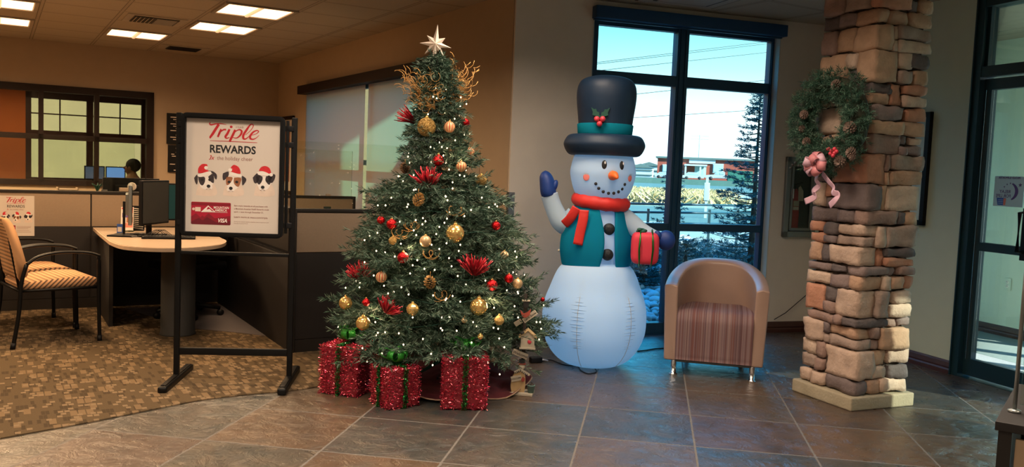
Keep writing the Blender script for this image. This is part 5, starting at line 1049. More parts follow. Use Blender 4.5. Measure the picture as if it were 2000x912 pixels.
# the branches part around the wooden post that stands among them
wpp = fl(1022, 772); sd_dir = Vector((-wpp.x, -wpp.y, 0)).normalized(); rel = fol[:, 3:5]+np.array([TP.x-wpp.x, TP.y-wpp.y]); al = rel@np.array([sd_dir.x, sd_dir.y]); pe = np.abs(rel@np.array([-sd_dir.y, sd_dir.x]))
fol = fol[~((pe < .075) & (al > -.05) & (fol[:, 5] < .60) & (RS.rand(len(fol)) < .93))]
strands(fol, 'needle_foliage', 'needles', tree, width=.0024)
m = MB()
for k in range(4): a_ = k*math.pi/2+.5; m.tube([(0, 0, .16), (.12*math.cos(a_), .12*math.sin(a_), .10), (.32*math.cos(a_), .32*math.sin(a_), .014)], .011, 'nylon_green', 8)
m.tube([(0, 0, .02), (0, 0, .26)], .03, 'nylon_green', 12); m.build('stand', tree)
def onTree(px, py, k=1.0, push=0.0):
    """point where the sight line meets the tree's outer surface"""
    d = ray(px, py); best = None
    lo_t, hi_t = 3.8, 7.5; prev = None; cl_ = (9e9, None)
    for i in range(400):
        t = lo_t+(hi_t-lo_t)*i/400; p = CAM+d*t; r = math.hypot(p.x-TP.x-LEAN*p.z, p.y-TP.y)-TR(p.z)*k
        if r < cl_[0]: cl_ = (r, p.copy())
        if r < 0: return p
    return cl_[1]
def tproj(p):
    d = Vector(p)-CAM; k = d.dot(Fv); return (1000+FPX*d.dot(Xv)/k, 456-FPX*d.dot(Uv)/k)
# string lights: one thing, bulbs as parts (the nearest hundred), the rest as one part
ls = thing('string_lights', 'string of small warm white lights wound around the Christmas tree', 'string lights', TP)
BUL = [(840, 130), (848, 141), (851, 172), (871, 174), (853, 192), (811, 195), (846, 189), (900, 190), (911, 203), (899, 208), (869, 221), (836, 223), (811, 214), (888, 232), (907, 263), (917, 261), (889, 274), (858, 278), (873, 289), (863, 287), (841, 287), (797, 306), (823, 311), (842, 316), (866, 304), (871, 318), (877, 331), (800, 318), (808, 342), (778, 344), (787, 354), (819, 355), (812, 370), (884, 356), (898, 342), (907, 344), (870, 383), (884, 368), (808, 371), (764, 386), (941, 386), (764, 386), (738, 401), (753, 401), (797, 399), (795, 404), (871, 384), (874, 391), (878, 415), (967, 399), (971, 403), (920, 410), (907, 422), (955, 405), (991, 395), (826, 426), (831, 432), (812, 430), (825, 438), (781, 433), (873, 427), (868, 435), (858, 443), (737, 455), (722, 461), (712, 469), (808, 450), (813, 459), (852, 457), (783, 476), (843, 478), (899, 478), (872, 475), (858, 486), (896, 490), (735, 490), (752, 493), (771, 501), (877, 504), (985, 491), (1006, 491), (1009, 502), (712, 512), (815, 508), (806, 518), (882, 520), (849, 527), (801, 534), (686, 537), (730, 538), (829, 525), (955, 516), (974, 527), (1002, 532), (910, 556), (948, 548), (894, 539), (703, 553), (702, 561), (675, 562), (750, 558), (784, 561), (769, 570), (758, 573), (798, 575), (846, 577), (884, 578), (872, 583), (899, 589), (1012, 573), (1011, 570), (990, 567), (870, 586), (965, 601), (1005, 598), (1062, 596), (863, 620), (878, 619), (924, 629), (973, 642), (806, 620), (738, 650), (752, 649), (733, 629), (735, 655), (779, 651), (674, 633), (660, 638), (861, 641), (864, 645), (892, 646), (931, 637), (1055, 629), (1048, 629), (1057, 642), (1053, 663), (975, 661), (985, 678), (921, 669), (938, 658), (826, 662), (788, 673), (746, 690), (708, 680), (690, 689), (675, 671), (842, 691), (845, 713), (717, 706), (953, 708), (976, 731), (1012, 620), (914, 693), (964, 640)]
m = MB(); cnt = 0; wire = []
for i, (px, py) in enumerate(BUL):
    p = onTree(px, py, 1.03)-TP; wire.append(p)
    if cnt < 100 and i % 3 != 2:
        b = MB(); b.ell((0, 0, 0), (.0036, .0036, .0056), 'bulb', 8, 6); b.build('bulb', ls, loc=p); cnt += 1
    else: m.ell(tuple(p), (.0036, .0036, .0056), 'bulb', 8, 6)
for k in range(60):      # the side turned away from the room entrance
    zz_ = RS.uniform(.35, 2.0); a_ = RS.uniform(.2, math.pi-.2); r = TR(zz_)*1.0; m.ell((r*math.cos(a_)+LEAN*zz_, r*math.sin(a_), zz_), (.0036, .0036, .0056), 'bulb', 6, 4)
m.build('bulbs', ls, kind='stuff')
m = MB(); wp = []
for k in range(420): t = k/419; zz_ = .38+1.68*t; a_ = t*2*math.pi*13; r = TR(zz_)*(.88+.05*math.sin(k*.9)); wp.append((r*math.cos(a_)+LEAN*zz_, r*math.sin(a_), zz_+.015*math.sin(k*1.3)))
m.tube(wp, .0016, 'nylon_green', 4); m.build('wire', ls)
for (x, y_, zq, e_) in ((-.2, -.5, .9, 1.0), (.3, -.5, .6, 1.2), (-.4, -.45, .5, 1.2), (.05, -.28, 1.5, .7), (.45, -.3, .9, .8)):
    d = bpy.data.lights.new('bulb_lamp', 'POINT'); o = bpy.data.objects.new('bulb_lamp', d); C.objects.link(o); d.energy = e_; d.color = (1, .66, .38); d.shadow_soft_size = .03; o.location = TP+Vector((x, y_-.0, zq)); 
# ornaments
def cap(m, r): m.lathe([(r*.22, r*.93), (r*.22, r*1.12), (r*.16, r*1.16), (.001, r*1.17)], 'gold', 12); m.tube([(0, r*.09*math.cos(a_)-.0, r*1.2+r*.09*math.sin(a_)) for a_ in [k*math.pi/5 for k in range(11)]], r*.025, 'gold', 4, caps=False)
def orn(name, label, px, py, rpx, mat_, kind='ball', k=1.03, group=None):
    p = onTree(px, py, k); dist = (p-CAM).dot(Fv); r = rpx*dist/FPX; t_ = thing(name, label, 'ornament', p, RS.rand()*3, group)
    m = MB()
    if kind == 'ball': m.ell((0, 0, 0), r, mat_, 28, 18)
    elif kind == 'facet': m.ell((0, 0, 0), r, mat_, 14, 9); m.sm = [False]*len(m.sm)
    elif kind == 'drop': m.lathe(sprof([(.001, -r*1.05), (r*.6, -r*.8), (r, -.1*r), (r*.7, r*.55), (r*.2, r*1.0), (.001, r*1.05)]), mat_, 24)
    elif kind == 'mesh':
        m.ell((0, 0, 0), r*.93, mat_, 24, 16)
        for q in range(26):
            ax = Vector(RS.normal(size=3)).normalized(); a1_ = ax.orthogonal().normalized(); a2_ = ax.cross(a1_); s0 = RS.rand()*6; m.tube([tuple((a1_*math.cos(t)+a2_*math.sin(t)+ax*.3*math.sin(3*t+s0)).normalized()*r) for t in [j*.32 for j in range(20)]], r*.035, 'gold_mesh', 4)
    m.build('ball' if kind != 'drop' else 'teardrop', t_); m = MB(); cap(m, r); m.build('cap', t_); return t_
def cone_orn(label, px, py, rpx, mat_): 
    p = onTree(px, py, 1.03); r = rpx*(p-CAM).dot(Fv)/FPX; m = MB(); conemesh(m, r*.95, r*2.1, mat_, (0, 0, 0), rotm('X', .5)); t_ = thing('pine_cone', label, 'pine cone', p, RS.rand()*6); m.build('scales', t_)
    m = MB(); m.tube([(0, 0, r), (0, 0, r*2)], .0015, 'gold_wire', 4); m.build('hanger', t_)
def pick(label, px, py, rpx, ang, spread, n=70, k=.98):
    p = onTree(px, py, k); r = rpx*(p-CAM).dot(Fv)/FPX; fwd = (CAM-p).normalized(); rt = TF.r; up = Vector((0, 0, 1)); c = Vector((math.cos(ang), 0, math.sin(ang)))
    t_ = thing('glitter_pick', label, 'tree decoration', p, 0, 'red glitter sprays on the tree'); m = MB()
    for q in range(n):
        a_ = ang+RS.uniform(-spread, spread); L_ = r*RS.uniform(1.2, 2.0); out_d = rt*math.cos(a_)+up*math.sin(a_)+fwd*RS.uniform(.1, .7); out_d.normalize(); st = -(rt*math.cos(ang)+up*math.sin(ang))*r*.9
        b0 = st+out_d*L_*.12; b1 = st+out_d*L_+fwd*.015; m.tube([tuple(b0), tuple((b0+b1)/2+Vector(RS.normal(size=3))*.003), tuple(b1)], [.0018, .0032, .0022], 'tinsel_red', 5)
    m.build('glitter_fronds', t_); m = MB(); m.tube([tuple(-(rt*math.cos(ang)+up*math.sin(ang))*r*1.3), tuple(-(rt*math.cos(ang)+up*math.sin(ang))*r*.7)], .003, 'twig_dark', 5); m.build('stem', t_)
orn('ball_ornament', 'large gold wire mesh ball high on the tree, the biggest near the star', 833, 248, 18, 'gold_mesh', 'mesh')
orn('striped_ball_ornament', 'red and gold striped ball just right of the large gold mesh ball', 878, 248, 11, 'striped_ball')
orn('ball_ornament', 'shiny red ball at the upper right edge of the tree', 908, 240, 9.5, 'red_ball')
orn('striped_ball_ornament', 'striped ball hanging at the right edge below the topmost red ball', 917, 298, 10, 'striped_ball')
orn('drop_ornament', 'red faceted drop ornament above the central red glitter spray', 856, 313, 11.5, 'red_ball', 'drop')
orn('striped_ball_ornament', 'striped ball directly right of the red drop ornament', 901, 325, 10.5, 'striped_ball')
orn('ball_ornament', 'small gold wire mesh ball at the right side near mid height', 940, 352, 11, 'gold_mesh', 'mesh')
orn('ball_ornament', 'small red ball at the left edge above its larger red neighbour', 744, 430, 8, 'red_ball', 'facet')
orn('ball_ornament', 'faceted red ball at left, lower and larger of a close pair', 765, 438, 10.5, 'red_ball', 'facet')
orn('ball_ornament', 'shiny red ball at the far right at the height of the large shiny gold one', 969, 441, 9, 'red_ball')
orn('ball_ornament', 'large shiny gold ball in the upper middle of the tree, right of the champagne ball', 889, 456, 18, 'gold')
orn('ball_ornament', 'matte champagne ball left of the large shiny gold one', 831, 471, 11.5, 'champagne')
orn('ball_ornament', 'little gold mesh ball left of the champagne ball', 767, 470, 8, 'gold_mesh', 'mesh')
orn('ball_ornament', 'faceted red ball in the left middle, below the champagne ball', 787, 503, 11.5, 'red_ball', 'facet')
orn('striped_ball_ornament', 'striped ball low on the left beside the outer red glitter spray', 745, 541, 11, 'striped_ball')
orn('ball_ornament', 'bright red ball at right, upper of two beside the gold lattice ball', 994, 544, 9, 'red_ball')
orn('ball_ornament', 'dark red ball at right, lower left of its bright red neighbour', 961, 557, 11, 'red_ball')
orn('striped_ball_ornament', 'gold banded ball at the right edge under the bright red ball', 1011, 554, 10, 'champagne')
orn('ball_ornament', 'tiny red ball on the lowest right branch tip beside the snowman', 1060, 585, 4.5, 'red_ball', k=1.06)
orn('ball_ornament', 'shiny gold ball at the far left edge, second lowest there', 675, 592, 13, 'gold')
orn('star_ornament', 'little bright red drop low on the left between gold ball and red spray', 715, 590, 8, 'red_ball', 'drop')
orn('ball_ornament', 'faceted pale gold ball low in the middle of the tree', 806, 604, 12.5, 'gold', 'facet')
orn('ball_ornament', 'large shiny gold ball low on the right of the tree', 935, 599, 17, 'gold')
orn('ball_ornament', 'large gold ball low on the left just above the leftmost present', 709, 631, 14, 'gold')
orn('drop_ornament', 'gold lattice teardrop low on the right side', 975, 625, 10, 'gold_mesh', 'drop')
orn('ball_ornament', 'small dull gold ball low on the right above the teardrop region', 985, 498, 8, 'champagne')
orn('ball_ornament', 'small amber drop just left of the gold lattice teardrop', 938, 657, 6, 'gold', 'drop')
orn('ball_ornament', 'small cream drop between the two lowest gold balls', 907, 625, 6, 'champagne', 'drop')
cone_orn('brown pine cone at the left edge near the middle red spray', 791, 329, 9, 'pine_cone'); cone_orn('golden pine cone below and left of the central red spray', 817, 391, 11, 'pine_cone_gold'); cone_orn('golden pine cone in the lower middle of the tree', 840, 552, 11, 'pine_cone_gold')
pick('red glitter spray fanning left at the upper left edge of the tree', 797, 230, 24, R(150), .45, 60, 1.15); pick('red glitter spray in the upper middle under the red drop ornament', 836, 347, 25, R(95), .95); pick('large red glitter spray at the right middle of the tree', 928, 518, 25, R(85), 1.0, 90); pick('red glitter spray at the left edge beside the low striped ball', 703, 530, 22, R(100), 1.0); pick('red glitter spray low on the left above the middle present', 762, 598, 20, R(60), 1.0)
# curly gold sprays
for label, x0, y0_, x1, y1_, n in (('curly gold wire spray sticking out at the upper left under the star', 850, 215, 808, 140, 46), ('curly gold wire spray sticking out at the upper right under the star', 880, 215, 905, 128, 38)):
    a_ = onTree(x0, y0_, .5); sx_ = Facing(a_.x, a_.y); t_ = thing('curly_gold_spray', label, 'tree decoration', a_, 0, 'curly gold wire sprays at the treetop'); m = MB()
    for q in range(n):
        ex = x1+RS.uniform(-26, 26); ey = y1_+RS.uniform(-14, 60); P1 = vplane(ex, ey, sx_.a, sx_.n)+Vector(RS.normal(size=3))*.03; d = (P1-a_); pts = []
        for k in range(26):
            t = k/25; cr = .012*max(0, t-.35)*2.2; pts.append(d*t+TF.r*cr*math.cos(t*26+q)+Vector((0, 0, 1))*cr*math.sin(t*26+q))
        m.tube([tuple(v) for v in pts], .0017, 'gold_wire', 4)
    m.build('curled_wires', t_)
m = MB(); t_ = thing('curly_gold_spray', 'loose curls of gold wire in the green below the star', 'tree decoration', onTree(845, 175, .9), 0, 'curly gold wire sprays at the treetop')
for q in range(22):
    c_ = Vector((RS.uniform(-.08, .08), RS.uniform(-.05, 0), RS.uniform(-.14, .08))); r = RS.uniform(.012, .03); b_ = RS.rand()*6; m.tube([tuple(c_+TF.r*r*math.cos(b_+k*.35)+Vector((0, 0, 1))*r*math.sin(b_+k*.35)+Vector((0, -.002*k, 0))) for k in range(16)], .0012, 'gold_wire', 4)
m.build('curled_wires', t_)
CURL = {(772, 455): 'under the left pair of red balls', (795, 442): 'left of the champagne ball and above it', (832, 497): 'directly beneath the champagne ball', (853, 578): 'under the lowest golden pine cone', (880, 412): 'above the large shiny gold ball'}
for (px, py) in ((772, 455), (795, 442), (832, 497), (853, 578), (880, 412)):
    p = onTree(px, py, 1.02); m = MB(); r = .03
    for q in range(4): b_ = RS.rand()*6; rr_ = r*RS.uniform(.6, 1.2); m.tube([tuple(TF.r*rr_*math.cos(b_+k*.33)+Vector((0, 0, 1))*rr_*math.sin(b_+k*.33)+TF.r*.004*k) for k in range(15)], .0011, 'gold_wire', 4)
    t_ = m.build('wire_curl', loc=p); tag(t_, 'thin gold wire curl '+CURL[(px, py)], 'tree decoration', 'small gold wire curls on the tree')
# star topper
q = Facing(TP.x, TP.y); sx0, sz0 = q(849, 88); t_ = thing('star_topper', 'pale gold eight pointed star on top of the Christmas tree', 'star', TP, q.rot)
def qp(px, py): a_, b_ = q(px, py); return Vector((a_, 0, b_))
tips = [(855, 47), (870, 74), (882, 94), (867, 110), (847, 128), (829, 106), (819, 84), (834, 69)]
cpt = qp(850.5, 86); m = MB(); ring = []
for i, tp in enumerate(tips):
    T0 = qp(*tp); T1 = qp(*tips[(i+1) % 8]); ring.append(T0); mid = (T0-cpt).normalized()+(T1-cpt).normalized(); mid.normalize(); ring.append(cpt+mid*.040)
vs = [tuple(p) for p in ring]+[tuple(cpt+Vector((0, -.028, 0))), tuple(cpt+Vector((0, .028, 0)))]; fs = []
for i in range(16): j = (i+1) % 16; fs += [(i, j, 16), (j, i, 17)]
m.add(vs, fs, 'star_gold'); m.build('star', t_)
m = MB(); m.tube([tuple(cpt+Vector((-.004, 0, -.04))), tuple(cpt+Vector((-.008, .0, -.20)))], [.010, .018], 'star_gold', 12); m.build('socket', t_)
# tree skirt
m = MB(); n1_, n2 = 14, 64; vs = []; fs = []
for i in range(n1_+1):
    for k in range(n2):
        a_ = 2*math.pi*k/n2; r = .06+.50*i/n1_+ (.02*math.sin(a_*7) if i > 8 else 0); h = .012+.018*(1+math.sin(a_*9+i*.9))*(i/n1_)+.012*math.sin(a_*5+i*2); vs.append((r*math.cos(a_), r*math.sin(a_)*.95, max(.004, h*.8)))
for i in range(n1_):
    for k in range(n2): k2 = (k+1) % n2; fs.append((i*n2+k, i*n2+k2, (i+1)*n2+k2, (i+1)*n2+k))
t_ = thing('tree_skirt', 'crumpled dark maroon tree skirt lying on the floor around the stand', 'tree skirt', TP); m.add(vs, fs, 'skirt', True); m.build('cloth', t_)
m = MB(); m.tube([vs[n1_*n2+k % n2] for k in range(n2+1)], .005, 'skirt_trim', 5, caps=False); m.build('trim_cord', t_)
# ------------------------------------------------------------------ PRESENTS
def present(label, p, rz, W_, D_, H_, two=False, bow=True, bowc=(0, 0)):
    t_ = thing('present', label, 'present', p, rz); m = MB(); m.box((0, 0, H_/2), (W_-.012, D_-.012, H_-.01), 'box_core', bev=.008); m.build('box', t_)
    # wound tinsel strands
    n = int(26000*(W_+D_)*H_*2); m = []; f_ = RS.randint(0, 5, n); V0 = []
    for k in range(n):
        fc = f_[k]; a_, b_ = RS.uniform(-.5, .5), RS.rand()
        if fc == 0: c = (a_*W_, -D_/2, b_*H_); u = (1, 0, 0); nn_ = (0, -1, 0)
        elif fc == 1: c = (a_*W_, D_/2, b_*H_); u = (1, 0, 0); nn_ = (0, 1, 0)
        elif fc == 2: c = (W_/2, a_*D_, b_*H_); u = (0, 1, 0); nn_ = (1, 0, 0)
        elif fc == 3: c = (-W_/2, a_*D_, b_*H_); u = (0, 1, 0); nn_ = (-1, 0, 0)
        else: c = (a_*W_, (b_-.5)*D_, H_); u = (1, 0, 0); nn_ = (0, 0, 1)
        u = np.array(u)*RS.choice((-1, 1)); nn_ = np.array(nn_); dv = u*RS.uniform(.4, 1)+nn_*RS.uniform(0, .55)+RS.normal(size=3)*.28; dv /= np.linalg.norm(dv); c = np.array(c)-nn_*.004; V0.append(np.hstack([c, c+dv*RS.uniform(.008, .018)]))
    V0 = np.array(V0); V0[:, 2] = np.maximum(V0[:, 2], .002); V0[:, 5] = np.maximum(V0[:, 5], .001); strands(V0, 'tinsel_wrap', 'box_tinsel', t_, width=.0022)
    bands = [('x', 0.0)] if not two else [('x', -.0), ('y', 0.0)]
    V0 = []
    def band(fixed, ax, n=900):
        for k in range(n):
            s = RS.rand(); tot = H_*2+(D_ if ax == 'x' else W_); q_ = s*tot; dd = D_ if ax == 'x' else W_
            if q_ < H_: pt = (fixed, -dd/2-.004, q_); nv = (0, -1, 0)
            elif q_ < H_+dd: pt = (fixed, -dd/2+(q_-H_), H_+.004); nv = (0, 0, 1)
            else: pt = (fixed, dd/2+.004, tot-q_); nv = (0, 1, 0)
            pt = np.array(pt, float)+np.array([RS.uniform(-.014, .014), 0, 0]); dv = np.array(nv)*.6+RS.normal(size=3)*.6; dv /= np.linalg.norm(dv)
            if ax == 'y': pt = np.array([pt[1], -pt[0], pt[2]]); dv = np.array([dv[1], -dv[0], dv[2]])
            e1 = pt+dv*.013; pt[2] = max(.002, pt[2]); e1[2] = max(.001, e1[2]); V0.append(np.hstack([pt, e1]))
    band(0, 'x', 1300); 
    if two: band(0, 'y', 1300)
    strands(np.array(V0), 'tinsel_ribbon', 'tinsel_green', t_, width=.0026, kind=None)
    if bow:
        m = MB(); c = Vector((bowc[0], bowc[1], H_+.012))
        for i, a_ in enumerate((2.6, .45, 1.4, 3.6, 5.4, 4.6)):
            d = Vector((math.cos(a_), math.sin(a_), .0)); s = Vector((-d.y, d.x, 0)); L_ = .10 if i < 2 else .07; pts = []
            for k in range(13):
                t = 2*math.pi*k/12; pts.append(c+d*L_*.5*(1-math.cos(t))+Vector((0, 0, .030*math.sin(t)+.022+ (.05 if i < 2 else .03)*math.sin(t/2))))
            vs = []; fs = []
            for p_ in pts: vs += [tuple(p_+s*.020), tuple(p_-s*.020)]
            for k in range(12): fs.append((2*k, 2*k+1, 2*k+3, 2*k+2))
            m.add(vs, fs, 'ribbon_green', True)
        b_ = m.build('bow', t_, label='shiny green bow'); md = b_.modifiers.new('t', 'SOLIDIFY'); md.thickness = .0012
    return t_
def basebox(pl, pr, depth):   # front bottom corners in the picture -> centre, angle, width
    a_, b_ = fl(*pl), fl(*pr); d = b_-a_; ang = math.atan2(d.y, d.x); c = (a_+b_)/2+Vector((-math.sin(ang), math.cos(ang), 0))*depth/2; return c, ang, d.length
c, ang, W_ = basebox((622, 768), (697, 778), .27); present('tall red tinsel present at the far left with a bright green bow', c, ang, W_, .27, .30, False)
c3, ang3, W3_ = basebox((862, 801), (951, 802), .26); present('red tinsel present right of the tree trunk, standing straight to the camera', c3, ang3, W3_, .26, .30, False)
cf = fl(770, 803); c2_ = cf+Vector((-.02, .15, 0)); present('squat red tinsel present in the middle, corner towards the camera with two green bands', c2_, R(40), .215, .215, .235, True)
# ------------------------------------------------------------------ WOODEN WELCOME SIGN POST
WP = fl(1018, 772); WF = Facing(WP.x, WP.y+.04); wf = lambda px, py, y_=0: (WF(px, py)[0], y_, WF(px, py)[1])
b0 = WF(1018, 776)[1]
wd = thing('welcome_post', 'rustic wooden welcome post with little house, bird and painted snowman beside the tree', 'decoration', WF.a, WF.rot)
def wq(px, py, y_=0): a_, b_ = WF(px, py); return Vector((a_, y_, max(0, b_-b0*.0)))
m = MB(); m.box((wq(1016, 772).x, 0, .009), (.165, .11, .018), 'old_white', rz=R(-8), bev=.003); m.build('base_plank', wd)
m = MB(); m.box((wq(1022, 700).x, .04, .32), (.022, .016, .62), 'dark_post', bev=.003); m.build('post', wd)
def house(m, px, py0, py1, w_, mat_w, mat_r, ry=0):
    x = wq(px, py1).x; z0, z1 = wq(px, py1).z, wq(px, py0).z; hh_ = (z1-z0); w2 = w_/2; m.prism([(x-w2, z0), (x+w2, z0), (x+w2, z0+hh_*.62), (x, z1-.006), (x-w2, z0+hh_*.62)], -.045, .02, mat_w, 'XZ')
    for s in (-1, 1):
        m.add([(x, -.058, z1), (x, .03, z1), (x+s*(w2+.012), .03, z0+hh_*.54), (x+s*(w2+.012), -.058, z0+hh_*.54), (x, -.058, z1+.007), (x, .03, z1+.007), (x+s*(w2+.014), .03, z0+hh_*.54+.007), (x+s*(w2+.014), -.058, z0+hh_*.54+.007)], [(0, 1, 2, 3), (7, 6, 5, 4), (0, 3, 7, 4), (1, 0, 4, 5), (2, 1, 5, 6), (3, 2, 6, 7)], mat_r)
    return x, z0, hh_
m = MB(); x, z0, hh_ = house(m, 1030, 643, 676, .085, 'old_white', 'old_yellow'); m.box((x, -.01, z0-.004), (.10, .09, .01), 'old_white'); hs = m.build('bird_house', wd)
m = MB(); m.ell((x+.012, -.052, z0+.038), (.013, .006, .013), 'berry_red', 12, 8); m.build('red_wreath', hs); 
m = MB(); m.lathe([(.001, 0), (.012, 0), (.012, .01), (.001, .01)], 'tyre', 14, c=(x-.034, -.058, z0+hh_*.85), rot=rotm('X', -math.pi/2)); m.build('bell', hs)
def plank(px, py, w_, h, ang_, text, size, yy):
    p = wq(px, py, yy); m = MB(); Rm = rotm('Y', -ang_); m.box(tuple(p), (w_, .010, h), 'old_white', rot=Rm, bev=.002); vs, fs = textmesh(text, size, 1, .0003, .2, 'CENTER'); m.add([tuple(p+Rm @ Vector((x_, -.0065, y_-size*.35))) for x_, y_, z_ in vs], fs, 'ink_dark'); m.build('sign_plank', wd)
plank(1035, 617, .10, .032, R(38), 'Let it Snow', .019, -.02); plank(1012, 630, .05, .03, R(35), '', .02, -.0); plank(1016, 690, .10, .035, R(-20), 'Welcome', .024, -.02)
m = MB(); z0 = wq(1027, 600).z; x0 = wq(1027, 600).x; m.box((x0, 0, z0+.02), (.035, .03, .04), 'tyre', bev=.003); m.box((x0, 0, z0+.042), (.05, .04, .005), 'old_white'); m.build('top_hat', wd)
m = MB(); p = wq(1027, 610, -.03); m.prism([(p.x-.035, p.z+.018), (p.x-.012, p.z-.004), (p.x+.008, p.z+.006), (p.x+.032, p.z+.026), (p.x+.026, p.z-.008), (p.x, p.z-.028), (p.x-.022, p.z-.022)], -.04, -.02, 'old_red', 'XZ'); m.build('red_bird', wd)
m = MB(); xs = wq(1014, 740).x; m.prism([(p_.x, p_.y) for p_ in smoothpts([(xs-.045, .018, 0), (xs-.052, .06, 0), (xs-.038, .12, 0), (xs+.0, .155, 0), (xs+.035, .12, 0), (xs+.04, .06, 0), (xs+.035, .018, 0)], 3)], -.03, .01, 'old_yellow', 'XZ'); sg = m.build('snow_figure', wd)
m = MB(); m.ell((xs+.012, -.01, .175), (.022, .02, .022), 'old_white', 14, 10); m.build('figure_head', sg)
m = MB(); m.box((xs+.012, -.01, .195), (.050, .04, .006), 'old_red'); m.box((xs+.012, -.01, .208), (.032, .028, .024), 'tyre'); m.build('figure_hat', sg)
m = MB()
for s, L_ in ((-1, .05), (1, .07)): m.box((xs+.012+s*.022, -.034, .150-.004*s), (L_, .004, .015), 'old_white', rot=rotm('Y', .5*s)); [m.box((xs+.012+s*(.006+k*.010), -.037, .150-.004*s-.006*(k)*.8), (.004, .002, .013), 'tyre', rot=rotm('Y', .5*s)) for k in range(4)]
m.build('checked_scarf', sg)
m = MB(); m.box((xs-.018, -.036, .105), (.065, .005, .034), 'old_white', rot=rotm('Y', -.25)); vs, fs = textmesh('WELCOME', .013, 1, .0002, .2, 'CENTER'); Rm = rotm('Y', -.25); m.add([tuple(Vector((xs-.018, -.0395, .101))+Rm @ Vector((x_, 0, y_))) for x_, y_, z_ in vs], fs, 'ink_dark'); m.build('little_sign', sg)
m = MB(); m.prism([(xs+.012, .10), (xs+.02, .085), (xs+.034, .09), (xs+.036, .105), (xs+.024, .118)], -.042, -.032, 'old_red', 'XZ'); m.build('painted_bird', sg)
m = MB(); xb = wq(1037, 755).x; m.lathe([(.018, .018), (.024, .062), (.027, .063), (.026, .069), (.021, .068), (.001, .060)], 'old_teal', 20, c=(xb, -.035, 0)); bk = m.build('bucket', wd); m = MB(); [m.ell((xb+.012*math.cos(a_), -.035+.012*math.sin(a_), .070), .008, 'dark_post', 8, 6) for a_ in (0, 1.3, 2.6, 3.9, 5.2)]; m.build('bucket_filling', bk)
# ------------------------------------------------------------------ FLOOR CORDS, COUNTER, SMALL FITTINGS
def fp(L_, z=.006): return [fl(x, y_, z) for x, y_ in L_]
m = MB(); m.tube(smoothpts(fp([(1040, 700), (1052, 706), (1075, 703), (1100, 712), (1128, 716), (1135, 724), (1150, 730), (1165, 726), (1162, 720)]), 6), .0045, 'black_plastic', 6); m.build('black_cable', label='thin black cord looping in front of the snowman', cat='cord')
m = MB(); m.tube(smoothpts(fp([(1245, 686), (1262, 684), (1280, 681), (1300, 680)]), 5), .005, 'black_plastic', 6); m.build('black_cable', label='short black cord between the snowman and the tub chair', cat='cord')
t_ = thing('power_adapter', 'black plug adapter on the floor between the tree and the snowman', 'adapter', fl(1046, 708), R(20)); m = MB(); m.box((0, 0, .022), (.09, .05, .042), 'black_plastic', bev=.008); m.build('body', t_); m = MB(); m.tube([(.045, 0, .02), (.075, .01, .014), (.10, .0, .008)], .006, 'ink_white', 8); m.build('plug', t_)
wp0 = vplane(1512, 624, K-CN*.03, (CN.x, CN.y)); wp1 = vplane(1575, 576, K-CN*.02, (CN.x, CN.y)); m = MB(); m.tube([tuple(wp0), tuple(wp0*.65+wp1*.35+Vector((0, 0, -.02))), tuple(wp1)], .0035, 'black_plastic', 6); m.build('black_cable', label='black cord running up the wall between tub chair and stone pillar', cat='cord')
# near counter at the right edge
cz = .90; a_ = fl(1955, 822, cz); ctr = thing('counter', 'dark edged counter corner with wood grain panel at the lower right', 'counter', (a_.x, a_.y, 0), R(-35))
m = MB(); m.box((.45, .22, cz-.010), (.92, .46, .020), 'dark_panel', bev=.002); m.build('top', ctr)
m = MB(); m.box((.010, .010, (cz-.02)/2), (.026, .026, cz-.02), 'trim_dark'); m.build('corner_post', ctr); m = MB(); m.box((.010, .43, (cz-.02)/2), (.026, .026, cz-.02), 'trim_dark'); m.build('corner_post', ctr)
m = MB(); m.box((.47, .008, (cz-.035)/2), (.88, .010, cz-.035), 'wood_grain'); m.build('front_panel', ctr); m = MB(); m.box((.008, .22, (cz-.02)/2), (.010, .40, cz-.02), 'dark_panel'); m.build('side_panel', ctr)
# guard post and glass on the counter
gp = fl(1981, 805, cz); t_ = thing('glass_screen', 'upright glass guard with slim steel post on the counter at the right edge', 'glass screen', (gp.x, gp.y, cz), R(-35))
m = MB(); m.tube([(0, 0, 0), (.0, 0, .50)], .0045, 'brushed', 12); m.lathe([(.014, 0), (.014, .005), (.006, .008)], 'brushed', 16); m.build('post', t_); m = MB(); m.box((.20, 0, .27), (.38, .005, .50), 'glass_panel'); m.build('glass_pane', t_)
# outlet in the vestibule
t_ = thing('wall_outlet', 'white double electrical outlet low on the vestibule wall behind the door glass', 'outlet', vplane(1968, 555, D0+DN*1.89, (DN.x, DN.y)), TD)
m = MB(); m.box((0, 0, 0), (.072, .008, .115), 'paint_pale', bev=.003); m.build('cover_plate', t_)
for s in (-1, 1): m = MB(); m.lathe([(.017, 0), (.017, .004), (.001, .004)], 'ink_white', 18, c=(0, -.004, .02*s+.0), rot=rotm('X', math.pi/2)); [m.box((x, -.009, .02*s+.002), (.003, .002, .009), 'tyre') for x in (-.006, .006)]; m.build('socket', t_)
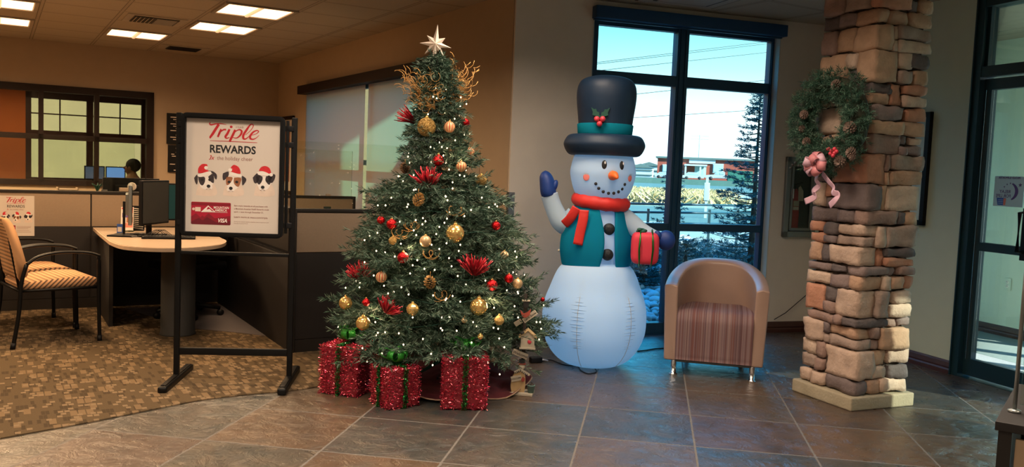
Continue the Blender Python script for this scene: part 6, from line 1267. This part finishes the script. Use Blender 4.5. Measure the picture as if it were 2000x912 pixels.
# door sticker (seen from behind, so its print is mirrored)
sp = vplane(1970, 374, D0+DN*.055, (DN.x, DN.y)); t_ = thing('door_sticker', 'pale square sticker with a purple crescent on the door glass, printed mirrored', 'sticker', sp, TD)
m = MB(); W2, H2 = .245, .215
m.box((0, 0, 0), (W2, .002, H2), 'sticker')
def st_txt(s, cx, cz_, size, mt_='ink_purple', b=.0006): vs, fs = textmesh(s, size, 1, b, 0, 'CENTER'); m.add([(cx-x_, -.0022, cz_+y_) for x_, y_, z_ in vs], [f[::-1] for f in fs], mt_)
st_txt('PROUD SUPPORTER', .0, .090, .020); st_txt('RELAY', -.028, -.012, .032); st_txt('FOR LIFE', -.040, -.043, .032)
cres = []; 
for k in range(17): a_ = R(-62+124*k/16); cres.append((-.010+.090*math.cos(a_), .0+.068*math.sin(a_)))
for k in range(17): a_ = R(58-116*k/16); cres.append((-.010+.064*math.cos(a_)+.0, .0+.062*math.sin(a_)))
vs = [(a_, -.0022, b_) for a_, b_ in cres]; m.add(vs, [(i, i+1, 32-i, 33-i) for i in range(16)], 'ink_purple')
for (x_, z_, r) in ((.092, .048, .016), (.0+.012, .058, .008), (-.015, .050, .008), (-.036, .032, .008)):
    pts = [(x_+r*(1 if k % 2 == 0 else .42)*math.cos(R(90+36*k)), z_+r*(1 if k % 2 == 0 else .42)*math.sin(R(90+36*k))) for k in range(10)]; m.add([(a_, -.0024, b_) for a_, b_ in pts]+[(x_, -.0024, z_)], [(k, (k+1) % 10, 10) for k in range(10)], 'ink_purple')
m.add([(-.095, -.0022, -.047), (-.018, -.0022, -.047), (-.022, -.0022, -.098), (-.083, -.0022, -.098)], [(0, 3, 2, 1)], 'ink_blue'); m.add([(-.036, -.0024, -.050), (-.014, -.0024, -.050), (-.018, -.0024, -.098), (-.036, -.0024, -.098)], [(0, 3, 2, 1)], 'ink_salmon')
for z_ in (-.062, -.074, -.086): m.box((-.06, -.0024, z_), (.04, .0006, .003), 'sticker')
m.build('print', t_)
# picture on the right wall behind the pillar
t_ = thing('picture_frame', 'black framed print on the sage wall half hidden behind the stone pillar', 'picture', D0+DD*.62+Vector((0, 0, 1.098)), TD)
m = MB(); W2, H2 = .74, .885
for a_, b_, c_, d_ in ((0, W2, 0, .04), (0, W2, H2-.04, H2), (0, .04, 0, H2), (W2-.04, W2, 0, H2)): m.box(((a_+b_)/2, -.018, (c_+d_)/2), (b_-a_, .034, d_-c_), 'black_metal')
m.build('frame', t_); m = MB(); m.box((W2/2, -.008, H2/2), (W2-.06, .006, H2-.06), 'paint_pale'); m.box((W2/2-.05, -.0125, H2/2), (W2-.36, .002, H2-.3), 'ink_cream'); m.build('print', t_)
# fire extinguisher cabinet
t_ = thing('extinguisher_cabinet', 'brushed steel fire extinguisher cabinet on the wall left of the stone pillar', 'cabinet', K+CD*2.652+Vector((0, 0, .89)), TC_)
W2, H2 = .36, .735; m = MB()
for a_, b_, c_, d_ in ((0, W2, 0, .055), (0, W2, H2-.055, H2), (0, .055, 0, H2), (W2-.055, W2, 0, H2)): m.box(((a_+b_)/2, -.018, (c_+d_)/2), (b_-a_, .034, d_-c_), 'brushed', bev=.008)
m.build('outer_frame', t_)
m = MB()
for a_, b_, c_, d_ in ((.06, W2-.06, .06, .085), (.06, W2-.06, H2-.085, H2-.06), (.06, .085, .06, H2-.06), (W2-.085, W2-.06, .06, H2-.06)): m.box(((a_+b_)/2, -.026, (c_+d_)/2), (b_-a_, .014, d_-c_), 'brushed')
dd = m.build('cabinet_door', t_); m = MB(); m.box((.075, -.042, .40), (.014, .018, .09), 'chrome', bev=.004); m.build('pull_handle', dd); m = MB(); m.box((W2/2, -.024, H2/2), (W2-.15, .003, H2-.16), 'glass_clear'); m.build('door_glass', dd)
m = MB(); m.box((W2/2, .0005, H2/2), (W2-.11, .003, H2-.11), 'charcoal'); m.build('back_plate', t_)
ex = thing('fire_extinguisher', 'red fire extinguisher with white tag inside the steel cabinet', 'fire extinguisher', K+CD*(2.652+.13)-CN*.012+Vector((0, 0, .955)), TC_)
m = MB(); m.lathe(sprof([(.001, 0), (.038, .003), (.042, .02), (.042, .30), (.034, .34), (.016, .365), (.014, .38)], 3), 'ext_red', 24, sy_=.22); m.box((0, -.0095, .20), (.06, .002, .03), 'paper'); m.build('cylinder', ex)
m = MB(); m.box((0, 0, .395), (.03, .016, .03), 'black_plastic'); m.box((.02, -.002, .43), (.09, .008, .012), 'black_plastic', rot=rotm('Y', -.25)); m.box((.02, -.002, .405), (.07, .008, .010), 'black_plastic', rot=rotm('Y', .1)); m.build('valve', ex)
m = MB(); m.prism([(.02, .27), (.075, .27), (.07, .36), (.035, .41), (.015, .39)], -.0125, -.0108, 'old_white', 'XZ'); m.box((.0, -.0118, .245), (.06, .0016, .05), 'old_white'); m.build('inspection_tag', ex)
# ------------------------------------------------------------------ SEATED PERSON IN THE OFFICE
def skin_body(name, V_, E_, Rr, mat_, parent, sub=2):
    me = bpy.data.meshes.new(name); me.from_pydata(V_, E_, []); me.materials.append(M[mat_]); o = bpy.data.objects.new(name, me); C.objects.link(o); o.parent = parent
    md = o.modifiers.new('skin', 'SKIN'); md.use_smooth_shade = True
    for i, r in enumerate(Rr):
        sv = me.skin_vertices[0].data[i]; sv.radius = (r, r) if not isinstance(r, tuple) else r; sv.use_root = (i == 0)
    s2 = o.modifiers.new('sub', 'SUBSURF'); s2.levels = sub; s2.render_levels = sub; return o
pp_ = vplane(259, 329, UVp(0, 13.52), (UVp(0, 1)[0], UVp(0, 1)[1])); pu = pp_.dot(UVp(1, 0)); per = thing('person', 'person with short dark hair in a dark teal shirt sitting at the office screens', 'person', UVp(pu, 13.52), TA+R(-125))
# faces local -y; seat height .45
hd = pp_.z
Vb = [(0, 0, .50), (0, .01, .68), (0, .015, .86), (0, 0, 1.04), (0, -.01, 1.13), (0, -.02, hd-.06), (0, -.03, hd+.0), (0, -.025, hd+.05),
      (.18, 0, 1.0), (.22, -.03, .80), (.17, -.25, .78), (.14, -.34, .79), (-.18, 0, 1.0), (-.22, -.03, .80), (-.17, -.25, .78), (-.14, -.34, .79),
      (.10, -.02, .50), (.12, -.40, .50), (.12, -.40, .08), (.12, -.52, .04), (-.10, -.02, .50), (-.12, -.40, .50), (-.12, -.40, .08), (-.12, -.52, .04)]
Eb = [(0, 1), (1, 2), (2, 3), (3, 4), (4, 5), (5, 6), (6, 7), (3, 8), (8, 9), (9, 10), (10, 11), (3, 12), (12, 13), (13, 14), (14, 15), (0, 16), (16, 17), (17, 18), (18, 19), (0, 20), (20, 21), (21, 22), (22, 23)]
Rb = [.15, .13, .14, .13, .055, .075, .088, .075, .06, .048, .035, .03, .06, .048, .035, .03, .09, .065, .045, .04, .09, .065, .045, .04]
pb = skin_body('body', Vb, Eb, Rb, 'skin', per)
skin_body('shirt', [(0, 0, .52), (0, .01, .68), (0, .015, .86), (0, 0, 1.03), (.18, 0, 1.0), (.22, -.03, .80), (-.18, 0, 1.0), (-.22, -.03, .80)], [(0, 1), (1, 2), (2, 3), (3, 4), (4, 5), (3, 6), (6, 7)], [.165, .148, .158, .142, .072, .058, .072, .058], 'shirt', per)
skin_body('trousers', [(0, 0, .50), (.10, -.02, .50), (.12, -.40, .50), (.12, -.40, .08), (-.10, -.02, .50), (-.12, -.40, .50), (-.12, -.40, .08)], [(0, 1), (1, 2), (2, 3), (0, 4), (4, 5), (5, 6)], [.165, .10, .078, .06, .10, .078, .06], 'charcoal', per)
m = MB(); m.ell((0, .012, hd+.045), (.092, .105, .098), 'hair', 24, 16); m.build('hair', per)
m = MB(); m.tube([(0, -.105, hd+.03), (0, -.135, hd-.0), (0, -.118, hd-.012)], [.008, .014, .008], 'skin', 8); m.build('nose', per)
for s in (-1, 1):
    m = MB(); m.ell((s*.088, .0, hd), (.012, .022, .03), 'skin', 12, 8); m.build('ear', per); m = MB(); m.ell((s*.034, -.098, hd+.022), (.012, .008, .008), 'eye_white', 10, 8); m.ell((s*.034, -.105, hd+.022), (.005, .003, .005), 'tyre', 8, 6); m.build('eye', per)
    for k in range(4): m = MB(); m.tube([(s*.14+(k-1.5)*.018, -.35, .79), (s*.14+(k-1.5)*.020, -.385, .785), (s*.14+(k-1.5)*.021, -.41, .77)], [.009, .008, .006], 'skin', 8); m.build('finger', per)
    m = MB(); m.tube([(s*.115, -.34, .785), (s*.095, -.36, .775), (s*.088, -.385, .77)], [.010, .009, .007], 'skin', 8); m.build('thumb', per)
m = MB(); m.tube([(-.03, -.105, hd-.045), (0, -.112, hd-.045), (.03, -.105, hd-.045)], .005, 'ink_grey', 6); m.build('mouth', per)
t_ = thing('office_chair', 'dark office chair under the seated person in the back office', 'chair', per.location, per.rotation_euler.z)
m = MB(); m.box((0, .0, .40), (.5, .48, .07), 'charcoal', bev=.03); m.build('seat', t_); m = MB(); m.box((0, .24, .72), (.42, .05, .44), 'charcoal', bev=.02); m.build('backrest', t_); m = MB(); m.tube([(0, 0, .05), (0, 0, .38)], .025, 'black_metal', 10); m.lathe([(.28, 0), (.28, .03), (.03, .06)], 'black_metal', 5); m.build('base', t_)
# ------------------------------------------------------------------ OUTDOORS BEYOND THE BIG WINDOW
def gstrip(name, pts, mat_, z, th=.04, kind='structure', **kw): m = MB(); m.prism([(p[0], p[1]) for p in pts], z-th, z, mat_); return m.build(name, kind=kind, **kw)
GZ = -.10
ang0 = R(16); vx = Vector((math.cos(-ang0*0), 0, 0))
def band(d0, d1, w_=(-120, 260), sl=-.06): return [(w_[0], d0+w_[0]*sl), (w_[1], d0+w_[1]*sl), (w_[1], d1+w_[1]*sl), (w_[0], d1+w_[0]*sl)]
m = MB(); m.prism([(-150, 7.5), (-.5, 7.52), (3.3, 8.9), (400, -60), (400, 420), (-150, 420)], GZ-.3, GZ, 'snow_ground'); m.build('ground', kind='structure')
m = MB(); m.prism([(3.5, 8.8), (8, 3), (12, -8), (60, -40), (400, -60)], GZ-.3, GZ-.01, 'snow_ground'); m.build('ground_side', kind='structure')
gstrip('dark_bounce_ground', [(-60, 9.5), (-1.2, 9.5), (-1.2, 26), (-60, 26)], 'charcoal', GZ+.01)  # dark slab added to cut sunlight bounced onto the shades
fe = MB(); fe.box((2.5, 0, 1.2), (5, .12, 2.9), 'dark_panel'); fe.build('sky_blocker', loc=UVp(7.2, 11.2), rz=TA+math.pi/2, kind='structure')  # unseen dark wall added to cut sky light on the shades
gstrip('road_near', band(29, 43), 'asphalt', GZ+.02); gstrip('road_far', band(96, 178, (-150, 390)), 'asphalt', GZ+.06); gstrip('kerb', band(43, 44.2), 'kerb', GZ+.10, .12); gstrip('sidewalk', band(22, 24), 'kerb', GZ+.03)
gstrip('planting_bed', [(-3, 8.2), (.5, 7.62), (3.0, 8.5), (8, 9), (12, 19.5), (-3, 20.5)], 'soil', GZ+.02)
# dry grass field
g = []
for (x0, x1, y0_, y1_, n, hh_) in ((2, 15, 48, 74, 6000, .62), (14, 26, 48, 60, 1200, .4)):
    for k in range(n):
        y_ = RS.uniform(y0_, y1_); x = RS.uniform(x0, x1)*y_/60; c = np.array([x, y_, GZ]); q = hh_*RS.uniform(.5, 1.1)
        if noise.noise(Vector((x*.15, y_*.10, 3))) < -.22: continue
        for b in range(3): g.append(np.hstack([c+RS.normal(size=3)*[.25, .25, 0], c+np.array([RS.normal()*.4, RS.normal()*.3, q])]))
strands(np.array(g), 'dry_grass', 'dry_grass', label='field of tall dry yellow grass between the two roads', cat='grass', kind='stuff', width=.05)
# river rocks under the window
rm = MB(); stn = []
m = MB(); m.ell((0, 0, 0), (1, .75, .5), 'rock', 12, 8); m.v = [tuple(Vector(v)*(1+.16*noise.noise(Vector(v)*1.6))) for v in m.v]; m.mats = ['rock']
base_rock = None; cnt = 0; spots = []
for k in range(900):
    if len(spots) >= 260: break
    if k % 4: px_, py_ = RS.uniform(1225, 1310), RS.uniform(505, 632)
    else: px_, py_ = RS.uniform(1230, 1500), RS.uniform(450, 560)
    p = fl(px_, py_, GZ+.04)
    if p.y < 7.95 or p.y > 16 or (p-K).dot(CN) < .32: continue
    r = RS.uniform(.05, .10)*(.8 if p.y < 10 else 1.25)
    if any((p-q_).length < (r+r2)*.72 for q_, r2 in spots): continue
    spots.append((p, r))
for i, (p, r) in enumerate(spots):
    if base_rock is None: base_rock = m.build('river_rock'); o = base_rock
    else: o = base_rock.copy(); C.objects.link(o)
    o.location = (p.x, p.y, GZ+.02+r*.4); o.scale = (r, r*RS.uniform(.8, 1.1), r*RS.uniform(.8, 1.2)); o.rotation_euler = (RS.uniform(-.2, .2), RS.uniform(-.2, .2), RS.rand()*6); tag(o, 'smooth grey river rock on the bed outside the big window', 'rock', 'river rocks outside the window')
for k in range(5): # larger pale boulders at the right
    px_, py_ = ((1478, 478), (1466, 500), (1490, 492), (1472, 462), (1330, 470))[k]; p = fl(px_, py_, GZ+.1); o = base_rock.copy(); C.objects.link(o); r = .16+.02*k; o.location = (p.x, p.y, GZ+.10); o.scale = (r*1.3, r, r*1.1); o.rotation_euler = (.1, .1, k); tag(o, 'larger boulder '+('low at the right edge of the big window', 'lowest at the window, right side', 'just right of the shrub against the frame', 'highest of the boulders right of the shrub', 'behind the shrub near the middle mullion')[k], 'rock', 'boulders outside the window')
# conifers
def conifer(label, px, base, H2, R2, n, L_, mat_='needles_spruce', lean=0, low=.08, dens=30, gap=.0):
    p = Vector((base[0], base[1], GZ)); t_ = thing('spruce_tree', label, 'tree', p); out_ = []; tb = MB(); tb.tube([(0, 0, 0), (lean*.5, 0, H2*.5), (lean, 0, H2)], [.05*R2+.02, .03, .006], 'bark', 8)
    for k in range(n):
        t = low+(1-low)*((k+RS.rand())/n); r = R2*(1-t)**.8*RS.uniform(.65, 1.1); a_ = k*2.4+RS.rand()*.5; d = np.array([math.cos(a_), math.sin(a_), 0]); c = np.array([lean*t, 0, H2*t]); e_ = c+d*r+np.array([0, 0, r*RS.uniform(-.12, .22)]); md_ = (c+e_)/2+np.array([0, 0, -.06*r])
        tb.tube([tuple(c), tuple(md_), tuple(e_)], [.010, .006, .003], 'bark', 4, caps=False)
        m_ = max(2, int(r/.10)); s_ = np.array([-d[1], d[0], 0])
        for q in range(m_):
            u_ = (q+.7)/m_; b0 = c*(1-u_)+e_*u_; sprig(b0, b0+(d*.7+s_*RS.choice((-1, 1))*.7+np.array([0, 0, RS.uniform(-.1, .3)]))*.14*(1.1-u_*.4), dens, L_, out_, .8, .7)
        sprig(e_-d*.12, e_, dens, L_, out_, .8, .7)
    tb.build('trunk', t_); strands(np.vstack(out_), 'foliage', mat_, t_, width=.0045); return t_
def atd(px, d): r_ = ray(px, 380); r_ = Vector((r_.x, r_.y, 0)).normalized(); return r_*d
ap = CAM+ray(1484, 190)*(12.5/ray(1484, 190).length)
conifer('tall blue green spruce outside at the right side of the big window', 0, atd(1474, 12.5), 2.75, .80, 130, .055, dens=26)
conifer('small dark spruce outside behind the middle window mullion', 0, atd(1312, 13.5), 1.72, .42, 42, .05, low=.12, dens=20)
conifer('low blue spruce outside between the snowman and the tub chair', 0, atd(1262, 11.2), .62, .62, 50, .05, low=.05); conifer('small low blue spruce just right of the middle mullion above the tub chair', 0, atd(1346, 11.8), .66, .40, 40, .05, low=.05)
def shrub(label, p, r, h, n, mat_='needles_shrub'):
    t_ = thing('shrub', label, 'shrub', (p.x, p.y, GZ)); out_ = []; tb = MB()
    for k in range(n):
        v = RS.normal(size=3); v[2] = abs(v[2]); v /= np.linalg.norm(v); e_ = v*[r, r, h]*RS.uniform(.6, 1.0); c = e_*.3; sprig(e_*.75, e_*1.05, 16, .07, out_, 1.2, .5)
        if k % 6 == 0: tb.tube([(0, 0, 0), tuple(c+[0, 0, .05]), tuple(e_)], [.012, .008, .003], 'bark', 4, caps=False)
    tb.build('stems', t_); strands(np.vstack(out_), 'foliage', mat_, t_, width=.006)
shrub('wide bare winter shrub seen through the lower right pane above the tub chair', atd(1425, 13.6), 1.05, .62, 420); shrub('bluish low shrub behind the present held by the snowman', atd(1232, 12.2), .55, .5, 180, 'needles_spruce'); shrub('grassy shrub at the left end of the bed outside', atd(1275, 14.6), .8, .42, 200)
# railing
ra = fl(1200, 476, GZ); rl = thing('railing', 'dark metal railing with thin rails outside across the big window', 'railing', (0, 0, 0)); RY = 16.5
A_ = atd(1180, 16.2); B_ = atd(1530, 19.5); 
for z in (.62+.08, .40+.08, .78+.08): m = MB(); m.tube([(A_.x, A_.y, z), (B_.x, B_.y, z)], .022, 'glare_teal_frame', 8); m.build('rail', rl)
for k in range(6): P_ = A_.lerp(B_, (k+.35)/6); m = MB(); m.box((P_.x, P_.y, .38+GZ), (.045, .045, .98), 'glare_teal_frame'); m.build('rail_post', rl)
# low wall planter box line, white post sign
P_ = atd(1380, 33); t_ = thing('post_sign', 'blank pale road sign on a post outside, seen through the right pane', 'sign', (P_.x, P_.y, GZ), R(-12))
m = MB(); m.box((0, 0, .75), (.10, .08, 1.5), 'ext_white'); m.build('post', t_); m = MB(); m.box((0, -.05, 1.0), (.20, .03, .66), 'ext_white', bev=.01); m.build('panel', t_)
# brick building 190 m away
BD = 190; bA, bB = atd(1281, BD), atd(1475, BD); bd_ = (bB-bA); rz_ = math.atan2(bd_.y, bd_.x); Lb = bd_.length; zb = 1.45
bl = thing('brick_building', 'long low red brick building with flat roof across the road', 'building', (bA.x, bA.y, 0), rz_); m = MB()
Hb = 3.9; m.box((Lb/2, 5, zb+Hb/2-1), (Lb, 10, Hb+2), 'ext_brick'); m.build('walls', bl)
m = MB(); m.box((Lb/2, 4.9, zb+Hb+.15), (Lb+.8, 10.8, .38), 'ext_grey'); m.build('roof_trim', bl)
def bx_(px): return (atd(px, BD)-bA).length
def zpx(py, x_=1380): return 1.4+(347.5+(x_-1350)*.0403-py)*BD/FPX
for a_, b_, y0_, y1_, mt_ in ((1291, 1309, 322, 337, 'ext_white'), (1389, 1410, 321, 339, 'ext_white')):
    xa, xb = bx_(a_), bx_(b_); m = MB(); m.box(((xa+xb)/2, -.1, (zpx(y0_, a_)+zpx(y1_, a_))/2), (xb-xa, .3, zpx(y0_, a_)-zpx(y1_, a_)), mt_); wn_ = m.build('window', bl); m = MB(); m.box(((xa+xb)/2, -.28, (zpx(y0_, a_)+zpx(y1_, a_))/2), ((xb-xa)*.86, .1, (zpx(y0_, a_)-zpx(y1_, a_))*.8), 'ext_glass'); m.build('pane', wn_)
xa, xb = bx_(1334), bx_(1378); m = MB(); m.box(((xa+xb)/2, -1.2, zpx(324, 1350)), (xb-xa, 2.6, .35), 'ext_white'); [m.box((x, -2.2, zpx(335, 1350)), (.35, .35, 2.6), 'ext_white') for x in (xa+.3, (xa+xb)/2+1, xb-.5)]; m.build('porch', bl)
m = MB(); m.box(((xa+xb)/2+1.0, -.1, zpx(334, 1350)), (2.4, .3, 2.4), 'ext_glass'); m.build('entrance', bl); m = MB(); m.box((bx_(1368), -.1, zpx(317, 1368)), (5.5, .3, .9), 'ext_white'); m.build('wall_panel', bl)
# raised lot in front of it
gstrip('lot', [(bA.x-60, bA.y-14), (bB.x+60, bB.y-16), (bB.x+60, bB.y+60), (bA.x-60, bA.y+60)], 'asphalt', 1.0, 1.2)
# white pickup
tp_ = atd(1404, BD-7); pk = thing('pickup_truck', 'white pickup truck parked in front of the brick building', 'truck', (tp_.x, tp_.y, 1.0), rz_)
m = MB(); m.prism([(-2.9, .45), (2.8, .45), (2.85, 1.05), (1.0, 1.12), (.95, 1.75), (.75, 1.88), (-.65, 1.88), (-1.25, 1.2), (-2.75, 1.02), (-2.95, .8)], -.95, .95, 'truck_white', 'XZ'); m.build('body', pk)
for xs_ in ((-.95, -.15), (-.05, .78)): m = MB(); m.prism([(xs_[0]+(.25 if xs_[0] < -.5 else 0), 1.70), (xs_[1], 1.70), (xs_[1], 1.25), (xs_[0], 1.25)][::-1], -.99, .99, 'ext_glass', 'XZ'); m.build('side_window', pk)
for x in (-1.8, 1.75):
    for s in (-1, 1): m = MB(); m.lathe([(.38, -.12), (.38, .12)], 'tyre', 20, c=(x, s*.88, .40), rot=rotm('X', math.pi/2)); m.build('wheel', pk)
for label, px, d, w_, h in (('white car at the left of the brick building porch', 1297, 183, 4.2, 1.3), ('white car parked under the porch', 1352, 186, 4.4, 1.5)):
    P_ = atd(px, d); t_ = thing('car', label, 'car', (P_.x, P_.y, 1.0), rz_); m = MB(); m.prism([(-w_/2, .3), (w_/2, .3), (w_/2, .8), (w_*.3, .95), (w_*.15, h), (-w_*.25, h), (-w_*.4, .9), (-w_/2, .8)], -.85, .85, 'truck_white', 'XZ'); m.build('body', t_)
    m = MB(); m.prism([(w_*.25, .95), (w_*.13, h-.08), (-w_*.22, h-.08), (-w_*.33, .95)], -.88, .88, 'ext_glass', 'XZ'); m.build('windows', t_)
    for x in (-w_*.3, w_*.3): m = MB(); m.lathe([(.32, -.9), (.32, .9)], 'tyre', 16, c=(x, 0, .33), rot=rotm('X', math.pi/2)); m.build('wheels', t_)
P_ = atd(1443, 180); t_ = thing('utility_box', 'green utility cabinet by the far road near the spruce', 'cabinet', (P_.x, P_.y, .9), rz_); m = MB(); m.box((0, 0, 1.0), (4.8, 2, 2.2), 'teal_box', bev=.1); m.build('housing', t_); m = MB(); m.box((0, 0, 2.15), (5, 2.2, .12), 'teal_box'); m.build('lid', t_)
# distant pale sheds
for k, (px, w_, h) in enumerate(((1250, 6, 2.4), (1266, 6, 3.0))):
    P_ = atd(px, 225+k*8); t_ = thing('storage_yard_shed', ['pale distant shed just right of the hat brim', 'pale distant racked shed touching the left end of the brick building'][k], 'building', (P_.x, P_.y, 1.0), rz_); m = MB(); m.box((0, 0, h/2), (w_, 5, h), 'ext_white'); m.build('walls', t_); m = MB(); [m.box((0, -2.6, .6+j*1.2), (w_, .3, .16), 'ext_grey') for j in range(3)]; m.build('rack_beam', t_); m = MB(); m.prism([(-w_/2-.3, h), (w_/2+.3, h), (0, h+1.0)], -2.8, 2.8, 'ext_grey', 'XZ'); m.build('roof', t_)
# utility pole and wires
P_ = atd(1361, 230); t_ = thing('utility_pole', 'thin distant utility pole above the brick building roof', 'utility pole', (P_.x, P_.y, 0), rz_); m = MB(); m.tube([(0, 0, 0), (0, 0, zpx(268, 1361)*1.2)], .16, 'pole_wood', 8); m.build('pole', t_); m = MB(); [m.box((0, 0, zpx(268+k*6, 1361)*1.2-.3), (4.5, .2, .2), 'pole_wood') for k in range(2)]; m.build('crossarm', t_)
pl = thing('power_line', 'thin overhead power wires slanting across the sky in the window panes', 'power line')
for (xa, ya, xb, yb), d in (((1150, 124, 1510, 80), 60), ((1150, 127, 1510, 84), 60.4), ((1150, 140, 1510, 101), 60), ((1240, 184, 1510, 155), 60.3), ((1235, 230, 1510, 213), 60)):
    r0, r1 = ray(xa, ya), ray(xb, yb); p0_, p1_ = CAM+r0*(d/r0.length), CAM+r1*(d*1.05/r1.length); p0_, p1_ = p0_+(p0_-p1_)*.6, p1_+(p1_-p0_)*.6
    m = MB(); m.tube([tuple(p0_), tuple((p0_+p1_)/2), tuple(p1_)], .020, 'wire_dark', 5); m.build('wire', pl)
for q_ in (p0_, p1_): m = MB(); m.tube([(q_.x, q_.y, GZ), (q_.x, q_.y, 15)], [.17, .12], 'pole_wood', 10); m.build('pole', pl)
